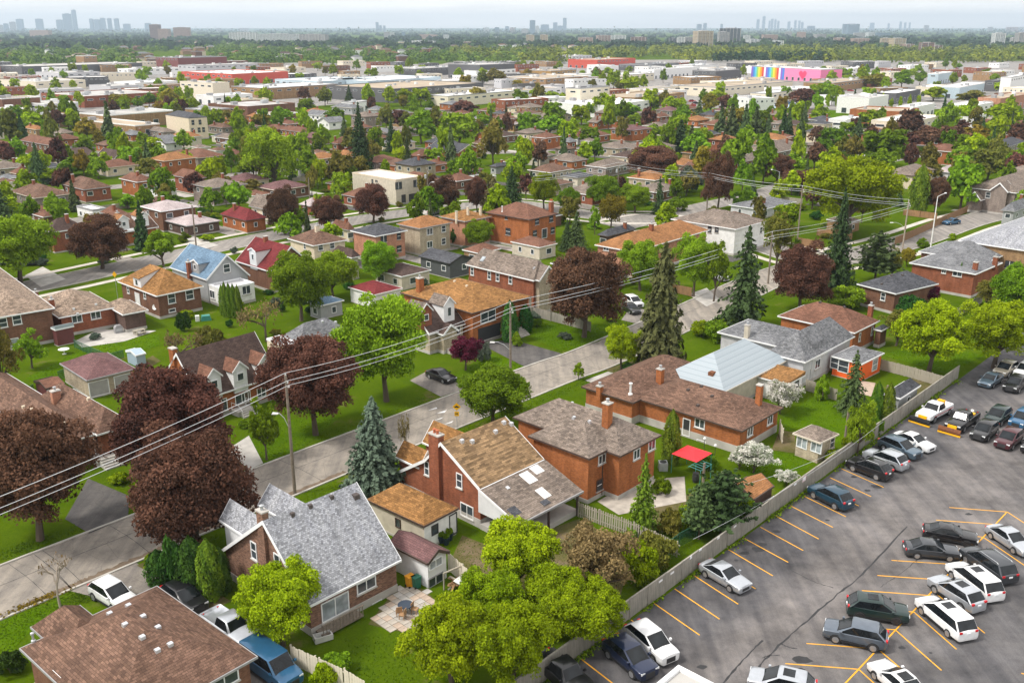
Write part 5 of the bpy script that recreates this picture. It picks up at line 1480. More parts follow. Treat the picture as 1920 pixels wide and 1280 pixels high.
def bare(seed, mat='bark_pale', fine=True):
    rng = random.Random(seed)
    mb = MB()
    tips = []
    def br(p, d, L, r, lv):
        q = p + d * L
        m_ = p + d * L * .5 + Vector((rng.uniform(-.03, .03), rng.uniform(-.03, .03), rng.uniform(-.01, .02)))
        mb.tube([p, m_, q], [r, r * .8, r * .6], 5 if lv < 2 else 4, False)
        if lv >= 4: tips.append(q); return
        for k in range(3 if lv < 3 else 2):
            nd = (d + Vector((rng.uniform(-1.3, 1.3), rng.uniform(-1.3, 1.3), rng.uniform(-.1, .5)))).normalized()
            nd = Vector((nd.x * 1.5, nd.y * 1.5, nd.z * .75))
            br(q, nd, L * rng.uniform(.6, .8), r * .58, lv + 1)
    br(Vector((0, 0, -.02)), Vector((.03, .02, 1)), .3, .05, 0)
    return mesh('trunk', mb.v, mb.f, uv=False), np.array([tuple(q) for q in tips])
PROTO = {}
def reg(kind, name, crown, trunk, tmat='bark'):
    if trunk is not None and not trunk.materials: trunk.materials.append(M[tmat])
    PROTO.setdefault(kind, []).append((name, crown, trunk))
for s in range(3):
    c, cc = broad(10 + s, 'lf_green', 200, 300, .042, cr=(.13, .25), gap=.45); reg('green', 'maple_tree', c, limbs(s, cc))
for s in range(3):
    c, cc = broad(20 + s, 'lf_purple', 210, 390, .036, cr=(.13, .25)); reg('purple', 'purple_maple', c, limbs(s, cc))
for s in range(3):
    c, cc = broad(30 + s, 'lf_lime', 210, 290, .038, gap=.34, cr=(.11, .21)); reg('lime', 'lime_tree', c, limbs(s, cc))
for s in range(2):
    c, cc = broad(40 + s, 'lf_lime', 60, 120, .075, gap=.35, cr=(.14, .24)); reg('young', 'young_tree', c, limbs(s, cc, 10))
for s in range(2):
    c, cc = broad(50 + s, 'lf_green', 60, 120, .075, gap=.35, cr=(.14, .24)); reg('younggreen', 'young_tree', c, limbs(s, cc, 10))
for s in range(2):
    c, cc = broad(60 + s, 'lf_bud', 90, 120, .05, gap=.4, cr=(.14, .26)); reg('bud', 'budding_tree', c, limbs(s, cc, 14, .05, .12, 'bark', 22))
for s in range(2):
    c, cc = broad(64 + s, 'lf_olive', 85, 90, .055, gap=.35, cr=(.14, .24)); reg('olive', 'budding_tree', c, limbs(s, cc, 14, .05, .15, 'bark', 16))
for s in range(2):
    c, cc = broad(68 + s, 'lf_gold', 90, 130, .07); reg('gold', 'golden_tree', c, limbs(s, cc))
for s in range(1):
    c, cc = broad(72 + s, 'lf_white', 70, 110, .06, cr=(.14, .24), gap=.5); c2 = c; reg('white', 'flowering_shrub', c, limbs(s, cc, 8, .04, .1))
for s in range(2):
    c, cc = broad(76 + s, 'lf_magenta', 70, 120, .075); reg('magenta', 'dwarf_maple', c, limbs(s, cc))
for s in range(2):
    c, cc = broad(80 + s, 'lf_green', 120, 110, .055, zc=.55, rz=.46, gap=.35); reg('willow', 'willow_tree', c, limbs(s, cc, 16, .06, .15, 'bark', 14))
for s in range(3):
    reg('spruce', 'spruce_tree', spruce(90 + s, 'lf_spruce'), pole_trunk())
for s in range(2):
    reg('bluespruce', 'blue_spruce', spruce(94 + s, 'lf_bluespruce', 26, .3, .085, 1.25, .72, .2, .08), pole_trunk())
for s in range(2):
    reg('brownspruce', 'spruce_tree', spruce(97 + s, 'lf_brownspruce', 32, .45, .10, 1.2, .62, .3, .12), pole_trunk(.07))
for s in range(2):
    reg('loosespruce', 'spruce_tree', spruce(101 + s, 'lf_spruce', 20, .5, .085, .9, .75, .38, .08), pole_trunk(.06))
for s in range(2):
    reg('pine', 'pine_tree', spruce(104 + s, 'lf_spruce', 12, -.15, .10, 1.3, .42, .4, .25), pole_trunk(.05))
for s in range(2):
    reg('youngspruce', 'young_spruce', spruce(107 + s, 'lf_limecedar', 22, .25, .085, .8, .95, .3, .05), pole_trunk(.05))
for s in range(2):
    reg('cedar', 'cedar_tree', column(110 + s, 'lf_cedar'), pole_trunk(.12, .8))
for s in range(2):
    reg('limecedar', 'cedar_tree', column(113 + s, 'lf_limecedar'), pole_trunk(.12, .8))
for nm, mt in (('bush', 'lf_green'), ('limebush', 'lf_lime'), ('darkbush', 'lf_cedar'), ('whitebush', 'lf_white'), ('olivebush', 'lf_olive'), ('greybush', 'lf_bluespruce')):
    for s in range(2):
        c, cc = broad(120 + s + len(nm), mt, 50, 130, .10, zc=.42, rz=.52, cr=(.2, .34), zs=.9); reg(nm, 'shrub', c, limbs(s, cc, 7, .04, .1))
tr_, tips = bare(7)
rng_ = np.random.default_rng(3)
reg('bare', 'bare_tree', leaf_mesh('crown', tips, rng_.normal(size=tips.shape), .05, rng_.uniform(0, 1, len(tips)), 'lf_bud', rng_), tr_, 'bark_pale')
tr_, tips = bare(8)
tp = np.repeat(tips, 9, axis=0) + rng_.normal(size=(len(tips) * 9, 3)) * .07
reg('bareolive', 'budding_tree', leaf_mesh('crown', tp, rng_.normal(size=tp.shape), .06, rng_.uniform(0, 1, len(tp)), 'lf_bud', rng_), tr_, 'bark')
# lighter versions for distance
for s in range(3):
    for k, mt in (('fgreen', 'lf_green'), ('flime', 'lf_lime'), ('fpurple', 'lf_purple'), ('fgold', 'lf_gold'), ('folive', 'lf_olive')):
        c, cc = broad(200 + s * 7 + len(k), mt, 45, 34, .19, cr=(.2, .34)); reg(k, {'fgreen': 'maple_tree', 'flime': 'lime_tree', 'fpurple': 'purple_maple', 'fgold': 'golden_tree', 'folive': 'budding_tree'}[k], c, limbs(s, cc, 5))
for s in range(2):
    reg('fspruce', 'spruce_tree', spruce(300 + s, 'lf_spruce', 14, .22, .2, .7), pole_trunk())
TN_ = {'green': 'full green maple', 'purple': 'dark purple-leaved maple', 'lime': 'bright lime-green tree', 'young': 'slim young lime-green tree', 'younggreen': 'slim young green tree', 'bud': 'tan budding tree', 'olive': 'thin olive-leaved tree', 'gold': 'golden-leaved tree',
       'white': 'white-flowering shrub', 'magenta': 'magenta dwarf maple', 'willow': 'large feathery willow', 'spruce': 'dark green spruce', 'bluespruce': 'grey-blue spruce', 'brownspruce': 'tall brown-green spruce', 'loosespruce': 'ragged green spruce', 'pine': 'dark spreading pine',
       'youngspruce': 'pale young spruce', 'cedar': 'dark columnar cedar', 'limecedar': 'bright columnar cedar', 'bush': 'green shrub', 'limebush': 'lime-green shrub', 'darkbush': 'dark green shrub', 'whitebush': 'white-flowering bush', 'olivebush': 'olive shrub', 'greybush': 'grey-green shrub',
       'bare': 'bare pale tree', 'bareolive': 'sparse budding tree', 'fgreen': 'green maple', 'flime': 'lime-green tree', 'fpurple': 'purple-leaved maple', 'fgold': 'golden tree', 'folive': 'olive-leaved tree', 'fspruce': 'dark spruce'}
_cnt = {}
TREES = []
def tree_at(base, hgt, rad, kind, where=None, group=None, rng=random, cat=None):
    vs = PROTO[kind]
    name, crown, trunk = vs[_cnt.get(kind, 0) % len(vs)]
    _cnt[kind] = _cnt.get(kind, 0) + 1
    bushy = 'shrub' in name or 'bush' in kind
    lab = TN_[kind] + ' ' + (where or 'among the houses')
    o = thing(name, lab, cat or ('shrub' if bushy else 'tree'), base, rng.uniform(0, 6.28), group or lab)
    o.scale = (rad, rad, hgt)
    TREES.append((o, base, rad, kind))
    if trunk is not None: obj('trunk', trunk, None, o)
    obj('crown', crown, None, o)
    return o
def tree(u, vb, vt, wpx, kind, where=None):
    b = P((u, vb))
    h = max(.6, at_depth((u, vt), b.y).z)
    r = wpx * px_m(Vector((b.x, b.y, h * .6))) / 2
    return tree_at(b, h, r, kind, where, rng=random.Random(int(u * 13 + vb)))
NEAR = [
    (75, 1012, 775, 245, 'purple', 'left of the dark asphalt driveway'), (328, 912, 704, 236, 'purple', 'on the lawn between bungalow and cape house'), (366, 1034, 818, 255, 'purple', 'beside the cedar hedge and the street'),
    (592, 815, 632, 190, 'purple', 'on the verge before the three-dormer house'), (725, 752, 553, 182, 'green', 'beside the parked black sedan'), (500, 862, 748, 66, 'younggreen', 'on the lawn before the three-dormer house'),
    (705, 916, 742, 132, 'bluespruce', 'on the street corner by the mottled-roof house'), (763, 862, 745, 36, 'bareolive', 'beside the blue spruce'), (925, 800, 683, 146, 'green', 'beside the yellow hump sign'), (873, 694, 630, 68, 'magenta', 'before the stone cape house'),
    (905, 676, 637, 34, 'greybush', 'beside the magenta dwarf maple'), (956, 640, 563, 34, 'cedar', 'by the dark double garage'), (1095, 632, 478, 160, 'purple', 'on the lawn past the tan-roofed house'), (1237, 697, 452, 112, 'brownspruce', 'beside the metal-roofed house'),
    (1165, 694, 610, 84, 'lime', 'at the foot of the tall spruce'), (1085, 712, 680, 26, 'young', 'alone by the concrete driveway'), (1200, 545, 452, 88, 'green', 'behind the tall brown spruce'), (1300, 556, 440, 84, 'green', 'by the parked white car'),
    (1338, 565, 445, 60, 'younggreen', 'with pale trunk by the street'), (1392, 615, 422, 122, 'loosespruce', 'before the grey stucco house'), (1500, 585, 462, 116, 'purple', 'beyond the grey stucco house'), (1566, 540, 350, 84, 'spruce', 'beside the cross street'),
    (1640, 530, 432, 96, 'pine', 'beside the tall dark spruce'), (1585, 578, 533, 74, 'bush', 'before the charcoal-roofed bungalow'), (1592, 445, 285, 195, 'lime', 'behind the plank fence at the junction'), (1720, 402, 308, 36, 'limecedar', 'at the corner of the side street'), (1752, 402, 333, 48, 'purple', 'beside the columnar cedar'),
    (1800, 392, 305, 80, 'fgreen', 'beside the stone townhouse'), (1740, 700, 555, 150, 'lime', 'inside the far end of the lot fence'), (1862, 690, 560, 150, 'lime', 'over the parked sedans at the lot edge'), (1905, 610, 492, 120, 'green', 'behind the lime trees at the lot edge'), (1705, 602, 548, 62, 'darkbush', 'below the charcoal-roofed bungalow'),
    (1745, 570, 535, 40, 'magenta', 'against the charcoal-roofed bungalow'), (1680, 648, 580, 82, 'olive', 'by the orange brick bungalow'), (1462, 776, 710, 80, 'white', 'before the tan side addition'), (1595, 772, 655, 74, 'loosespruce', 'by the orange sunroom'), (1540, 750, 705, 28, 'bush', 'by the short garden fence'),
    (1640, 790, 715, 26, 'limecedar', 'by the charcoal-roofed garage'), (1662, 792, 718, 26, 'limecedar', 'by the charcoal-roofed garage'), (1607, 852, 748, 66, 'younggreen', 'inside the lot fence by the summerhouse'), (1257, 868, 768, 38, 'limecedar', 'at the rear corner of the long bungalow'), (1205, 1000, 848, 80, 'youngspruce', 'in the garden behind the two-storey brick house'),
    (1352, 1000, 880, 140, 'pine', 'behind the wooden lot fence'), (1310, 1010, 905, 80, 'pine', 'behind the wooden lot fence'), (1412, 886, 828, 88, 'white', 'beside the long orange bungalow'), (1385, 880, 840, 44, 'white', 'beside the long orange bungalow'), (1474, 910, 880, 46, 'white', 'against the lot fence by the worn shed'),
    (975, 1120, 972, 165, 'lime', 'in the garden behind the mottled-roof house'), (1115, 1135, 978, 165, 'bud', 'in the overgrown garden by the lot fence'), (1040, 1180, 1055, 150, 'lime', 'in the overgrown garden by the lot fence'), (930, 1195, 1070, 150, 'lime', 'in the overgrown garden by the lot fence'), (1090, 1215, 1085, 170, 'lime', 'in the overgrown garden by the lot fence'),
    (850, 1295, 1120, 190, 'lime', 'on the lawn behind the picket fence'), (960, 1300, 1130, 180, 'lime', 'on the lawn behind the picket fence'), (1195, 1090, 1010, 90, 'limebush', 'against the lot fence'), (1225, 1060, 1000, 80, 'olivebush', 'against the lot fence'), (1150, 1045, 995, 60, 'limebush', 'in the overgrown garden'),
    (530, 1212, 1052, 172, 'lime', 'beside the grey-shingled house'), (300, 1095, 1030, 50, 'cedar', 'in the hedge by the light driveway'), (335, 1105, 1005, 56, 'darkbush', 'in the hedge by the light driveway'), (365, 1112, 1005, 60, 'cedar', 'in the hedge by the light driveway'), (397, 1120, 1010, 52, 'limecedar', 'in the hedge by the light driveway'), (417, 1110, 1025, 40, 'cedar', 'in the hedge by the light driveway'), (290, 1068, 1035, 40, 'limebush', 'in the hedge by the light driveway'),
    (113, 1137, 985, 110, 'bare', 'on the lawn beside the light driveway'), (5, 430, 335, 80, 'spruce', 'at the end of the side street'), (38, 530, 402, 158, 'green', 'on the verge of the side street'), (192, 504, 410, 120, 'purple', 'on the verge of the side street'), (307, 500, 428, 72, 'younggreen', 'before the blue-roofed house'),
    (565, 602, 475, 120, 'green', 'behind the red-roofed cape house'), (625, 560, 468, 95, 'green', 'behind the red-roofed cape house'), (425, 594, 528, 15, 'limecedar', 'in the row beside the blue-roofed house'), (433, 595, 530, 15, 'limecedar', 'in the row beside the blue-roofed house'), (441, 596, 532, 15, 'limecedar', 'in the row beside the blue-roofed house'), (449, 596, 534, 15, 'limecedar', 'in the row beside the blue-roofed house'), (419, 590, 534, 14, 'limecedar', 'in the row beside the blue-roofed house'),
    (500, 640, 540, 120, 'bareolive', 'in the garden behind the tan dormer house'), (345, 620, 580, 30, 'darkbush', 'in the garden behind the tan dormer house'), (340, 690, 600, 100, 'bareolive', 'behind the three-dormer house'), (395, 672, 610, 70, 'olivebush', 'behind the three-dormer house'), (60, 690, 620, 66, 'younggreen', 'on the lawn by the brown brick house'), (10, 740, 590, 90, 'olive', 'at the chain-link fence'),
    (535, 440, 356, 72, 'purple', 'along the side street'), (617, 435, 368, 66, 'purple', 'along the side street'), (700, 418, 350, 74, 'purple', 'before the modern cream house'), (830, 402, 332, 74, 'purple', 'past the modern cream house'), (895, 402, 332, 46, 'purple', 'past the modern cream house'), (513, 352, 242, 118, 'willow', 'in the back gardens'), (565, 442, 388, 52, 'younggreen', 'along the side street'),
    (75, 345, 266, 54, 'spruce', 'among the bungalows'), (710, 535, 452, 78, 'green', 'over the garage with dull roof'), (898, 470, 412, 62, 'green', 'between the two-storey houses'), (853, 460, 420, 16, 'darkbush', 'between the two-storey houses'), (1080, 470, 395, 58, 'spruce', 'beside the large orange brick house'), (1063, 470, 410, 40, 'spruce', 'beside the large orange brick house'),
    (1020, 395, 320, 62, 'lime', 'along the cross street'), (960, 400, 310, 66, 'spruce', 'along the cross street'), (925, 405, 330, 60, 'brownspruce', 'along the cross street'), (1065, 402, 350, 46, 'green', 'along the cross street'), (1130, 395, 328, 68, 'green', 'on the corner green'), (1115, 440, 385, 26, 'younggreen', 'on the corner green'), (1145, 430, 365, 56, 'gold', 'on the corner green'), (1190, 400, 345, 66, 'green', 'on the corner green'), (1235, 402, 330, 36, 'loosespruce', 'on the corner green'),
    (1225, 340, 278, 110, 'purple', 'beyond the corner green'), (1345, 395, 290, 64, 'purple', 'beside the utility pole'), (1290, 360, 312, 52, 'greybush', 'beyond the corner green'), (1270, 395, 370, 40, 'bush', 'on the corner green'), (1505, 360, 320, 90, 'purple', 'behind the big lime tree'), (1455, 345, 292, 70, 'purple', 'behind the big lime tree'), (1655, 315, 243, 96, 'fgreen', 'behind the big lime tree'),
    (1375, 330, 252, 60, 'fgreen', 'among the back gardens'), (1430, 345, 275, 60, 'fgreen', 'among the back gardens'), (1455, 500, 395, 80, 'olive', 'beside the cross street'), (1490, 500, 445, 30, 'younggreen', 'beside the cross street'), (1395, 390, 350, 60, 'bush', 'by the grey flat houses'), (1670, 520, 465, 50, 'olive', 'beside the dark pine'), (1700, 500, 466, 30, 'gold', 'at the junction'),
    (1815, 545, 505, 60, 'olivebush', 'before the red brick house'), (1795, 550, 490, 30, 'youngspruce', 'before the red brick house'), (1850, 575, 520, 70, 'olive', 'before the red brick house'),
    (1315, 630, 598, 40, 'limebush', 'by the street before the grey stucco house'), (1345, 640, 600, 50, 'bush', 'by the street before the grey stucco house'), (1250, 712, 672, 60, 'darkbush', 'at the foot of the tall spruce'), (1205, 705, 680, 40, 'bush', 'at the foot of the tall spruce'), (1180, 700, 680, 30, 'darkbush', 'at the foot of the tall spruce'),
    (700, 1060, 1030, 24, 'bush', 'by the white garage end'), (225, 905, 885, 40, 'limebush', 'by the bungalow steps'), (460, 800, 785, 28, 'bush', 'by the porch steps'), (630, 1260, 1225, 60, 'bush', 'on the lawn behind the picket fence'), (610, 1285, 1240, 50, 'limebush', 'beside the picket fence'), (20, 1260, 1220, 60, 'darkbush', 'on the lawn by the brown bungalow'),
    (1290, 990, 940, 50, 'limebush', 'behind the wooden lot fence'), (1255, 1000, 950, 50, 'olivebush', 'behind the wooden lot fence'), (1400, 980, 930, 40, 'limebush', 'behind the wooden lot fence'), (1240, 925, 895, 40, 'bush', 'in the garden behind the two-storey brick house'), (1560, 865, 842, 34, 'limebush', 'by the summerhouse'), (1590, 840, 815, 30, 'limebush', 'against the lot fence'), (1640, 815, 780, 30, 'bush', 'against the lot fence'),
    (985, 622, 570, 30, 'cedar', 'by the dark double garage'), (970, 648, 622, 22, 'bush', 'by the dark double garage'), (700, 1008, 985, 26, 'bush', 'behind the tan garage') if False else (1325, 875, 850, 44, 'bush', 'beside the long orange bungalow'),
]
for a in NEAR: tree(*a)
# further trees, hand placed from the photo
FAR = [
    (208, 272, 190, 40, 'fspruce'), (45, 275, 215, 34, 'fspruce'), (165, 262, 226, 46, 'fgold'), (110, 245, 205, 34, 'fpurple'), (135, 240, 208, 30, 'flime'), (65, 250, 212, 50, 'flime'), (20, 275, 215, 60, 'folive'), (160, 300, 255, 40, 'fgreen'), (135, 330, 298, 56, 'fgreen'), (185, 335, 300, 40, 'fgreen'), (100, 345, 318, 50, 'flime'),
    (200, 325, 290, 30, 'flime'), (245, 320, 275, 50, 'fgreen'), (300, 320, 275, 50, 'fgreen'), (345, 318, 285, 44, 'flime'), (400, 320, 298, 30, 'flime'), (268, 275, 250, 28, 'fgreen'), (305, 380, 315, 50, 'fgreen'), (310, 385, 345, 34, 'folive'), (420, 365, 325, 40, 'folive'), (450, 395, 345, 50, 'fgreen'), (470, 370, 340, 60, 'folive'), (425, 388, 348, 22, 'fgreen'), (240, 392, 365, 34, 'fgreen'), (262, 380, 358, 20, 'fgreen'),
    (530, 240, 205, 50, 'fgreen'), (490, 245, 215, 40, 'fgold'), (445, 250, 205, 50, 'folive'), (575, 215, 185, 34, 'fgreen'), (570, 192, 165, 26, 'fpurple'), (610, 200, 165, 30, 'folive'), (625, 235, 205, 44, 'fgreen'), (600, 290, 255, 40, 'fgreen'), (345, 210, 185, 50, 'flime'), (125, 200, 178, 40, 'fgreen'), (280, 200, 175, 30, 'fgreen'), (230, 200, 178, 50, 'fgold'), (318, 200, 170, 44, 'fgold'),
    (677, 320, 190, 60, 'spruce'), (735, 285, 220, 36, 'spruce'), (765, 330, 250, 30, 'spruce'), (790, 270, 215, 70, 'fgreen'), (860, 275, 212, 84, 'fgreen'), (925, 310, 235, 60, 'folive'), (880, 345, 278, 46, 'fgreen'), (855, 335, 300, 40, 'fgreen'), (888, 320, 306, 20, 'flime'), (1000, 250, 215, 50, 'fgreen'), (1030, 255, 220, 60, 'fgreen'), (870, 220, 190, 56, 'fpurple'), (975, 205, 172, 40, 'fgreen'),
    (730, 200, 165, 30, 'flime'), (690, 198, 162, 30, 'flime'), (760, 198, 168, 40, 'flime'), (790, 200, 168, 40, 'flime'), (820, 195, 175, 30, 'folive'), (895, 195, 165, 30, 'fgold'), (930, 160, 130, 44, 'folive'), (860, 152, 130, 24, 'flime'), (905, 150, 128, 16, 'flime'), (655, 190, 160, 20, 'fspruce'), (660, 285, 245, 44, 'folive'), (750, 245, 205, 40, 'fpurple'), (1000, 335, 300, 20, 'fspruce'), (1040, 240, 192, 50, 'fgreen'), (1090, 235, 200, 40, 'flime'),
    (1130, 220, 180, 46, 'flime'), (1170, 225, 195, 60, 'fgreen'), (1060, 195, 175, 30, 'flime'), (1150, 170, 135, 30, 'flime'), (1130, 165, 138, 20, 'flime'), (1185, 175, 145, 40, 'flime'), (1220, 210, 170, 36, 'flime'), (1255, 215, 185, 40, 'flime'), (1215, 245, 205, 34, 'fpurple'), (1190, 235, 215, 34, 'fgreen'), (1275, 285, 225, 50, 'fspruce'), (1295, 290, 235, 40, 'fspruce'), (1310, 225, 188, 30, 'fspruce'), (1275, 215, 185, 30, 'flime'), (1330, 215, 178, 40, 'fgold'), (1360, 212, 180, 40, 'fpurple'),
    (1370, 265, 195, 44, 'fspruce'), (1395, 270, 195, 40, 'fspruce'), (1415, 268, 200, 44, 'fspruce'), (1350, 260, 200, 36, 'fspruce'), (1438, 268, 215, 30, 'fspruce'), (1468, 262, 206, 30, 'fspruce'), (1500, 265, 215, 26, 'fspruce'), (1495, 240, 195, 36, 'flime'), (1535, 230, 200, 36, 'flime'), (1505, 205, 165, 60, 'fpurple'), (1470, 190, 162, 24, 'fgreen'), (1555, 190, 155, 44, 'fgreen'), (1530, 190, 158, 30, 'flime'), (1600, 205, 168, 20, 'fspruce'), (1440, 200, 165, 14, 'flime'), (1320, 280, 245, 40, 'fgreen'),
    (1560, 290, 240, 60, 'fgreen'), (1608, 258, 215, 24, 'fspruce'), (1630, 240, 210, 50, 'flime'), (1700, 260, 210, 60, 'fpurple'), (1735, 280, 238, 60, 'fpurple'), (1780, 285, 235, 70, 'fpurple'), (1825, 280, 240, 70, 'fgold'), (1770, 245, 195, 40, 'fgreen'), (1800, 240, 200, 40, 'flime'), (1880, 250, 200, 80, 'flime'), (1905, 275, 235, 50, 'fpurple'), (1850, 340, 280, 70, 'folive'), (1740, 320, 270, 40, 'folive'), (1805, 310, 260, 60, 'fgreen'), (1900, 345, 290, 50, 'fpurple'), (1740, 340, 300, 50, 'folive'),
    (1430, 300, 250, 40, 'fgreen'), (1300, 300, 250, 60, 'fgreen'), (1690, 165, 135, 40, 'fgreen'), (1640, 165, 140, 50, 'fgold'), (1615, 160, 130, 30, 'flime'), (1580, 150, 128, 40, 'fgreen'), (1880, 175, 155, 40, 'flime'), (1750, 190, 165, 50, 'flime'), (1820, 195, 170, 60, 'folive'), (1230, 260, 235, 40, 'fgreen'), (700, 300, 265, 34, 'folive'), (640, 350, 290, 60, 'folive'), (655, 350, 310, 40, 'fgreen')]
for u, vb, vt, wd, k in FAR: tree(u, vb, vt, wd, k, 'among the houses beyond the side street' if vb > 205 else 'among the flat-roofed warehouses')
for k in range(14): tree(1500 + k * 17, 205 + (k % 2), 178 + (k * 7) % 9, 9, 'flime', 'in the line along the playing field')
# ================================================================ industry, far suburbs, woods and towers
psheet('industrial_yard', [(-300, 205), (200, 232), (500, 205), (700, 192), (1000, 185), (1280, 205), (1500, 212), (1750, 205), (2200, 205), (2200, 116), (1300, 112), (900, 114), (-300, 128)], 0.02, 'yard_far')
psheet('playing_field', [t3(-40, 640), t3(130, 610), t3(400, 605), t3(640, 610), t3(920, 625), t3(880, 660), t3(500, 690), t3(100, 665)], 0.04, 'lawn')
psheet('sports_court', [t3(430, 588), t3(600, 585), t3(650, 608), t3(440, 610)], 0.05, 'sd_blue')
psheet('meadow', [t2(320, 345), t2(640, 345), t2(560, 362), t2(320, 362)], 0.04, 'grass')
plain('red_wall', (0.50, 0.075, 0.045), 0.7); plain('pink_wall', (0.80, 0.22, 0.40), 0.7, .05); plain('teal_wall', (0.05, 0.34, 0.42), 0.6); plain('flat_roof', (0.40, 0.39, 0.37), .9, .25, .12); plain('flat_tan', (0.36, 0.29, 0.21), .9, .25, .12); plain('flat_white', (0.72, 0.71, 0.69), .8, .12, .1)
plain('flat_dark', (0.10, 0.10, 0.105), .9, .2, .1); plain('maroon_wall', (0.17, 0.05, 0.045), .8); plain('ivory_wall', (0.66, 0.60, 0.48), .8); plain('paleblue_wall', (0.42, 0.52, 0.58), .6); plain('heart_red', (0.72, 0.05, 0.14), .7, .03)
WN.update({'red_wall': 'red', 'pink_wall': 'pink', 'maroon_wall': 'maroon brick', 'ivory_wall': 'ivory', 'paleblue_wall': 'pale blue', 'st_dark': 'charcoal'})
RN.update({'flat_roof': 'grey', 'flat_tan': 'tan', 'flat_white': 'white', 'flat_dark': 'dark'})
def warehouse(L, F, Rr, he, wall, roof, az=None, lab=None, rng=random.Random(4)):
    l2 = lab or f"flat {WN[wall]} warehouse with {RN[roof]} roof and rooftop units"
    h = House('warehouse', l2, 'warehouse', None if lab else 'warehouses: ' + l2)
    Fw = P(F, he)
    if az is None:
        d = P(Rr, he) - Fw; az = math.degrees(math.atan2(d.x, d.y)); az = min(max(az, 38), 74)
    b = h.block(F, L[0], Rr[0], he, .5, 'flat', wall, roof, az=az, ov=.05, base=0, fascia=rng.choice(['grey_trim', wall, 'st_white', wall]))
    lx, ly = b.x1, b.y1
    for k in range(min(9, int(lx * ly / 220) + 1)):
        x, y, s = rng.uniform(2, max(2.1, lx - 3)), rng.uniform(2, max(2.1, ly - 3)), rng.uniform(.7, 1.7)
        MB().box(x - s, x + s, y - s * .7, y + s * .7, he + .081, he + .9 + s * .5).build('rooftop_unit', M[rng.choice(['galv', 'st_white', 'grey_trim'])], h.root, b.loc, b.rz)
    for f, ln in (('R', lx), ('L', ly)):
        n = int(ln / 7)
        dr = rng.random()
        for k in range(min(n, 9)):
            sft = (k + .5) * ln / n
            w_, hh, z = (2.8, 2.8, 1.6) if dr < .45 else (3.6, 1.1, he - 1.6)
            q = Vector((b.w[0] + sft, b.w[2], z)) if f == 'R' else Vector((b.w[0], b.w[2] + sft, z))
            fm = h.winmesh(w_, hh, f)
            o = obj('window' if dr >= .45 else 'loading_door', fm[0], None, h.root, b.loc + Matrix.Rotation(b.rz, 3, 'Z') @ q, b.rz)
            obj('pane', fm[1], None, o)
    return h, b
W1 = [((160, 615), (265, 660), (440, 615), 5, 'br_tan', 'flat_roof'), ((445, 615), (590, 655), (985, 600), 6, 'br_tan', 'flat_roof'), ((450, 660), (760, 712), (900, 675), 4.5, 'br_tan', 'flat_tan'), ((230, 505), (470, 548), (930, 500), 6, 'br_red', 'flat_roof'), ((-60, 530), (10, 560), (225, 512), 8, 'br_brown', 'flat_tan'),
      ((1010, 447), (1195, 472), (1290, 455), 10, 'ivory_wall', 'flat_roof'), ((1015, 402), (1305, 420), (1620, 405), 8, 'red_wall', 'flat_white'), ((1300, 470), (1490, 500), (1900, 470), 7, 'br_tan', 'flat_white'), ((1170, 575), (1390, 605), (1660, 562), 7, 'br_brown', 'flat_roof'), ((1040, 592), (1160, 625), (1300, 590), 6, 'br_tan', 'flat_roof'),
      ((875, 315), (1000, 328), (1275, 310), 12, 'maroon_wall', 'flat_dark'), ((-50, 358), (120, 378), (800, 350), 7, 'st_dark', 'flat_roof'), ((0, 425), (200, 465), (480, 432), 6, 'ivory_wall', 'flat_roof'), ((500, 472), (620, 490), (780, 465), 6, 'st_grey', 'flat_roof'), ((1000, 355), (1100, 372), (1500, 350), 7, 'st_grey', 'flat_roof'),
      ((1545, 425), (1800, 462), (2100, 420), 8, 'paleblue_wall', 'flat_white'), ((660, 378), (720, 392), (1010, 375), 6, 'st_white', 'flat_white'), ((425, 305), (470, 318), (545, 308), 12, 'br_tan', 'flat_tan'), ((640, 445), (760, 470), (1000, 440), 5, 'st_white', 'flat_white'), ((120, 560), (250, 590), (440, 560), 5, 'st_grey', 'flat_roof'), ((1100, 520), (1200, 545), (1420, 515), 5, 'st_white', 'flat_white'),
      ((0, 590), (100, 620), (180, 590), 5, 'st_grey', 'flat_roof'), ((1440, 625), (1540, 650), (1680, 610), 5, 'br_brown', 'flat_tan'), ((1520, 370), (1600, 385), (1720, 370), 6, 'ivory_wall', 'flat_tan'), ((200, 400), (330, 415), (560, 395), 5, 'st_grey', 'flat_roof')]
for a in W1: warehouse(t1(*a[0]), t1(*a[1]), t1(*a[2]), *a[3:])
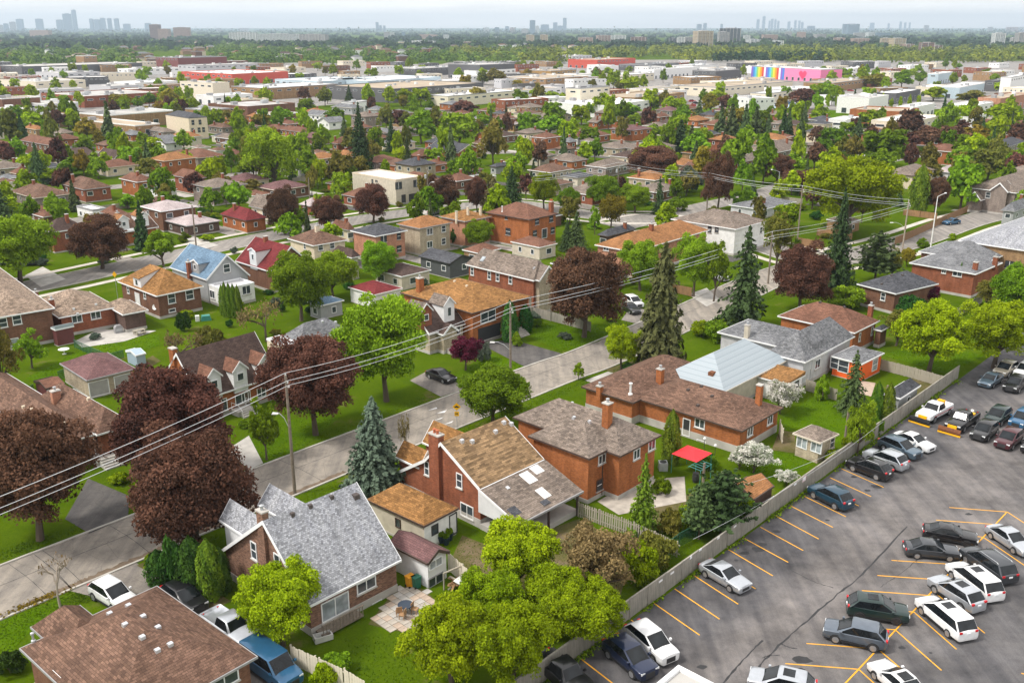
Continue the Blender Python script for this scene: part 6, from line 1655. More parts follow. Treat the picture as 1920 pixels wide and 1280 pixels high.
W2 = [((-80, 478), (290, 505), (800, 455), 8, 'st_dark', 'flat_tan'), ((-100, 425), (150, 460), (560, 430), 8, 'paleblue_wall', 'flat_white'), ((320, 372), (420, 388), (700, 370), 7, 'st_dark', 'flat_roof'), ((600, 350), (780, 368), (975, 348), 12, 'st_dark', 'flat_roof'), ((960, 462), (995, 480), (1110, 455), 8, 'st_dark', 'flat_white'),
      ((1262, 482), (1345, 502), (1510, 475), 12, 'ivory_wall', 'flat_dark'), ((1150, 562), (1480, 598), (1735, 565), 6, 'st_white', 'flat_white'), ((1420, 532), (1650, 555), (1930, 515), 6, 'br_tan', 'flat_tan'), ((900, 425), (1150, 445), (1400, 425), 6, 'br_tan', 'flat_tan'), ((1190, 302), (1300, 318), (1410, 302), 9, 'st_grey', 'flat_roof'), ((1275, 325), (1440, 340), (1655, 320), 9, 'red_wall', 'flat_tan'),
      ((1715, 382), (1760, 395), (2000, 375), 8, 'st_white', 'flat_white'), ((1380, 362), (1420, 380), (1560, 362), 6, 'st_white', 'flat_white'), ((480, 522), (600, 545), (990, 510), 6, 'ivory_wall', 'flat_white'), ((1620, 482), (1680, 505), (1930, 472), 6, 'ivory_wall', 'flat_tan'), ((1000, 382), (1180, 402), (1320, 388), 6, 'br_yellow', 'flat_tan'), ((690, 388), (760, 402), (980, 385), 7, 'st_white', 'flat_white'),
      ((850, 500), (1000, 515), (1240, 490), 6, 'st_white', 'flat_tan'), ((0, 560), (60, 580), (170, 560), 5, 'st_white', 'flat_white'), ((1120, 470), (1180, 485), (1260, 470), 6, 'st_grey', 'flat_roof'), ((1560, 355), (1700, 368), (1900, 350), 6, 'st_dark', 'flat_dark'), ((1500, 410), (1600, 425), (1760, 410), 6, 'ivory_wall', 'flat_white')]
for a in W2: warehouse(t2(*a[0]), t2(*a[1]), t2(*a[2]), *a[3:])
W3 = [((55, 385), (190, 402), (320, 372), 9, 'st_dark', 'flat_roof'), ((-50, 445), (200, 495), (620, 460), 6, 'ivory_wall', 'flat_tan'), ((870, 540), (1050, 558), (1160, 510), 8, 'st_white', 'flat_roof'), ((940, 605), (1240, 635), (1330, 605), 6, 'br_orange', 'flat_tan'), ((820, 660), (920, 680), (1000, 652), 5, 'st_white', 'flat_white'), ((1060, 670), (1280, 695), (1460, 655), 6, 'ivory_wall', 'flat_white'),
      ((1660, 530), (1790, 560), (1960, 530), 7, 'br_pink', 'flat_tan'), ((1490, 565), (1640, 600), (1750, 580), 5, 'st_white', 'flat_white'), ((1560, 640), (1640, 665), (1710, 640), 5, 'st_white', 'flat_white'), ((1440, 470), (1560, 495), (1700, 465), 7, 'paleblue_wall', 'flat_white'), ((1790, 412), (1850, 438), (1960, 410), 12, 'st_white', 'flat_white'), ((1700, 442), (1760, 460), (1850, 440), 7, 'st_dark', 'flat_dark'),
      ((1380, 402), (1440, 418), (1520, 405), 8, 'paleblue_wall', 'flat_white'), ((1310, 472), (1400, 495), (1480, 470), 6, 'ivory_wall', 'flat_white'), ((380, 505), (480, 530), (640, 490), 6, 'ivory_wall', 'flat_white'), ((680, 445), (850, 470), (1040, 440), 6, 'br_tan', 'flat_tan'), ((-60, 365), (60, 372), (200, 360), 6, 'st_white', 'flat_white'), ((330, 372), (420, 380), (560, 370), 6, 'st_white', 'flat_white'), ((900, 378), (960, 388), (1040, 375), 6, 'st_white', 'flat_white'),
      ((1080, 510), (1200, 530), (1340, 505), 6, 'st_dark', 'flat_white'), ((1200, 590), (1300, 610), (1420, 585), 6, 'st_white', 'flat_white'), ((250, 440), (380, 455), (520, 440), 6, 'ivory_wall', 'flat_tan'), ((1020, 440), (1100, 455), (1180, 440), 5, 'br_red', 'flat_tan')]
for a in W3: warehouse(t3(*a[0]), t3(*a[1]), t3(*a[2]), *a[3:])
h, b = warehouse(t3(388, 386), t3(778, 395), t3(900, 388), 10, 'pink_wall', 'flat_white', 62, 'long pink warehouse painted with rainbow stripes and a red heart')
ly = b.y1
cols = [('white_s', (.75, .75, .75)), ('pur', (.22, .12, .5)), ('blu', (.06, .22, .6)), ('cya', (.1, .5, .65)), ('grn', (.25, .55, .12)), ('yel', (.8, .6, .03)), ('ora', (.8, .28, .02)), ('reds', (.6, .05, .04))]
for k, (nm, c) in enumerate(cols): plain('stripe_' + nm, c, .7, .04)
n = 18
for k in range(n):
    y1_ = b.w[3] - k * (ly * .5) / n; y0_ = y1_ - ly * .5 / n
    MB().box(b.w[0] - .1, b.w[0] - .045, y0_, y1_, .2, 10.0).build('stripe', M['stripe_' + cols[(k + 1) % 8][0]], h.root, b.loc, b.rz)
hp = [(16 * math.sin(t) ** 3 / 16, (13 * math.cos(t) - 5 * math.cos(2 * t) - 2 * math.cos(3 * t) - math.cos(4 * t)) / 16) for t in [6.283 * i / 28 for i in range(28)]]
MB().prism([(ly * .24 + x * 4.6, 5.4 + z * 4.2) for x, z in hp], 'x', b.w[0] - .12, b.w[0] - .05).build('heart', M['heart_red'], h.root, b.loc, b.rz)
# teal shop fronts on the long charcoal building
for q, mt in (((590, 492), 'teal_wall'), ((655, 488), 'teal_wall'), ((510, 500), 'teal_wall')):
    pt_ = P(t2(*q), 2)
# scattered small industrial sheds
rng = random.Random(21)
spots = []
for it in range(6000):
    u, v = rng.uniform(-60, 1980), 117 + 77 * rng.random() ** 1.5
    q = P((u, v), 5)
    if all((q - s).length > 36 + .02 * q.y for s in spots): spots.append(q)
    if len(spots) > 150: break
occ = [Vector((o.location.x, o.location.y, 5)) for o in scene.objects if o.name.startswith('warehouse') and o.parent is None]
for q in spots:
    if any((q - s).length < 34 for s in occ): continue
    wl, rf = rng.choice(['st_white', 'ivory_wall', 'br_tan', 'st_grey', 'br_brown', 'st_dark', 'br_red', 'st_white']), rng.choice(['flat_roof', 'flat_white', 'flat_tan', 'flat_white', 'flat_roof'])
    l2 = f"small {WN[wl]} industrial shed with {RN[rf]} flat roof"
    h = House('warehouse', l2, 'warehouse', 'industrial sheds: ' + l2)
    s1, s2 = rng.uniform(14, 34), rng.uniform(12, 24)
    b = h._mk(q, rng.choice([55, 60, 66]), 0, s1, 0, s2, rng.uniform(4.5, 7), .5, 'flat', wl, rf, .05, wl, 0, None, 1, .1, None, 0)
    autowins(b, 1, rng)
    MB().box(s1 * .4, s1 * .4 + 2, s2 * .4, s2 * .4 + 1.6, b.he + .081, b.he + 1.3).build('rooftop_unit', M['galv'], h.root, b.loc, b.rz)
# parked trucks/cars as white specks among the sheds are built with the vehicles below
# ---- woods
def wood(name, label, pts, quads, size, mat, seed, hr=(10, 17)):
    rng = np.random.default_rng(seed)
    P_, N_, T_, S_ = [], [], [], []
    for (x, y, r, hh) in pts:
        k = quads
        s = sph(rng, k); s[:, 2] = np.abs(s[:, 2]) * 1.0
        P_.append(np.stack([x + s[:, 0] * r, y + s[:, 1] * r, hh * (.25 + .75 * s[:, 2])], 1) + rng.normal(size=(k, 3)) * r * .12)
        N_.append(s + rng.normal(size=(k, 3)) * .35)
        T_.append(np.full(k, rng.uniform(.0, .9)) + rng.normal(size=k) * .15)
    me = leaf_mesh(name, np.concatenate(P_), np.concatenate(N_), size, np.concatenate(T_), mat, rng, 1.1)
    return tag(obj(name, me), label, 'woodland', None, 'stuff')
def scatter(n, us, vs, r, hh, seed, keep=None):
    rng = random.Random(seed); o = []
    while len(o) < n:
        u, v = rng.uniform(*us), vs[0] + (vs[1] - vs[0]) * rng.random()
        if keep and not keep(u, v): continue
        q = P((u, v)); o.append((q.x, q.y, rng.uniform(*r), rng.uniform(*hh)))
    return o
leaf_mat('lf_park', (0.05, 0.085, 0.012), (0.21, 0.25, 0.025), 0.1)
leaf_mat('lf_farwood', (0.025, 0.05, 0.025), (0.075, 0.12, 0.04), 0.05)
leaf_mat('lf_conwood', (0.012, 0.03, 0.018), (0.03, 0.06, 0.03), 0.05)
wood('park_wood', 'belt of yellow-green park trees beyond the warehouses', scatter(520, (1230, 2000), (93, 119), (6, 9), (8, 13), 1, lambda u, v: v < 114 + (u - 1230) * .012 + 3 * math.sin(u * .03)) + scatter(240, (845, 1240), (96, 122), (6, 9), (9, 14), 2, lambda u, v: v < 108 + 14 * max(0, 1 - abs(u - 1040) / 180)), 60, 3.2, 'lf_park', 5)
wood('conifer_wood', 'dark conifer stand at the edge of the park belt', scatter(90, (1340, 1560), (112, 118), (3, 5), (9, 14), 3), 46, 2.8, 'lf_conwood', 6)
wood('hill_wood', 'tree-covered suburb before the skyline', scatter(640, (-60, 660), (76, 124), (5, 8), (7, 11), 4, lambda u, v: v < 122 and not (260 < u < 430 and v > 100)) + scatter(420, (400, 1000), (82, 118), (5, 8), (7, 12), 7), 50, 3.2, 'lf_far', 7)
wood('valley_wood', 'hazy woods covering the plain below the skyline', scatter(1500, (-80, 2000), (63.5, 93), (9, 24), (6, 10), 8) + scatter(500, (-80, 2000), (57, 64), (50, 120), (9, 16), 9), 26, 13, 'lf_farwood', 8)
# ---- far small houses
rng = random.Random(77)
for it in range(120):
    u, v = (rng.uniform(-20, 800), rng.uniform(78, 112)) if it < 95 else (rng.uniform(800, 1100), rng.uniform(84, 95))
    q = P((u, v), 5)
    wl, rf = rng.choice(['br_brown', 'st_white', 'br_red', 'st_cream', 'br_tan']), rng.choice(['sh_redbrown', 'sh_darkbrown', 'sh_greybrown', 'sh_brown', 'sh_midgrey'])
    l2 = f"tiny distant {WN[wl]} house with {RN[rf]} roof among the hill trees"
    h = House('house', l2, 'house', 'distant houses: ' + l2)
    h._mk(q, rng.uniform(30, 70), 0, rng.uniform(11, 22), 0, rng.uniform(9, 13), rng.uniform(5, 8.5), 2.5, 'hip', wl, rf, .4, 'white_trim', 0, None, 1, .1, None, 0)
# ---- towers
def tower_mat(name, c, g=(0.05, 0.06, 0.075), bw=4.0, rh=3.0, mort=.8):
    m, t, b = nodes(name)
    tcn = t.nodes.new('ShaderNodeTexCoord')
    br = N(t, 'ShaderNodeTexBrick', Scale=1.0); br.offset = 0.0
    br.inputs['Brick Width'].default_value = bw; br.inputs['Row Height'].default_value = rh; br.inputs['Mortar Size'].default_value = mort * .5
    br.inputs['Color1'].default_value = rgb(g); br.inputs['Color2'].default_value = rgb(g, 1.8); br.inputs['Mortar'].default_value = rgb(c)
    t.links.new(tcn.outputs['UV'], br.inputs['Vector'])
    t.links.new(br.outputs['Color'], b.inputs['Base Color']); b.inputs['Roughness'].default_value = .5
    return m
for nm, c, g in [('tw_glass', (0.10, 0.15, 0.2), (0.07, 0.12, 0.17)), ('tw_dark', (0.06, 0.07, 0.08), (0.03, 0.04, 0.05)), ('tw_white', (0.68, 0.68, 0.66), (0.12, 0.14, 0.16)), ('tw_tan', (0.52, 0.42, 0.28), (0.16, 0.13, 0.1)), ('tw_brick', (0.24, 0.12, 0.09), (0.06, 0.05, 0.05)), ('tw_grey', (0.4, 0.39, 0.38), (0.1, 0.1, 0.11)), ('tw_pink', (0.42, 0.27, 0.22), (0.12, 0.09, 0.08))]: tower_mat(nm, c, g)
TWN = {'tw_glass': 'blue-grey glass', 'tw_dark': 'dark glass', 'tw_white': 'white', 'tw_tan': 'tan', 'tw_brick': 'dark brick', 'tw_grey': 'grey concrete', 'tw_pink': 'pinkish brick'}
def tower(fn, x0, x1, ytop, ybase, mat, step=0):
    u_, v_ = fn((x0 + x1) / 2, ybase)
    c = P((u_, max(v_, 57.5 if fn is t3 and ybase < 156 else 60)))
    k = px_m(c)
    wd = (fn(x1, 0)[0] - fn(x0, 0)[0]) * k
    hh = at_depth(fn((x0 + x1) / 2, ytop), c.y).z
    shp = 'slab' if wd > hh * 1.1 else ('slender tower' if hh > wd * 2.6 else 'tower block')
    near = 'near the park belt' if c.y < 2600 else ('in the valley woods' if c.y < 6000 else 'on the skyline')
    l2 = f"{TWN[mat]} {shp} {near}"
    t = thing('tower_block', l2, 'tower', c, R(random.Random(x0).uniform(-18, 18)), 'distant towers: ' + l2)
    d = min(wd * .8, 26)
    MB().box(-wd / 2 * .96, wd / 2 * .96, -d / 2, d / 2, 0, hh * .965).build('wall', M[mat], t)
    MB().box(-wd * .22, wd * .22, -d * .3, d * .3, hh * .965 + .01, hh).build('penthouse', M['st_grey'], t)
    if c.y < 3200 and wd < 90:
        n = max(2, int(wd / 9))
        for i in range(n + 1): MB().box(-wd / 2 * .96 + i * wd * .96 / n - .5, -wd / 2 * .96 + i * wd * .96 / n + .5, -d / 2 - .8, -d / 2 - .02, 0, hh * .96).build('fin', M['st_white' if mat == 'tw_white' else 'concrete'], t)
for a in [(100, 140, 106, 178, 'tw_glass'), (62, 95, 122, 182, 'tw_grey'), (0, 22, 140, 182, 'tw_grey'), (28, 52, 132, 182, 'tw_glass'), (208, 250, 105, 172, 'tw_glass'), (325, 360, 110, 165, 'tw_glass'), (365, 412, 75, 168, 'tw_glass'), (385, 405, 82, 168, 'tw_glass'), (418, 440, 54, 172, 'tw_glass'), (512, 532, 104, 172, 'tw_glass'), (538, 570, 108, 172, 'tw_glass'), (574, 600, 100, 172, 'tw_glass'), (612, 635, 102, 172, 'tw_glass'), (650, 675, 103, 172, 'tw_glass'), (697, 738, 134, 174, 'tw_glass'), (820, 852, 130, 172, 'tw_glass'),
          (853, 908, 136, 222, 'tw_brick'), (898, 960, 162, 226, 'tw_pink'), (983, 1075, 153, 222, 'tw_pink'), (165, 300, 170, 208, 'tw_pink'), (1296, 1450, 182, 238, 'tw_white'), (1455, 1690, 190, 248, 'tw_white'), (1690, 1850, 192, 250, 'tw_grey'), (1220, 1245, 158, 175, 'tw_grey'), (1345, 1400, 158, 175, 'tw_grey')]: tower(t1, *a)
for a in [(195, 212, 124, 176, 'tw_glass'), (215, 228, 142, 176, 'tw_glass'), (236, 250, 144, 176, 'tw_glass'), (35, 50, 152, 172, 'tw_glass'), (242, 272, 180, 212, 'tw_grey'), (275, 300, 182, 214, 'tw_white'), (340, 360, 178, 208, 'tw_glass'), (405, 470, 228, 262, 'tw_white'), (470, 530, 230, 258, 'tw_white'), (440, 540, 194, 220, 'tw_pink'), (575, 605, 195, 222, 'tw_white'), (690, 735, 235, 268, 'tw_pink'), (800, 832, 155, 185, 'tw_white'), (862, 888, 153, 190, 'tw_glass'), (922, 942, 148, 182, 'tw_glass'), (948, 975, 155, 185, 'tw_pink'), (1060, 1090, 113, 192, 'tw_glass'), (1092, 1112, 145, 190, 'tw_white'), (1120, 1168, 138, 182, 'tw_glass'), (1190, 1215, 126, 180, 'tw_glass'), (1215, 1245, 145, 180, 'tw_glass'), (1246, 1266, 100, 180, 'tw_glass'), (1015, 1050, 162, 195, 'tw_grey'),
          (1040, 1085, 196, 250, 'tw_tan'), (1117, 1162, 194, 254, 'tw_tan'), (1330, 1416, 210, 258, 'tw_pink'), (1436, 1510, 198, 245, 'tw_pink'), (1512, 1598, 198, 245, 'tw_white'), (1630, 1715, 208, 260, 'tw_brick'), (1220, 1305, 230, 256, 'tw_white'), (1842, 1885, 214, 264, 'tw_dark'), (1888, 1925, 208, 266, 'tw_white'), (1490, 1530, 160, 180, 'tw_white'), (830, 885, 207, 228, 'tw_white'), (1875, 1900, 160, 180, 'tw_grey')]: tower(t2, *a)
for a in [(62, 158, 172, 275, 'tw_tan'), (195, 250, 178, 262, 'tw_grey'), (203, 322, 157, 258, 'tw_dark'), (78, 104, 135, 180, 'tw_glass'), (114, 134, 130, 180, 'tw_glass'), (0, 60, 208, 262, 'tw_grey'), (340, 375, 198, 240, 'tw_white'), (360, 432, 220, 264, 'tw_white'), (445, 530, 195, 236, 'tw_pink'), (480, 560, 228, 262, 'tw_white'), (640, 690, 180, 222, 'tw_pink'), (575, 610, 178, 210, 'tw_grey'), (738, 800, 192, 230, 'tw_grey'), (845, 910, 212, 252, 'tw_pink'), (895, 990, 134, 192, 'tw_glass'), (918, 990, 140, 194, 'tw_glass'), (948, 1040, 215, 262, 'tw_pink'), (960, 1020, 185, 215, 'tw_grey'), (1030, 1075, 182, 212, 'tw_white'), (1080, 1165, 184, 208, 'tw_glass'), (1108, 1160, 213, 276, 'tw_tan'), (1165, 1238, 214, 280, 'tw_tan'),
          (1235, 1290, 248, 285, 'tw_pink'), (1330, 1402, 238, 302, 'tw_brick'), (1402, 1448, 254, 306, 'tw_brick'), (1738, 1796, 184, 264, 'tw_white'), (1840, 1868, 210, 262, 'tw_grey'), (1868, 1922, 182, 266, 'tw_grey'), (413, 428, 108, 152, 'tw_glass'), (445, 460, 90, 152, 'tw_glass'), (480, 490, 116, 152, 'tw_glass'), (494, 506, 106, 152, 'tw_glass'), (512, 524, 108, 152, 'tw_glass'), (530, 540, 118, 152, 'tw_glass'), (588, 602, 122, 152, 'tw_glass'), (625, 636, 114, 152, 'tw_glass'), (648, 658, 116, 152, 'tw_glass'), (664, 676, 124, 152, 'tw_glass'), (698, 742, 146, 172, 'tw_glass'), (1050, 1075, 128, 152, 'tw_glass'), (1150, 1162, 132, 152, 'tw_glass'), (1216, 1228, 122, 152, 'tw_glass'), (1242, 1254, 126, 152, 'tw_glass'), (1268, 1278, 126, 152, 'tw_glass'), (1355, 1380, 142, 165, 'tw_grey'), (1715, 1740, 152, 172, 'tw_grey'), (1820, 1880, 152, 172, 'tw_pink'), (1885, 1920, 152, 172, 'tw_white'), (210, 224, 135, 165, 'tw_glass')]: tower(t3, *a)
# ================================================================ vehicles
# stations along the length (x forward): (x, half width factor, shoulder z, top z)
CARS = {
    'sedan': dict(L=4.6, W=1.80, wb=2.68, zb=.98, zt=1.45, wt=.70, xs=(1.05, .22, -.95, -1.85), r=.33, npane=2,
                  st=[(2.30, .78, .60, .63), (2.24, .88, .72, .76), (2.0, .95, .80, .86), (1.1, 1.0, .88, .93), (0, 1.0, .91, .95), (-1.7, .99, .94, 1.0), (-2.12, .93, .92, .98), (-2.27, .84, .72, .76), (-2.30, .76, .5, .52)]),
    'suv': dict(L=4.6, W=1.86, wb=2.66, zb=1.10, zt=1.70, wt=.78, xs=(1.30, .34, -1.58, -2.2), r=.37, npane=3,
                st=[(2.30, .80, .74, .78), (2.25, .90, .90, .95), (2.05, .96, .95, 1.0), (1.7, .99, .98, 1.03), (1.25, 1.0, 1.01, 1.05), (0, 1.0, 1.05, 1.08), (-1.6, .99, 1.12, 1.14), (-2.08, .93, 1.12, 1.14), (-2.24, .86, 1.0, 1.04), (-2.30, .80, .55, .58)]),
    'minivan': dict(L=5.15, W=1.98, wb=3.0, zb=1.08, zt=1.76, wt=.83, xs=(1.72, .62, -2.0, -2.5), r=.36, npane=3,
                    st=[(2.57, .78, .68, .72), (2.50, .90, .84, .9), (2.25, .96, .92, .97), (1.6, 1.0, .98, 1.03), (0, 1.0, 1.02, 1.06), (-1.9, 1.0, 1.06, 1.1), (-2.42, .95, 1.06, 1.1), (-2.54, .9, .95, 1.0), (-2.57, .84, .5, .55)]),
    'van': dict(L=5.4, W=2.0, wb=3.4, zb=1.26, zt=2.08, wt=.86, xs=(1.75, 1.05, -2.55, -2.65), r=.37, npane=3,
                st=[(2.70, .8, .6, .65), (2.62, .92, .9, .96), (2.3, .97, 1.04, 1.1), (1.75, 1.0, 1.15, 1.24), (0, 1.0, 1.2, 1.24), (-2.5, 1.0, 1.2, 1.24), (-2.66, .95, 1.15, 1.2), (-2.70, .9, .55, .6)]),
    'pickup': dict(L=5.8, W=2.02, wb=3.6, zb=1.2, zt=1.88, wt=.74, xs=(1.15, .6, -.75, -.9), r=.41, npane=2,
                   st=[(2.90, .8, .66, .7), (2.84, .92, 1.0, 1.05), (2.5, .97, 1.1, 1.16), (1.1, 1.0, 1.16, 1.24), (0, 1.0, 1.18, 1.22), (-.85, 1.0, 1.2, 1.22), (-.95, 1.0, 1.2, 1.0), (-2.7, .99, 1.2, 1.0), (-2.86, .96, 1.18, 1.2), (-2.90, .92, .6, .65)]),
}
def wheel_meshes(r):
    wd = .23
    t = MB().lathe([(r * .62, -wd / 2), (r * .93, -wd / 2), (r, -wd / 2 + .03), (r, wd / 2 - .03), (r * .93, wd / 2), (r * .62, wd / 2)], 20)
    rot = lambda mb: [(x, z, y) for x, y, z in mb.v]
    tyre = mesh('tyre', rot(t), [tuple(reversed(f)) for f in t.f], smooth=False)
    rm = MB()
    n = 30
    rm.v = [(0, 0, wd / 2 + .012)]
    for k in range(n):                                    # five-spoke face: alternate deep and proud sectors
        a = 6.2832 * k / n
        prm = (k % 6) in (0, 1, 2)
        rm.v.append((math.cos(a) * r * .2, math.sin(a) * r * .2, wd / 2 + .016))
        rm.v.append((math.cos(a) * r * .66, math.sin(a) * r * .66, wd / 2 + (.012 if prm else .002)))
    for k in range(n):
        k2 = (k + 1) % n
        rm.f += [(0, 1 + 2 * k, 1 + 2 * k2), (1 + 2 * k, 2 + 2 * k, 2 + 2 * k2, 1 + 2 * k2)]
    rim = mesh('rim', rot(rm), [tuple(reversed(f)) for f in rm.f])
    return tyre, rim
CARM = {}
def car_meshes(kind):
    if kind in CARM: return CARM[kind]
    c = CARS[kind]
    hw = c['W'] / 2
    sill = .24 if kind in ('sedan',) else (.30 if kind != 'pickup' else .42)
    vs, fs = [], []
    prof = []
    S_ = [Vector(q) for q in c['st']]
    fine = []
    for i in range(len(S_) - 1):
        a, b_, c_, d_ = S_[max(i - 1, 0)], S_[i], S_[i + 1], S_[min(i + 2, len(S_) - 1)]
        for k in range(3):
            u = k / 3
            q = b_.lerp(c_, u)
            w2 = .5 * ((2 * b_) + (c_ - a) * u + (2 * a - 5 * b_ + 4 * c_ - d_) * u * u + (3 * b_ - a - 3 * c_ + d_) * u ** 3)
            fine.append(Vector((q[0], w2[1], w2[2], w2[3])) if kind != 'pickup' else q)
    fine.append(S_[-1])
    for x, wf, zs, zt in fine:
        w_ = hw * wf
        zm = sill + (zs - sill) * .55
        prof.append([(x, -w_ * .90, sill), (x, -w_, sill + .12), (x, -w_ * 1.0, zm), (x, -w_ * .97, zs - .03), (x, -w_ * .90, zs + .02), (x, -w_ * .5, zt), (x, 0, zt + .015),
                     (x, w_ * .5, zt), (x, w_ * .90, zs + .02), (x, w_ * .97, zs - .03), (x, w_, zm), (x, w_, sill + .12), (x, w_ * .90, sill)])
    n = len(prof[0])
    for p in prof: vs += p
    for i in range(len(prof) - 1):
        for k in range(n - 1): fs.append((i * n + k, (i + 1) * n + k, (i + 1) * n + k + 1, i * n + k + 1))
        fs.append((i * n + n - 1, (i + 1) * n + n - 1, (i + 1) * n, i * n))
    fs.append(tuple(range(n))); fs.append(tuple((len(prof) - 1) * n + k for k in range(n))[::-1])
    # cabin, joined to the body mesh below the belt line so it stays one shell
    x0, x1, x2, x3 = c['xs']; zb, zt = c['zb'], c['zt']; wb_, wt_ = hw * .93, c['wt'] * hw / .93 if False else c['wt']
    xm = (x1 + x2) / 2
    low = [(x0, -wb_ * .86, zb - .06), (x0 - .15, -wb_, zb - .06), (x3 + .1, -wb_, zb - .06), (x3, -wb_ * .9, zb - .06), (x3, wb_ * .9, zb - .06), (x3 + .1, wb_, zb - .06), (x0 - .15, wb_, zb - .06), (x0, wb_ * .86, zb - .06)]
    top = [(x1, -wt_ * .92, zt - .07), (x1 - .15, -wt_, zt - .06), (x2 + .12, -wt_, zt - .06), (x2, -wt_ * .92, zt - .08), (x2, wt_ * .92, zt - .08), (x2 + .12, wt_, zt - .06), (x1 - .15, wt_, zt - .06), (x1, wt_ * .92, zt - .07)]
    top2 = [(x1 - .14, -wt_ * .8, zt - .01), (x1 - .22, -wt_ * .86, zt), (x2 + .25, -wt_ * .86, zt), (x2 + .14, -wt_ * .8, zt - .02), (x2 + .14, wt_ * .8, zt - .02), (x2 + .25, wt_ * .86, zt), (x1 - .22, wt_ * .86, zt), (x1 - .14, wt_ * .8, zt - .01)]
    b0 = len(vs); vs += low + top + top2
    for ring in range(2):
        for k in range(8):
            k2 = (k + 1) % 8
            fs.append((b0 + ring * 8 + k, b0 + ring * 8 + k2, b0 + ring * 8 + 8 + k2, b0 + ring * 8 + 8 + k))
    vs.append((xm, 0, zt + .03)); cc = len(vs) - 1
    for k in range(8): fs.append((b0 + 16 + k, b0 + 16 + (k + 1) % 8, cc))
    bm = bmesh.new()
    me = bpy.data.meshes.new('body'); me.from_pydata(vs, [], fs); me.update()
    bm.from_mesh(me); bmesh.ops.recalc_face_normals(bm, faces=bm.faces)
    bm.verts.ensure_lookup_table()
    bm.to_mesh(me); bm.free()
    me.polygons.foreach_set('use_smooth', [True] * len(me.polygons))
    me.set_sharp_from_angle(angle=R(38))
    zlo, zhi = zb - .05, zt - .055
    dark = []
    for p_ in me.polygons:
        zz = [me.vertices[i].co.z for i in p_.vertices]; xx = [me.vertices[i].co.x for i in p_.vertices]
        cab = all(i >= b0 and i < b0 + 16 for i in p_.vertices)
        ks = sorted(set((i - b0) % 8 for i in p_.vertices)) if cab else []
        dark.append(1 if cab and ks in ([1, 2], [3, 4], [5, 6], [0, 7]) else 0)
    me.materials.append(M['car_white']); me.materials.append(M['car_glass'])
    me.polygons.foreach_set('material_index', dark)
    out_ = {'body': me}
    def panel(nm, a, b_, c_, d_, ins=(.06, .06, .06, .06), off=.014):
        a, b_, c_, d_ = map(Vector, (a, b_, c_, d_))                 # a,b bottom; c,d top (a under d)
        nrm = (b_ - a).cross(d_ - a).normalized()
        def bl(u, v): return a.lerp(b_, u).lerp(d_.lerp(c_, u), v)
        q = [bl(ins[0], ins[2]), bl(1 - ins[1], ins[2]), bl(1 - ins[1], 1 - ins[3]), bl(ins[0], 1 - ins[3])]
        v2 = [p_ - nrm * .02 for p_ in q] + [p_ + nrm * off for p_ in q]
        me = mesh(nm, v2, [(0, 3, 2, 1), (4, 5, 6, 7), (0, 1, 5, 4), (1, 2, 6, 5), (2, 3, 7, 6), (3, 0, 4, 7)])
        return me
    wins = []
    wins.append(('windscreen', panel('windscreen', low[0], low[7], top[7], top[0], (.05, .05, .12, .03))))
    wins.append(('rear_window', panel('rear_window', low[4], low[3], top[3], top[4], (.1, .1, .16, .06))))
    npn = c['npane']
    for s in (0, 1):
        for k in range(npn):
            f0, f1 = k / npn, (k + 1) / npn
            def pt(u, t_):
                a, b_ = (top[1], top[2]) if t_ else (low[1], low[2])
                if s: a, b_ = (top[6], top[5]) if t_ else (low[6], low[5])
                return Vector(a).lerp(Vector(b_), u)
            e0 = .04 if k else .05
            if s == 0: me = panel('side_window', pt(f1, 0), pt(f0, 0), pt(f0, 1), pt(f1, 1), (.022, .022, .12, .05))
            else: me = panel('side_window', pt(f0, 0), pt(f1, 0), pt(f1, 1), pt(f0, 1), (.022, .022, .12, .05))
            wins.append(('side_window', me))
    out_['wins'] = wins
    hx = c['st'][1][0]; zs1 = c['st'][1][2]
    out_['wheels'] = wheel_meshes(c['r'])
    L2 = c['L'] / 2
    out_['head'] = [mesh('headlight', *(lambda m_: (m_.v, m_.f))(MB().box(hx - .28, hx + .035, s * hw * .70 - .17, s * hw * .70 + .17, zs1 - .15, zs1 + .005))) for s in (-1, 1)]
    zr = c['st'][-3][2]
    tall = kind in ('suv', 'minivan')
    out_['tail'] = [mesh('taillight', *(lambda m_: (m_.v, m_.f))(MB().box(-L2 + .02, -L2 + .22, s * hw * .70 - .13, s * hw * .70 + .13, zr - (.16 if tall else .2), zr - (.0 if tall else .07)))) for s in (-1, 1)]
    out_['grille'] = mesh('grille', *(lambda m_: (m_.v, m_.f))(MB().box(L2 - .25, L2 + .015, -hw * .45, hw * .45, .36, zs1 - .12)))
    out_['plate'] = mesh('licence_plate', *(lambda m_: (m_.v, m_.f))(MB().box(-L2 - .02, -L2 + .06, -.16, .16, .62 if kind == 'sedan' else .8, .74 if kind == 'sedan' else .93)))
    out_['mirror'] = [mesh('mirror', *(lambda m_: (m_.v, m_.f))(MB().box(x0 - .38, x0 - .22, s * (hw + .09) - .09, s * (hw + .09) + .09, zb - .02, zb + .13))) for s in (-1, 1)]
    ar = c['r'] * 1.17
    ap = [(math.cos(a) * ar, math.sin(a) * ar) for a in [math.pi * k / 10 for k in range(11)]] + [(-ar, -.1), (ar, -.1)]
    m_ = MB().prism(ap, 'y', -.13, .012)
    out_['arch'] = mesh('wheel_arch', m_.v, m_.f)
    out_['under'] = mesh('underbody', *(lambda q: (q.v, q.f))(MB().box(-L2 + .12, L2 - .12, -hw * .88, hw * .88, sill - .08, sill + .02)))
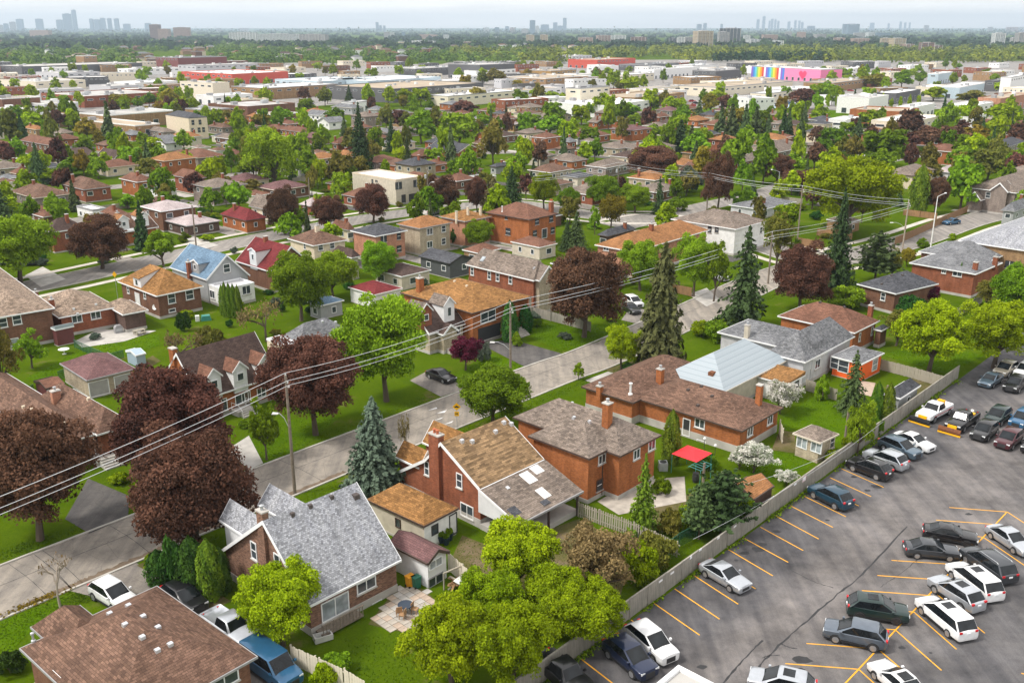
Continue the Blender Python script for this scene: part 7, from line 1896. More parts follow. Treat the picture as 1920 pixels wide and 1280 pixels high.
    out_['clad'] = mesh('sill_cladding', *(lambda q: (q.v, q.f))(MB().box(-c['wb'] / 2 + .4, c['wb'] / 2 - .4, -.02, .02, sill - .02, sill + .17)))
    CARM[kind] = out_
    return out_
CN = {'white': 'white', 'black': 'black', 'silver': 'silver', 'navy': 'navy blue', 'teal': 'dark teal', 'charcoal': 'charcoal', 'steel': 'steel grey', 'green': 'dark green', 'burgundy': 'burgundy', 'beige': 'beige', 'slate': 'slate blue', 'blue': 'blue', 'red': 'red'}
def dup_mat(me, mat):
    m2 = me.copy()
    if len(m2.materials) > 1: m2.materials[0] = M[mat]
    else: m2.materials.clear(); m2.materials.append(M[mat])
    return m2
BODY = {}
def put(nm, me, mat, par, loc=(0, 0, 0), rz=0):
    k = (me.name, mat)
    if k not in BODY: BODY[k] = dup_mat(me, mat)
    return obj(nm, BODY[k], None, par, loc, rz)
def car_at(kind, col, ctr, hd, label, rims='rim', roof_rails=False, group=None, sun=None):
    c = CARS[kind]; m_ = car_meshes(kind)
    nm = {'sedan': 'sedan', 'suv': 'suv', 'minivan': 'minivan', 'van': 'cargo_van', 'pickup': 'pickup_truck'}[kind]
    t = thing(nm, label, 'car' if kind in ('sedan', 'suv') else ('van' if 'van' in kind else 'truck'), (ctr.x, ctr.y, 0.015), hd, group)
    put('body', m_['body'], 'car_' + col, t)
    for n_, me in m_['wins']: put(n_, me, 'car_glass', t)
    hw, wb_, r = c['W'] / 2, c['wb'], c['r']
    for sx in (1, -1):
        for sy in (1, -1):
            put('wheel_arch', m_['arch'], 'arch_black', t, (sx * wb_ / 2, sy * hw * .985, r), 0 if sy > 0 else math.pi)
            w_ = put('tyre', m_['wheels'][0], 'rubber', t, (sx * wb_ / 2, sy * (hw - .09), r), 0 if sy > 0 else math.pi)
            w_.name = 'wheel'
            put('rim', m_['wheels'][1], rims, w_)
    for k in (0, 1):
        put('headlight', m_['head'][k], 'head_lamp', t); put('taillight', m_['tail'][k], 'tail_lamp', t); put('mirror', m_['mirror'][k], 'car_' + col if col != 'white' else 'car_white', t)
    put('grille', m_['grille'], 'black_trim', t); put('licence_plate', m_['plate'], 'plate', t); put('underbody', m_['under'], 'arch_black', t)
    x0, x1, x2, x3 = c['xs']
    if kind in ('suv', 'minivan'):
        for s in (-1, 1): put('sill_cladding', m_['clad'], 'arch_black', t, (0, s * (hw - .01), 0))
    if roof_rails:
        for s in (-1, 1): MB().tube([(x1 - .2, s * c['wt'] * .84, c['zt'] - .02), (x1 - .35, s * c['wt'] * .84, c['zt'] + .06), (x2 + .4, s * c['wt'] * .84, c['zt'] + .06), (x2 + .25, s * c['wt'] * .84, c['zt'] - .02)], .022, 5).build('roof_rail', M['galv'], t)
    if sun: MB().box(x1 - 1.15, x1 - .35, -.42, .42, c['zt'] - .02, c['zt'] + .034).build('sunroof', M['car_glass'], t)
    return t
def car(fn, kind, col, rear, front, label, **kw):
    a, b = P(fn(*rear)), P(fn(*front))
    d = (b - a).normalized(); n = Vector((-d.y, d.x, 0)); md = (a + b) / 2
    if n.dot(md) < 0: n = -n
    c = md + n * (CARS[kind]['W'] / 2 - .1)
    return car_at(kind, col, c, math.atan2(d.y, d.x), label, **kw)
car(z6, 'sedan', 'silver', (130, 668), (263, 747), 'silver older sedan alone between yellow lines beside the lot fence')
car(z6, 'suv', 'teal', (857, 287), (735, 222), 'dark teal SUV nosed in alone against the lot fence')
car(z6, 'suv', 'black', (1090, 122), (955, 70), 'black SUV at the end of four cars along the lot fence', roof_rails=True)
car(z3, 'suv', 'silver', (1182, 1212), (1045, 1158), 'silver SUV between the black and the slate blue SUV', roof_rails=True)
car(z3, 'suv', 'slate', (1120, 1090), (1262, 1148), 'slate blue SUV backed in beside the white sedan')
car(z3, 'sedan', 'white', (1200, 1050), (1340, 1106), 'white sedan backed in at the fence near the plow trucks')
pt1 = car(z3, 'pickup', 'white', (1500, 890), (1405, 942), 'white pickup truck with snow plow and red side stripe')
pt2 = car(z3, 'pickup', 'black', (1655, 938), (1570, 998), 'black pickup truck with snow plow and yellow bed box')
car(z3, 'suv', 'black', (1768, 1000), (1705, 1050), 'black SUV parked beside the black plow truck')
car(z3, 'suv', 'green', (1842, 918), (1780, 962), 'dark green SUV behind the black SUV near the plow trucks')
car(z3, 'suv', 'burgundy', (1908, 1045), (1842, 1098), 'burgundy SUV near the plow trucks')
car(z3, 'suv', 'blue', (1985, 935), (1920, 980), 'blue SUV behind the burgundy SUV')
car(z3, 'suv', 'black', (2060, 1075), (1995, 1128), 'black SUV beside the burgundy SUV at the lot edge') 
car(z3, 'sedan', 'slate', (1795, 710), (1735, 748), 'slate blue sedan under the lime trees')
car(z3, 'suv', 'beige', (1878, 655), (1822, 688), 'beige SUV under the lime trees')
car(z3, 'suv', 'black', (1935, 735), (1878, 778), 'black SUV beside the slate blue sedan under the trees')
car(z3, 'suv', 'white', (1990, 660), (1935, 695), 'white SUV under the lime trees beside the black SUV')
car(z6, 'sedan', 'black', (1395, 462), (1607, 497), 'black sedan beside the charcoal sedan in the herringbone rows', rims='rim_dark')
car(z6, 'sedan', 'charcoal', (1312, 562), (1500, 578), 'charcoal sedan with red tail lights in the herringbone rows')
car(z6, 'sedan', 'silver', (1733, 450), (1860, 535), 'silver coupe-like sedan nose out in the herringbone rows')
car(z6, 'minivan', 'charcoal', (1735, 690), (1592, 585), 'charcoal minivan beside a white minivan in the herringbone rows', roof_rails=True)
car(z6, 'minivan', 'white', (1655, 790), (1510, 672), 'white minivan between the charcoal minivan and the silver SUV', sun=True)
car(z6, 'suv', 'silver', (1555, 850), (1425, 762), 'silver SUV with black roof glass between two white minivans', sun=True)
car(z6, 'minivan', 'white', (1487, 1000), (1348, 880), 'white minivan with sunroof beside the silver SUV', sun=True)
car(z6, 'suv', 'green', (990, 905), (1200, 935), 'dark green SUV with black wheels in the herringbone rows', rims='rim_dark', sun=True)
car(z6, 'suv', 'steel', (1067, 1085), (857, 1035), 'steel grey SUV nosed out beside the dark green SUV')
car(z6, 'suv', 'silver', (655, 1378), (438, 1325), 'silver-blue SUV with glass roof at the front of the lot', sun=True)
car(z6, 'sedan', 'white', (1230, 1375), (1080, 1240), 'white sedan with sunroof at the front of the lot', sun=True)
car(z5, 'suv', 'navy', (1492, 1112), (1650, 1245), 'navy SUV backed in against the lot fence')
car(z5, 'suv', 'white', (1620, 1035), (1760, 1152), 'white SUV beside the navy SUV at the lot fence')
car(z5, 'pickup', 'black', (1110, 1215), (1290, 1375), 'black pickup truck under the overhanging trees at the fence')
car(z2, 'sedan', 'black', (497, 690), (573, 718), 'black sedan on the short driveway by the big green maple')
car(z4, 'suv', 'white', (522, 790), (650, 868), 'white SUV with roof rails on the light driveway', roof_rails=True)
car(z4, 'suv', 'black', (925, 800), (1050, 890), 'black SUV on the light driveway beside the hedge')
car(z4, 'pickup', 'silver', (1170, 975), (1330, 1085), 'silver pickup truck beside the brown bungalow')
car(z4, 'van', 'blue', (1392, 1190), (1545, 1300), 'blue cargo van beside the brown bungalow')
car(z2, 'suv', 'white', (1588, 268), (1642, 296), 'white SUV behind the round purple maple')
car(z2, 'sedan', 'black', (1582, 305), (1622, 328), 'dark sedan beside the white SUV behind the round purple maple')
car(m3, 'suv', 'white', (152, 876), (205, 894), 'white SUV beside the pale-trunked tree')
car(m3, 'sedan', 'blue', (1552, 572), (1500, 578), 'dark blue sedan parked alone on the side street')
car(m1, 'van', 'white', (1795, 330), (1830, 320), 'white van beside the tan two-storey house')
car(m1, 'suv', 'white', (40, 345), (70, 338), 'white SUV by the spruce at the side street end')
car(m2, 'van', 'white', (430, 275), (485, 282), 'white van behind the modern cream house')
car(m2, 'sedan', 'white', (1605, 212), (1640, 206), 'white sedan by the grey-brown bungalows')
car(m1, 'sedan', 'silver', (1255, 228), (1305, 222), 'silver sedan in the back lane')
car(m1, 'suv', 'charcoal', (160, 808), (205, 806), 'charcoal car under the green maple')
car(m2, 'sedan', 'silver', (525, 520), (560, 512), 'silver sedan on the modern house drive')
# plow gear
for tr, yel in ((pt1, True), (pt2, False)):
    mb = MB()
    n = 8
    prof = [(3.55 + .18 * math.sin(k / n * 3.14), .08 + k / n * .75) for k in range(n + 1)]
    poly = prof + [(x - .05, z) for x, z in reversed(prof)]
    bl = MB().prism(poly, 'y', -1.25, 1.25).build('plow_blade', M['rust' if not yel else 'arch_black'], tr)
    MB().box(3.50, 3.68, -1.27, 1.27, .02, .2).build('cutting_edge', M['yellow_plow'], bl)
    MB().box(2.8, 3.6, -.4, .4, .35, .5).build('push_frame', M['yellow_plow'], tr)
    MB().box(2.86, 2.98, -.5, .5, .6, .95).build('light_bar_frame', M['yellow_plow'], tr)
    MB().box(-1.5, -1.1, -.3, .5, 1.25, 1.85).build('spreader', M['yellow_plow'], tr) if yel else MB().box(-1.65, -.98, -.8, .8, 1.18, 1.38).build('tool_box', M['yellow_plow'], tr)
for s in (-1, 1): MB().box(-2.6, 2.0, s * 1.012 - .006, s * 1.012 + .006, .78, .86).build('side_stripe', M['tail_lamp'], pt1)
# tiny vehicles in the industrial yards
rng = random.Random(9)
for k in range(70):
    u, v = rng.uniform(0, 1900), rng.uniform(128, 205)
    if k < 26: u, v = 1290 + rng.uniform(0, 330), rng.uniform(186, 200)
    q = P((u, v))
    kd, cl = rng.choice(['suv', 'van', 'sedan', 'suv']), rng.choice(['white', 'white', 'silver', 'black', 'red', 'blue'])
    t = thing('parked_car', f"tiny {CN[cl]} {kd if kd != 'suv' else 'car'} among the warehouses", 'car', (q.x, q.y, .03), rng.uniform(0, 6), f'tiny vehicles among the warehouses: {cl} {kd}')
    m_ = car_meshes(kd); put('body', m_['body'], 'car_' + cl, t)
    for n_, me in m_['wins'][:4]: put(n_, me, 'car_glass', t)
# ================================================================ poles, wires, fences, garden things
def utility_pole(base, top, label, lamp=None, cross=True, mat='wood_pole', transformer=False):
    b = P(base); hh = at_depth(top, b.y).z
    t = thing('utility_pole', label, 'utility pole', b)
    tx = P(top, hh).x - b.x if False else 0
    MB().tube([(0, 0, -.1), (0, 0, hh * .5), (0, 0, hh)], [.17, .15, .12], 9).build('pole', M[mat], t)
    dv = Vector((math.cos(R(AZ)), -math.sin(R(AZ)), 0))
    if cross:
        for k, (s, z) in enumerate(((-.0, hh - .05), (.28, hh - .75), (.45, hh - 1.15))):
            q = dv * s
            MB().lathe([(.05, 0), (.09, .05), (.05, .1), (.09, .15), (.04, .24)], 8).build('insulator', M['porcelain'], t, (q.x, q.y, z))
            if s: MB().tube([(0, 0, z - .05), (q.x, q.y, z)], .035, 5).build('bracket', M['galv'], t)
    if transformer: MB().lathe([(.2, 0), (.27, .05), (.27, .85), (.15, .95)], 10).build('transformer', M['galv'], t, (-.4, -.1, hh - 2.4))
    if lamp:
        le = at_depth(lamp[0], b.y) - b
        z0 = at_depth(lamp[1], b.y).z
        arm = MB().tube([(0, 0, z0), (le.x * .35, 0, z0 + (le.z - z0) * .75), (le.x * .7, 0, le.z + .1), (le.x, 0, le.z + .08)], .04, 6).build('lamp_arm', M['galv'], t)
        MB().add([(le.x - .35, -.13, le.z), (le.x + .3, -.1, le.z), (le.x + .3, .1, le.z), (le.x - .35, .13, le.z), (le.x - .25, -.1, le.z + .16), (le.x + .3, -.06, le.z + .13), (le.x + .3, .06, le.z + .13), (le.x - .25, .1, le.z + .16)],
                 [(0, 3, 2, 1), (4, 5, 6, 7), (0, 1, 5, 4), (1, 2, 6, 5), (2, 3, 7, 6), (3, 0, 4, 7)]).build('lamp_head', M['st_white'], t)
    return b, hh
def lamp_post(base, top, head, label, mat='st_white'):
    b = P(base); e = at_depth(head, b.y) - b; hh = at_depth(top, b.y).z
    t = thing('street_lamp', label, 'street lamp', b)
    MB().tube([(0, 0, 0), (0, 0, hh * .5), (0, 0, hh)], [.14, .11, .07], 9).build('pole', M[mat], t)
    MB().tube([(0, 0, hh - .1), (e.x * .4, 0, hh + .25), (e.x, 0, e.z)], [.06, .05, .04], 6).build('lamp_arm', M[mat], t)
    MB().lathe([(.1, -.1), (.26, -.06), (.22, .06), (.05, .12)], 8).build('lamp_head', M['st_white'], t, (e.x, 0, e.z))
    return b, hh
p1, h1 = utility_pole((553, 925), (539, 703), 'tall wooden utility pole with street lamp beside the three-dormer house', lamp=(z1(1548, 888), z1(1630, 975)))
p2, h2 = utility_pole((957, 706), (952, 570), 'wooden utility pole with street lamp on the lawn by the magenta maple', lamp=(z2(850, 487), z2(940, 530)))
p3, h3 = utility_pole((1440, 532), (1439, 436), 'wooden utility pole beside the purple maple past the grey stucco house')
p4, h4 = utility_pole((1325, 395), (1325, 326), 'utility pole beside the purple maple on the corner green')
p5, h5 = utility_pole((1494, 462), (1497, 350), 'utility pole before the big lime tree')
p6, h6 = utility_pole((1692, 468), (1697, 376), 'pale utility pole at the junction with wires from three sides', lamp=((1672, 418), (1692, 428)), mat='bark_pale')
p7, h7 = utility_pole((1157, 395), (1157, 306), 'utility pole on the corner green', transformer=True)
p8, h8 = utility_pole((803, 405), (801, 316), 'utility pole with lamp beside the modern cream house', lamp=((812, 342), (803, 352)), transformer=True)
utility_pole((906, 402), (906, 336), 'utility pole between the purple maples past the modern house', cross=False)
utility_pole((368, 462), (368, 385), 'utility pole beside the pale-roofed houses', cross=False)
utility_pole((582, 390), (582, 333), 'utility pole before the willow garden', cross=False)
utility_pole((768, 275), (766, 243), 'small far utility pole behind the modern cream house', cross=False, mat='wood_pole')
utility_pole((1656, 790), (1657, 722), 'low wooden pole between the two bright cedars', cross=False)
utility_pole((1583, 838), (1583, 770), 'low wooden pole on the lawn by the summerhouse', cross=False)
utility_pole((1317, 925), (1317, 868), 'low wooden pole by the red canopy', cross=False)
lamp_post((1744, 470), (1753, 368), (1773, 362), 'tall white street lamp at the bend of the side street')
lamp_post((1458, 366), (1459, 322), (1447, 318), 'grey street lamp behind the purple maples', 'galv')
lamp_post((1700, 290), (1700, 275), (1708, 273), 'small far street lamp beyond the townhouse', 'galv')
def wire(a, b, sag, label, r=.022, mat='wire', grp='power lines along the street'):
    a, b = Vector(a), Vector(b)
    n = 18
    pts = [a.lerp(b, k / n) - Vector((0, 0, sag * 4 * (k / n) * (1 - k / n))) for k in range(n + 1)]
    mb = MB().tube([q - a for q in pts], r, 5)
    o = mb.build('power_line', M[mat], None, a)
    return tag(o, label, 'wire', grp)
off = Vector((math.cos(R(AZ)), -math.sin(R(AZ)), 0))
p0 = p1 - (p2 - p1) * 1.05
lv = [(-.0, .22), (.28, -.5), (.45, -.9)]
def run(a, ha, b, hb, lab, sag=.7, r=.022, mat='wire', grp='power lines along the street'):
    for s, dz in lv: wire(a + off * s + Vector((0, 0, ha + dz)), b + off * s + Vector((0, 0, hb + dz)), sag, lab, r, mat, grp)
run(p0, h1 - .4, p1, h1, 'power line running past the purple maples to the tall utility pole', .55, .026)
run(p1, h1, p2, h2 + .1, 'power line between the two wooden street poles', .75, .026)
run(p2, h2 + .1, p3, h3, 'power line passing the tall brown spruce', .8, .03)
run(p7, h7, p4, h4, 'power line over the corner green', .5, .028)
run(p4, h4, p5, h5, 'power line before the big lime tree', .5, .028)
run(p5, h5, p6, h6, 'power line ending at the junction pole', .5, .028)
run(p3, h3, p6, h6 - .6, 'power line crossing to the junction pole', .6, .028)
run(p7, h7, P((1000, 400)), 9, 'power line leading from the corner green to the spruces', .5, .028)
wire(P((1656, 790), 4.3), P((1300, 1010), 3.2), .8, 'thin garden wire between the low poles', .012)
wire(P((1583, 838), 4.2), P((1317, 925), 3.4), .6, 'thin garden wire across the summerhouse lawn', .012)
# thin black poles of sapling stakes / white post
# ---------------- lot fence: grooved timber panels between posts
def wood_mat(name, c, var=.3):
    m, t, b = nodes(name)
    tcn = t.nodes.new('ShaderNodeTexCoord')
    mp_ = N(t, 'ShaderNodeMapping'); mp_.inputs['Scale'].default_value = (6.5, .5, 6.5)
    t.links.new(tcn.outputs['UV'], mp_.inputs['Vector'])
    f = noise(t, 1.0, 4, mp_.outputs['Vector'], .65)
    f2 = noise(t, .35, 4, None, .6)
    col = ramp(t, f, [(.3, rgb(c, 1 - var)), (.7, rgb(c, 1 + var))])
    col = mixc(t, 1.0, col, ramp(t, f2, [(.3, rgb((.75, .77, .75))), (.7, rgb((1.2, 1.17, 1.12)))]), 'MULTIPLY')
    t.links.new(col, b.inputs['Base Color']); b.inputs['Roughness'].default_value = .9
    return m
wood_mat('grey_board', (0.27, 0.255, 0.225)); wood_mat('pale_board', (0.60, 0.55, 0.46), .15); wood_mat('brown_board', (0.26, 0.15, 0.075)); wood_mat('weathered', (0.33, 0.30, 0.25))
def groove_panel(L_, hh, bw=.145):
    n = int(L_ / bw); pts = []
    for k in range(n):
        x = k * L_ / n; x2 = (k + 1) * L_ / n
        pts += [(x + .004, 0), (x + .006, .022), (x2 - .006, .022), (x2 - .004, 0)]
    top = pts; m_ = len(top)
    vs = [(x, -y, 0) for x, y in top] + [(x, -y, hh + .03 * math.sin(i * 1.7)) for i, (x, y) in enumerate(top)] + [(0, .02, 0), (L_, .02, 0), (0, .02, hh), (L_, .02, hh)]
    fs = [(i, i + 1, m_ + i + 1, m_ + i) for i in range(m_ - 1)] + [(2 * m_ + 1, 2 * m_, 2 * m_ + 2, 2 * m_ + 3)]
    fs += [tuple([2 * m_ + 2] + [m_ + i for i in range(m_)] + [2 * m_ + 3])]
    return mesh('panel', vs, fs)
lf = thing('lot_fence', 'long weathered grey board fence between the gardens and the parking lot', 'fence', FA)
L_ = 2.44
gp = groove_panel(L_ - .12, 1.75); gp.materials.append(M['grey_board'])
post = mesh('post', *(lambda m_: (m_.v, m_.f))(MB().box(-.06, .06, -.05, .07, 0, 1.9))); post.materials.append(M['grey_board'])
cap = mesh('cap_rail', *(lambda m_: (m_.v, m_.f))(MB().box(0, L_ - .12, -.06, .08, 1.79, 1.84))); cap.materials.append(M['grey_board'])
ang = math.atan2(FD.y, FD.x)
rngf = random.Random(3)
for k in range(-20, int((FB - FA).length / L_) + 1):
    q = FD * (k * L_) - FN * .15
    obj('post', post, None, lf, q, ang)
    o = obj('panel', gp, None, lf, q + FD * .06 + Vector((0, 0, rngf.uniform(0, .06))), ang + rngf.uniform(-.008, .008))
    obj('cap_rail', cap, None, lf, q + FD * .06 + Vector((0, 0, rngf.uniform(0, .04))), ang)
for px, w_, hh, nm in [((683, 110), .75, .6, 'sign'), ((632, 142), .5, .16, 'tag'), ((505, 215), .4, .14, 'tag'), ((293, 378), .45, .16, 'tag'), ((200, 442), .4, .22, 'tag'), ((98, 510), .4, .18, 'tag'), ((45, 552), .3, .3, 'tag'), ((-60, 640), .5, .16, 'tag'), ((-125, 685), .5, .16, 'tag')]:
    d = Vector(ray(z6(*px))); o_ = Vector(CAM) - (FA - FN * .128)
    s = -o_.dot(FN) / d.dot(FN); q = Vector(CAM) + d * s
    al = (q - FA).dot(FD)
    if nm == 'sign':
        sg = thing('sign', 'white parking notice with red border on the lot fence', 'sign', FA + FD * al - FN * .12, ang)
        MB().box(-w_ / 2, w_ / 2, -.03, 0, q.z - hh / 2, q.z + hh / 2).build('board', M['white_trim'], sg)
        MB().ring(-w_ / 2 + .04, w_ / 2 - .04, q.z - hh / 2 + .04, q.z + hh / 2 - .04, 0, .01, .05)
        r_ = MB().ring(-w_ / 2 + .04, w_ / 2 - .04, q.z - hh / 2 + .04, q.z + hh / 2 - .04, .031, .036, .04); r_.v = [(x, -z, y) for x, y, z in r_.v]; r_.build('border', M['tail_lamp'], sg)
    else:
        o = MB().box(-w_ / 2, w_ / 2, -.03, 0, -hh / 2, hh / 2).build('stall_tag', M['white_trim'], None, FA + FD * al - FN * .12 + Vector((0, 0, q.z)), ang)
        tag(o, 'small white stall tag nailed to the lot fence', 'sign', 'stall tags on the lot fence')
# weeds along the fence foot
rng = np.random.default_rng(12)
n = 5200
tt = rng.uniform(-50, (FB - FA).length, n)
keep = np.sin(tt * .9) + np.sin(tt * .37 + 1) + rng.normal(size=n) * .5 > .1
tt = tt[keep]
hp_ = np.array(FA)[None, :] + np.array(FD)[None, :] * tt[:, None] + np.array(FN)[None, :] * np.abs(rng.normal(size=len(tt)) * .28)[:, None]
hp_[:, 2] = rng.uniform(.03, .3, len(tt))
tag(obj('weeds', leaf_mesh('weeds', hp_, rng.normal(size=hp_.shape) + np.array([0, 0, .6]), .2, rng.uniform(0, 1, len(tt)), 'lf_green', rng)), 'strip of weeds along the foot of the lot fence', 'weeds', None, 'stuff')
# ---------------- board fences with single boards
BM = {}
def board_fence(pts, hh, bw, gap, mat, label, name='board_fence', z0=.05, lean=0.0):
    w0 = [P(q) for q in pts]
    t = thing(name, label, 'fence', w0[0])
    k_ = (bw, hh, mat)
    if k_ not in BM:
        m_ = MB().prism([(0, 0), (bw, 0), (bw, hh - .03), (bw * .8, hh), (bw * .2, hh), (0, hh - .03)], 'y', -.012, .012)
        BM[k_] = mesh('board', m_.v, m_.f); BM[k_].materials.append(M[mat])
        m_ = MB().box(-.05, .05, .02, .12, 0, hh + .08); BM[k_ + ('p',)] = mesh('post', m_.v, m_.f); BM[k_ + ('p',)].materials.append(M[mat])
    rg = random.Random(int(pts[0][0]))
    for a, b in zip(w0, w0[1:]):
        d = b - a; L_ = d.length; d = d.normalized(); an = math.atan2(d.y, d.x)
        n = int(L_ / (bw + gap))
        for k in range(n):
            o = obj('board', BM[k_], None, t, a - w0[0] + d * k * (bw + gap) + Vector((0, 0, z0 + rg.uniform(-.03, .03))), an)
            o.rotation_euler = (rg.uniform(-.02, .02), rg.uniform(-.015, .015), an)
        for k in range(int(L_ / 2.4) + 1): obj('post', BM[k_ + ('p',)], None, t, a - w0[0] + d * min(k * 2.4, L_), an)
        for z in (.35, hh - .3): MB().box(0, L_, .014, .05, z, z + .09).build('rail', M[mat], t, a - w0[0], an)
    return t
board_fence([z5(600, 625), z5(760, 770), z5(850, 800)], 1.75, .26, .012, 'pale_board', 'cream plank fence beside the white garden shed')
board_fence([z4(1640, 1155), z4(1800, 1230), z5(20, 1290), z5(150, 1370)], 1.6, .26, .012, 'pale_board', 'cream plank fence beside the blue van')
board_fence([z5(1330, 325), z5(1640, 440), z5(1900, 560)], 1.5, .16, .09, 'weathered', 'open slatted grey fence between the two rear gardens')
board_fence([z3(1110, 640), z3(1300, 690), z3(1480, 745)], 1.5, .15, .01, 'weathered', 'grey board fence around the far lawn by the lot')
board_fence([z3(690, 755), z3(865, 815)], 1.5, .15, .02, 'weathered', 'short grey fence beside the orange sunroom')
board_fence([z6(215, 140), z6(345, 185)], 1.3, .14, .08, 'pale_board', 'short white slatted fence beside the worn shed')
board_fence([m3(1195, 690), m3(1400, 595), m3(1600, 505)], 1.7, .2, .008, 'brown_board', 'brown plank fence along the side street bend')
board_fence([m3(640, 690), m3(785, 715)], 1.7, .2, .008, 'brown_board', 'brown plank fence behind the cross street kerb')
board_fence([z3(540, 1000), z3(560, 1060)], 1.7, .3, .01, 'pale_board', 'pale panel fence at the end of the long bungalow')
# ---------------- patio slabs
pa = sheet('patio', [P(z5(*q)) for q in [(150, 930), (320, 715), (475, 735), (595, 880), (440, 955), (330, 970)]], .018, 'yard_dirt')
poly = [P(z5(*q)) for q in [(150, 930), (320, 715), (475, 735), (595, 880), (440, 955), (330, 970)]]
def inside(q, poly):
    c = False; j = len(poly) - 1
    for i in range(len(poly)):
        a, b = poly[i], poly[j]
        if (a.y > q.y) != (b.y > q.y) and q.x < (b.x - a.x) * (q.y - a.y) / (b.y - a.y) + a.x: c = not c
        j = i
    return c
sm = []
for c in ('paver', 'paver_warm', 'concrete'):
    m_ = MB().prism([(-.31, -.31), (.31, -.31), (.31, .31), (-.31, .31)], 'z', 0, .045); me = mesh('slab', m_.v, m_.f); me.materials.append(M[c]); sm.append(me)
rg = random.Random(8)
xh, yh = Vector((math.sin(R(45)), math.cos(R(45)), 0)), Vector((-math.cos(R(45)), math.sin(R(45)), 0))
for i in range(-16, 17):
    for j in range(-16, 17):
        q = P(z5(370, 840)) + xh * i * .66 + yh * j * .66
        if inside(q, poly):
            o = obj('slab', rg.choice(sm), None, pa, (q.x, q.y, .012 + rg.uniform(0, .012)), R(45) + rg.uniform(-.03, .03))
# ---------------- garden furniture and clutter
def put_t(name, label, cat, px, rz=0, group=None): return thing(name, label, cat, P(px), rz, group)
plain('table_blue', (0.02, 0.035, 0.06), .4); plain('bin_yellow', (0.75, 0.33, 0.02), .5); plain('bin_green', (0.02, 0.14, 0.09), .5); plain('canopy_red', (0.75, 0.02, 0.03), .7, .06); plain('teal_frame', (0.05, 0.25, 0.22), .5); plain('wood_tan', (0.34, 0.2, 0.1), .8)
t = put_t('patio_table', 'round dark blue patio table on the slab patio', 'table', z5(362, 862))
MB().lathe([(.55, .68), (.62, .70), (.62, .74), (.55, .76)], 20).build('tabletop', M['table_blue'], t)
for a in (0, 2.09, 4.19): MB().tube([(.15 * math.cos(a), .15 * math.sin(a), .68), (.5 * math.cos(a), .5 * math.sin(a), 0)], .03, 6).build('leg', M['table_blue'], t)
for k, (px, rz) in enumerate(((z5(415, 868), 1.2), (z5(325, 882), 3.4), (z5(345, 900), 4.4))):
    t = put_t('garden_chair', 'wooden garden chair beside the round patio table', 'chair', px, rz, 'garden chairs at the patio table')
    MB().box(-.24, .24, -.24, .24, .42, .47).build('seat', M['wood_tan'], t); MB().box(-.24, .24, .2, .25, .475, .95).build('backrest', M['wood_tan'], t)
    for x in (-.2, .2):
        for y in (-.2, .2): MB().box(x - .025, x + .025, y - .025, y + .025, 0, .418).build('leg', M['wood_tan'], t)
for px, mt, lab in ((z5(388, 715), 'bin_yellow', 'yellow-orange wheeled bin against the white shed'), (z5(422, 720), 'bin_green', 'dark green bin beside the yellow-orange bin')):
    t = put_t('wheeled_bin', lab, 'bin', px, .8)
    MB().prism([(-.25, 0), (.25, 0), (.32, .95), (-.32, .95)], 'y', -.28, .28).build('bin_body', M[mt], t); MB().box(-.36, .36, -.32, .32, .955, 1.03).build('lid', M[mt], t)
    for s in (-1, 1): MB().tube([(-.27, s * .2, .1), (-.27, s * .29, .1)], .1, 10).build('wheel', M['rubber'], t)
# hump sign
b = P((857, 803)); hh = at_depth((857, 762), b.y).z
t = thing('traffic_sign', 'yellow diamond speed hump sign with lower yellow plate on a thin post', 'sign', b, 0)
MB().tube([(0, 0, 0), (0, 0, hh + .2)], .035, 6).build('post', M['galv'], t)
MB().prism([(0, -.48), (.48, 0), (0, .48), (-.48, 0)], 'y', -.06, -.04).build('sign_plate', M['yellow_plow'], t, (0, 0, hh))
MB().prism([(-.3, -.1), (.3, -.1), (.22, .02), (0, .14), (-.22, .02)], 'y', -.066, -.061).build('hump_symbol', M['black_trim'], t, (0, 0, hh))
MB().box(-.26, .26, -.06, -.04, hh - 1.15, hh - .6).build('speed_plate', M['yellow_plow'], t)
for x, pts in ((-.09, [(-.02, -.13), (-.02, .13), (.07, .13), (.07, -.13), (-.02, -.13)]), (.07, [(-.02, -.13), (-.02, .13), (.07, .13), (.07, -.13), (-.02, -.13)])):
    MB().prism([(x - .05, hh - .98), (x + .05, hh - .98), (x + .05, hh - .76), (x - .05, hh - .76)], 'y', -.066, -.061).build('numeral', M['black_trim'], t)
b = P((221, 560)); t = thing('traffic_sign', 'tall yellow sign on a post at the tan dormer house corner', 'sign', b)
MB().tube([(0, 0, 0), (0, 0, 4.6)], .05, 6).build('post', M['galv'], t); MB().prism([(0, -.55), (.4, 0), (0, .55), (-.4, 0)], 'y', -.08, -.055).build('sign_plate', M['yellow_plow'], t, (0, 0, 4.3))
# red canopy swing
t = put_t('garden_canopy', 'bright red square canopy on a teal metal frame', 'canopy', z3(45, 1215), R(47))
MB().add([(-1.5, -1.5, 2.15), (1.5, -1.5, 2.15), (1.5, 1.5, 2.15), (-1.5, 1.5, 2.15), (-.3, -.3, 2.55), (.3, -.3, 2.55), (.3, .3, 2.55), (-.3, .3, 2.55)], [(0, 1, 5, 4), (1, 2, 6, 5), (2, 3, 7, 6), (3, 0, 4, 7), (4, 5, 6, 7), (0, 3, 2, 1)]).build('canopy_top', M['canopy_red'], t)
for x in (-1.45, 1.45):
    for y in (-1.45, 1.45): MB().tube([(x, y, 0), (x, y, 2.14)], .035, 6).build('post', M['teal_frame'], t)
for k in range(5): MB().tube([(-2.4 + k * .5, -2.6, 1.9), (-2.4 + k * .5, -1.2, 1.95)], .03, 5).build('arbour_bar', M['teal_frame'], t)
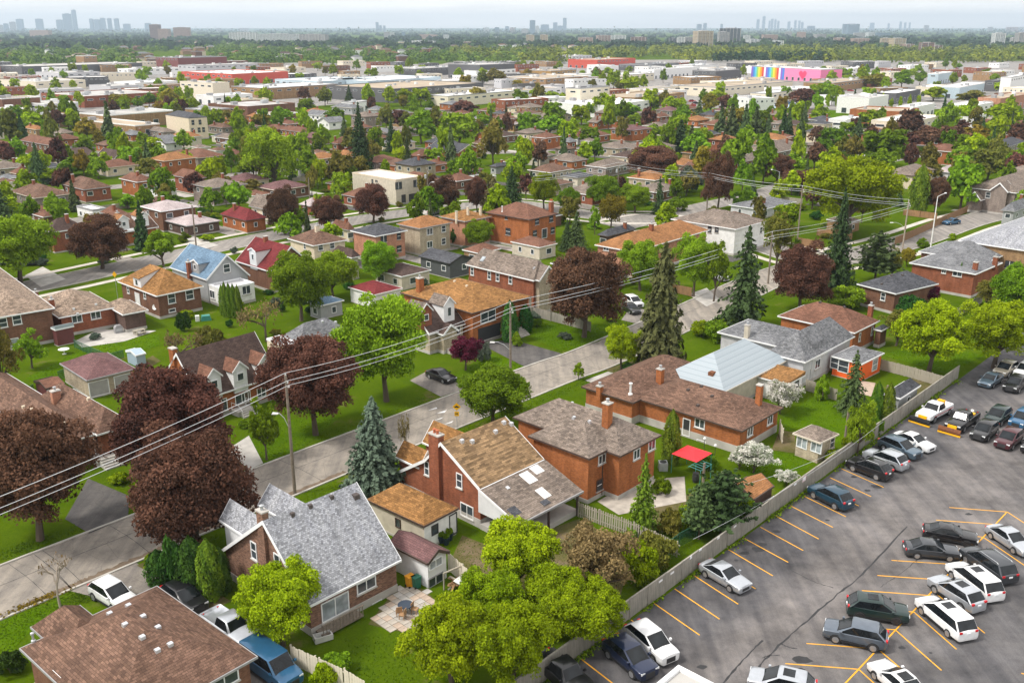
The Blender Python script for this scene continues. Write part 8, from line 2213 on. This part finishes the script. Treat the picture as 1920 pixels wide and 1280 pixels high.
for y in (-2.6, -1.2): MB().tube([(-2.5, y, 1.88), (-.3, y, 1.88)], .03, 5).build('arbour_beam', M['teal_frame'], t)
for x in (-2.4, -.4): MB().tube([(x, -2.6, 0), (x, -2.6, 1.88)], .035, 5).build('arbour_post', M['teal_frame'], t)
t = put_t('water_barrel', 'black rain barrel beside the red canopy', 'barrel', z6(72, 130)); MB().lathe([(.28, 0), (.36, .3), (.36, .7), (.3, 1.0)], 14).build('barrel', M['black_trim'], t); MB().lathe([(.31, 1.001), (.32, 1.05), (.1, 1.06)], 14).build('lid', M['black_trim'], t)
t = put_t('air_conditioner', 'grey air conditioning unit beside the cedar', 'air conditioner', z2(1808, 1200)); MB().box(-.45, .45, -.45, .45, 0, .9).build('casing', M['galv'], t); MB().lathe([(.36, .901), (.36, .94), (.1, .95)], 14).build('fan_grille', M['black_trim'], t)
t = put_t('round_table', 'round white garden table by the maroon side garage', 'table', z1(362, 550)); MB().lathe([(.7, .68), (.75, .7), (.75, .74), (.7, .76)], 18).build('tabletop', M['st_white'], t); MB().lathe([(.3, 0), (.07, .1), (.07, .68)], 8).build('leg', M['st_white'], t)
t = put_t('picnic_table', 'weathered picnic table on the concrete patio', 'table', z1(785, 440), R(46)); MB().box(-.9, .9, -.38, .38, .70, .75).build('tabletop', M['weathered'], t)
for s in (-1, 1): MB().box(-.9, .9, s * .7 - .13, s * .7 + .13, .42, .46).build('bench', M['weathered'], t); MB().box(s * .6 - .05, s * .6 + .05, -.7, .7, 0, .695).build('leg', M['weathered'], t)
t = put_t('barbecue', 'covered grey barbecue beside the patio roof', 'barbecue', z1(668, 430), R(46)); MB().prism([(-.6, 0), (.6, 0), (.6, .9), (.35, 1.2), (-.35, 1.2), (-.6, .9)], 'y', -.3, .3).build('cover', M['grey_trim'], t); MB().box(-.5, .5, -.33, -.305, .3, .7).build('front_panel', M['galv'], t)
t = put_t('bathtub', 'old white bathtub on the grass behind the deck', 'bathtub', z4(1818, 1020), .5); MB().ring(-.7, .7, -.36, .36, .1, .55, .1).build('tub', M['porcelain'], t); MB().box(-.62, .62, -.28, .28, .1, .2).build('tub_floor', M['porcelain'], t)
t = put_t('satellite_dish', 'white satellite dish on a mast behind the mottled bungalow', 'dish', z1(880, 345)); MB().tube([(0, 0, 0), (0, 0, 1.6)], .04, 6).build('mast', M['galv'], t); o = MB().lathe([(.03, 0), (.25, .06), (.46, .16), (.44, .16), (.22, .08)], 16).build('dish', M['st_white'], t, (0, 0, 1.7)); o.rotation_euler = (R(70), 0, R(-20))
t = put_t('lumber_pile', 'heap of scrap boards and a white panel beside the cream fence', 'scrap pile', z5(650, 720), .7)
rg = random.Random(4)
for k in range(11):
    o = MB().box(-1.0, 1.0, -.09, .09, 0, .05).build('scrap_board', M[rg.choice(['weathered', 'wood_tan', 'brown_board'])], t, (rg.uniform(-.5, .5), rg.uniform(-.5, .5), .05 + k * .05)); o.rotation_euler = (rg.uniform(-.15, .15), rg.uniform(-.2, .2), rg.uniform(0, 3))
o = MB().box(-.5, .5, -.6, .6, 0, .06).build('white_panel', M['st_white'], t, (.2, -.5, .62)); o.rotation_euler = (.25, .1, .4)
for k in range(2): MB().box(-1.1 + k * 2.0, -1.0 + k * 2.0, .3, .4, 0, 1.5).build('post', M['weathered'], t)
MB().box(-1.1, 1.0, .28, .42, 1.501, 1.6).build('beam', M['weathered'], t)
for k, (px, sc) in enumerate(((z5(590, 480), .5), (z5(610, 455), .6), (z5(560, 470), .45))):
    t = put_t('garden_pot', 'dark plant pot by the white garage end wall', 'pot', px, 0, 'plant pots by the garage'); MB().lathe([(.22, 0), (.34, .6), (.38, .62), (.38, .7), (.3, .7)], 12).build('pot', M['table_blue'], t); obj('plant', PROTO['bush'][0][1], None, t, (0, 0, .6)).scale = (.4, .4, .6)
for px in (z3(120, 1090), z3(180, 1130), z3(45, 975)):
    t = put_t('wall_lantern', 'white globe lantern on a post beside the long bungalow', 'lantern', px, 0, 'globe lanterns by the bungalow'); MB().tube([(0, 0, 0), (0, 0, 1.2)], .03, 6).build('post', M['black_trim'], t); MB().lathe([(.04, 1.19), (.16, 1.28), (.18, 1.38), (.12, 1.5), (.03, 1.54)], 10).build('globe', M['st_white'], t)
t = put_t('play_set', 'teal covered play set on the lawn by the blue-roofed house', 'play set', z1(1160, 360), .4); MB().prism([(-.8, 0), (.8, 0), (.6, .8), (-.6, .8)], 'y', -.5, .5).build('cover', M['teal_frame'], t); MB().box(-1.6, -1.0, -.3, .3, 0, .9).build('white_chair', M['st_white'], t)
# leaves swept at the kerb
t = thing('leaf_bag_pile', 'low pile of yellow leaves swept along the kerb', 'leaf pile', P(z4(200, 810)))
rngl = np.random.default_rng(2); n = 260
pp = np.stack([rngl.normal(size=n) * 1.3, rngl.normal(size=n) * .25, rngl.uniform(.05, .22, n)], 1); a_ = R(47); pp = np.stack([pp[:, 0] * math.cos(a_) - pp[:, 1] * math.sin(a_), pp[:, 0] * math.sin(a_) + pp[:, 1] * math.cos(a_), pp[:, 2]], 1)
o = obj('leaves', leaf_mesh('leaves', pp, rngl.normal(size=pp.shape) + np.array([0, 0, 1.]), .2, rngl.uniform(0, 1, n), 'lf_gold', rngl), None, t); o['kind'] = 'stuff'
# flat roof corner of the building the lot belongs to
h = House('flat_building', 'flat-roofed building with white parapet at the lot entrance', 'building')
c = P((1272, 1245), 4.5); xh = Vector((math.sin(R(43)), math.cos(R(43)), 0)); yh = Vector((-xh.y, xh.x, 0))
o_ = c - xh * 9 - yh * 14
b = h._mk(o_, 43, 0, 9, 0, 14, 4.2, .3, 'flat', 'st_beige', 'flat_roof', .05, 'white_trim', 0, None, 1, .1, None, 0)
MB().box(6.8, 7.6, 11.6, 12.2, 4.28, 4.9).build('rooftop_unit', M['galv'], h.root, b.loc, b.rz)

# ---------------- green chain-link fences
m_c = bpy.data.materials.new('chain_link'); m_c.use_nodes = True; M['chain_link'] = m_c
t_ = m_c.node_tree; b_ = t_.nodes['Principled BSDF']
f_ = noise(t_, 2.0, 2)
t_.links.new(ramp(t_, f_, [(.3, rgb((.02, .09, .05))), (.7, rgb((.04, .14, .08)))]), b_.inputs['Base Color'])
tr_ = N(t_, 'ShaderNodeBsdfTransparent'); mx_ = N(t_, 'ShaderNodeMixShader'); mx_.inputs[0].default_value = .62
o_ = [n for n in t_.nodes if n.type == 'OUTPUT_MATERIAL'][0]
t_.links.new(b_.outputs[0], mx_.inputs[1]); t_.links.new(tr_.outputs[0], mx_.inputs[2]); t_.links.new(mx_.outputs[0], o_.inputs['Surface'])
plain('green_post', (.03, .12, .07), .5)
def chain_fence(pts, label, hh=1.25):
    w0 = [P(q) for q in pts]
    t = thing('chain_link_fence', label, 'fence', w0[0])
    for a, b in zip(w0, w0[1:]):
        d = b - a; L_ = d.length; d = d.normalized(); an = math.atan2(d.y, d.x)
        MB().box(0, L_, -.008, .008, .05, hh).build('mesh_panel', M['chain_link'], t, a - w0[0], an)
        MB().tube([(0, 0, hh), (L_, 0, hh)], .025, 6).build('top_rail', M['green_post'], t, a - w0[0], an)
        for k in range(int(L_ / 2.5) + 1): MB().tube([(0, 0, 0), (0, 0, hh + .05)], .03, 6).build('post', M['green_post'], t, a - w0[0] + d * min(k * 2.5, L_))
chain_fence([z1(-60, 900), z1(110, 830), z1(195, 770)], 'green chain-link fence behind the red shed')
chain_fence([z1(420, 515), z1(520, 560), z1(610, 600), z1(700, 575)], 'green chain-link fence before the concrete patio')
chain_fence([z1(560, 600), z1(330, 700)], 'green chain-link fence beside the double garage lawn')
chain_fence([z5(1690, 660), z5(1900, 500), z6(200, 380)], 'green chain-link fence inside the lot fence', 1.5)
# ---------------- blades and tufts on the nearer lawns
rng = np.random.default_rng(31)
rgp = random.Random(31)
regions = LAWNS + [[P(z5(*q)) for q in [(20, 1010), (330, 975), (480, 770), (760, 770), (820, 1000), (700, 1280), (100, 1280)]], [P(z4(*q)) for q in [(-40, 930), (400, 770), (110, 1030), (-60, 1300)]], [P(z5(*q)) for q in [(600, 640), (680, 440), (860, 500), (1100, 430), (1600, 560), (1500, 860), (900, 900)]]]
pts_ = []
for pl in regions:
    xs = [q.x for q in pl]; ys = [q.y for q in pl]
    ar = (max(xs) - min(xs)) * (max(ys) - min(ys))
    n = int(min(ar * 26, 5200))
    for k in range(n):
        q = Vector((rgp.uniform(min(xs), max(xs)), rgp.uniform(min(ys), max(ys)), 0))
        if inside(q, pl) and not any(inside(q, dp) for dp in DRIVES): pts_.append((q.x, q.y, rgp.uniform(.015, .045)))
for sd in (-1, 1):
    ln = offset_line(main_line, sd * 5.6)
    for k in range(7000):
        i = rgp.randrange(2, len(ln) - 12); q = ln[i].lerp(ln[i + 1], rgp.random()) + Vector((rgp.gauss(0, .55), rgp.gauss(0, .55), 0))
        if not any(inside(q, dp) for dp in DRIVES): pts_.append((q.x, q.y, rgp.uniform(.015, .045)))
pp = np.array(pts_)
leaf_mat('lf_grass', (0.05, 0.095, 0.003), (0.12, 0.185, 0.008), 0.3, val=0.0)
tag(obj('grass', leaf_mesh('grass', pp, rng.normal(size=pp.shape) * np.array([1, 1, .6]) + np.array([0, 0, .8]), .085, rng.uniform(0, 1, len(pp)), 'lf_grass', rng, 1.8)), 'rough grass tufts on the lawns and street verges', 'grass', None, 'stuff')
# ================================================================ the rest of the gardens, lanes and small houses between the measured ones
rng = random.Random(2024)
def clear_of(q, r, roads=True, trees=0.0):
    for c, rr, rm_, *_ in FOOT:
        if abs(c.x - q.x) + abs(c.y - q.y) < 60 and math.hypot(c.x - q.x, c.y - q.y) < r + rm_ * 1.08: return False
    if roads:
        for line, hw in ROADS:
            for p in line[::2]:
                if abs(p.x - q.x) < 30 and math.hypot(p.x - q.x, p.y - q.y) < hw + r: return False
    if trees:
        for o, b, rad, k in TREES:
            if abs(b.x - q.x) < 20 and math.hypot(b.x - q.x, b.y - q.y) < trees: return False
    return True
def vtop(u): return 232 - 26 * min(1, max(0, (u - 150) / 500))
# small houses
done = 0
for it in range(3000):
    if done >= 62: break
    u, v = rng.uniform(-40, 1960), rng.uniform(208, 385)
    q = P((u, v))
    if v < vtop(u) or not clear_of(q, 9.5, True, 4.5): continue
    lx, ly = rng.uniform(8.5, 12), rng.uniform(8.5, 12)
    az = AZ + rng.uniform(-4, 4)
    xh_ = Vector((math.sin(R(az)), math.cos(R(az)), 0)); yh_ = Vector((-xh_.y, xh_.x, 0))
    wl = rng.choice(['br_orange', 'br_red', 'br_brown', 'br_taupe', 'br_tan', 'st_cream', 'br_orange', 'br_beige'])
    rm_ = rng.choice([RB, BR, GB, O, 'sh_maroon', DK, MG, RB, 'sh_darkbrown'])
    he = rng.choice([2.7, 2.9, 2.7, 4.7]); sto = 2 if he > 4.6 else 1; ch = rng.random() < .6
    lab = f"{WN[wl]} {'two-storey house' if sto == 2 else 'bungalow'} with {RN[rm_]} hip roof" + (' and chimney' if ch else '') + ' behind the side street'
    h = House('brick_house' if wl.startswith('br') else 'house', lab, 'house', 'houses behind the side street: ' + lab)
    b = h._mk(q - xh_ * lx / 2 - yh_ * ly / 2, az, 0, lx, 0, ly, he, rng.uniform(1.5, 2.1), 'hip', wl, rm_, .4, rng.choice(['white_trim', 'brown_trim', 'grey_trim', 'cream_trim']), .3, None, 1, .16, None, 0)
    autowins(b, sto, rng)
    if ch: autochim(b, rng)
    done += 1
# driveways and paved yards beside the mid houses
mid_blocks = [f for f in FOOT if 185 < f[0].y < 700 and f[1] < 14]
for i, (c, rr, rm_, b, rf, wl) in enumerate(mid_blocks):
    if rng.random() < .25: continue
    sd = rng.choice([1, -1])
    w_ = rng.uniform(2.6, 4.2); L_ = rng.uniform(9, 17)
    a = c + b.xh * sd * ((b.x1 - b.x0) / 2 + w_ / 2 + .2) + b.yh * rng.uniform(-4, 4)
    pts = [a + b.xh * sx * w_ / 2 + b.yh * sy * L_ / 2 for sx, sy in ((-1, -1), (1, -1), (1, 1), (-1, 1))]
    sheet('driveway', pts, .022 + .0006 * i, rng.choice(['asphalt_drive_light', 'road_far', 'concrete', 'asphalt_drive']))
# sheds
done = 0
for it in range(2000):
    if done >= 34: break
    u, v = rng.uniform(-20, 1940), rng.uniform(225, 460)
    q = P((u, v))
    if not clear_of(q, 4.2, True, 3): continue
    wl, rm_ = rng.choice(['st_white', 'sd_grey', 'st_beige', 'br_tan', 'br_brown']), rng.choice([DK, MG, RB, GB, BR])
    lab = f"small {WN[wl]} back garden garage with {RN[rm_]} roof"
    h = House('garage', lab, 'garage', 'back garden garages: ' + lab)
    b = h._mk(q, AZ + rng.uniform(-3, 3), -2.6, 2.6, -2.9, 2.9, 2.5, 1.0, 'hip', wl, rm_, .2, 'white_trim', 0, None, 1, .1, None, 0)
    autowins(b, 1, rng, rng.choice('RL')); done += 1
# garden fences
fpan = {}
for k in range(60):
    u, v = rng.uniform(-20, 1940), rng.uniform(225, 620)
    q = P((u, v))
    if not clear_of(q, 5, True, 2): continue
    L_ = rng.choice([8, 12]); mt = rng.choice(['weathered', 'brown_board', 'grey_board'])
    t = thing('garden_fence', {'weathered': 'weathered', 'brown_board': 'brown', 'grey_board': 'grey'}[mt] + ' board fence dividing back gardens', 'fence', q, R(90 - AZ) + rng.choice([0, math.pi / 2]), 'board fences dividing back gardens ' + mt)
    if (L_, mt) not in fpan:
        fpan[L_, mt] = groove_panel(L_, 1.5, .16); fpan[L_, mt].materials.append(M[mt])
        m_ = MB().box(-.06, .06, .02, .14, 0, 1.6); fpan[mt] = mesh('post', m_.v, m_.f); fpan[mt].materials.append(M[mt])
    obj('panel', fpan[L_, mt], None, t, (-L_ / 2, 0, .04))
    for j in range(L_ // 4 + 1): obj('post', fpan[mt], None, t, (-L_ / 2 + j * 4, 0, 0))
# trees and shrubs
def fill(n, us, vs, kinds, hs, rs, gap, where, roadgap=1.0, hgap=0.6):
    c = 0
    for it in range(n * 12):
        if c >= n: return
        u, v = rng.uniform(*us), vs[0] + (vs[1] - vs[0]) * rng.random()
        q = P((u, v)); k = rng.choice(kinds); r = rng.uniform(*rs)
        if not clear_of(q, hgap, False): continue
        if any(math.hypot(p.x - q.x, p.y - q.y) < hw + roadgap for line, hw in ROADS for p in line[::2] if abs(p.x - q.x) < 30): continue
        if any(abs(b.x - q.x) < gap and math.hypot(b.x - q.x, b.y - q.y) < gap for o, b, rad, kk in TREES): continue
        s = .62 if k == 'fspruce' else 1
        tree_at(q, rng.uniform(*hs) * (1.25 if k == 'fspruce' else 1), r * s, k, where, rng=rng); c += 1
FK = ['fgreen'] * 6 + ['flime'] * 4 + ['folive'] * 3 + ['fpurple'] * 2 + ['fspruce'] * 2 + ['fgold']
fill(215, (-40, 1960), (208, 345), FK, (5.5, 11), (2.4, 4.6), 4.5, 'among the houses beyond the side street')
fill(60, (-40, 1960), (345, 470), FK, (4, 8.5), (1.8, 3.6), 5, 'among the houses beyond the side street')
fill(150, (-40, 1960), (225, 470), ['bush', 'limebush', 'darkbush', 'olivebush'], (.9, 2.4), (.8, 1.9), 2.2, 'in the back gardens', .6, .2)
fill(60, (0, 1300), (470, 640), ['bush', 'limebush', 'darkbush', 'olivebush', 'greybush'], (.7, 1.8), (.6, 1.3), 2.2, 'in the gardens', .6, .1)
fill(130, (-40, 1960), (128, 206), ['flime'] * 5 + ['fgreen'] * 3 + ['fgold', 'folive'], (6, 11), (3, 5.5), 10, 'among the flat-roofed warehouses', 1, .5)
# ---------------- look-alikes told apart by what they stand beside
def dup_labels():
    by = {}
    for o in scene.objects:
        if o.parent is None and 'label' in o and 'category' in o: by.setdefault(o['label'], []).append(o)
    return {l: v for l, v in by.items() if len(v) > 1}
tops = [(o, o.location.copy()) for o in scene.objects if o.parent is None and 'category' in o and 'kind' not in o]
treetops = [(o, k) for o, b, r, k in TREES]
blocks = {}
for c, rr, rm_, b, rf, wl in FOOT: blocks.setdefault(b.h.root.name, (b.h.root, rf, wl))
hroots = [(r_, rf, wl) for r_, rf, wl in blocks.values() if rf in RN and wl in WN and r_['category'] == 'house']
wroots = [(r_, rf, wl) for r_, rf, wl in blocks.values() if rf in RN and wl in WN and r_['category'] == 'warehouse']
def near_of(loc, lst): return min(lst, key=lambda x: (x[0].location - loc).length_squared)
for l, os_ in dup_labels().items():
    cat = os_[0]['category']
    for o in os_:
        if cat in ('tree', 'shrub'):
            k = [kk for oo, kk in treetops if oo == o][0]
            if 'warehouses' in l:
                r_, rf, wl = near_of(o.location, wroots); s = f"{TN_[k]} beside the {WN[wl]} warehouse with {RN[rf]} roof"
            elif 'houses' in l or 'garden' in l:
                r_, rf, wl = near_of(o.location, hroots); s = f"{TN_[k]} beside the {WN[wl]} house with {RN[rf]} roof"
            else: continue
        elif cat in ('house', 'garage', 'warehouse') and ('behind the side street' in l or 'garage' in l or 'warehouse' in l or 'shed' in l):
            oo, k = near_of(o.location, treetops)
            s = l.replace(' behind the side street', '').replace(' and rooftop units', '') + (' near an ' if TN_[k][0] in 'aeiou' else ' near a ') + TN_[k]
        else: continue
        if len(s.replace('-', ' ').split()) <= 16: o['label'] = s; o['group'] = s
# ================================================================ air
m = bpy.data.materials.new('haze_air'); m.use_nodes = True
t = m.node_tree; t.nodes.clear()
o = t.nodes.new('ShaderNodeOutputMaterial'); v = t.nodes.new('ShaderNodeVolumePrincipled')
v.inputs['Color'].default_value = (0.66, 0.82, 0.98, 1)
v.inputs['Density'].default_value = 0.000095
v.inputs['Anisotropy'].default_value = 0.2
t.links.new(v.outputs[0], o.inputs['Volume'])
hz = MB().box(-9800, 9800, -400, 17500, -1.5, 260).build('haze', m)
tag(hz, 'pale haze lying over the far woods and skyline', 'haze', None, 'stuff')
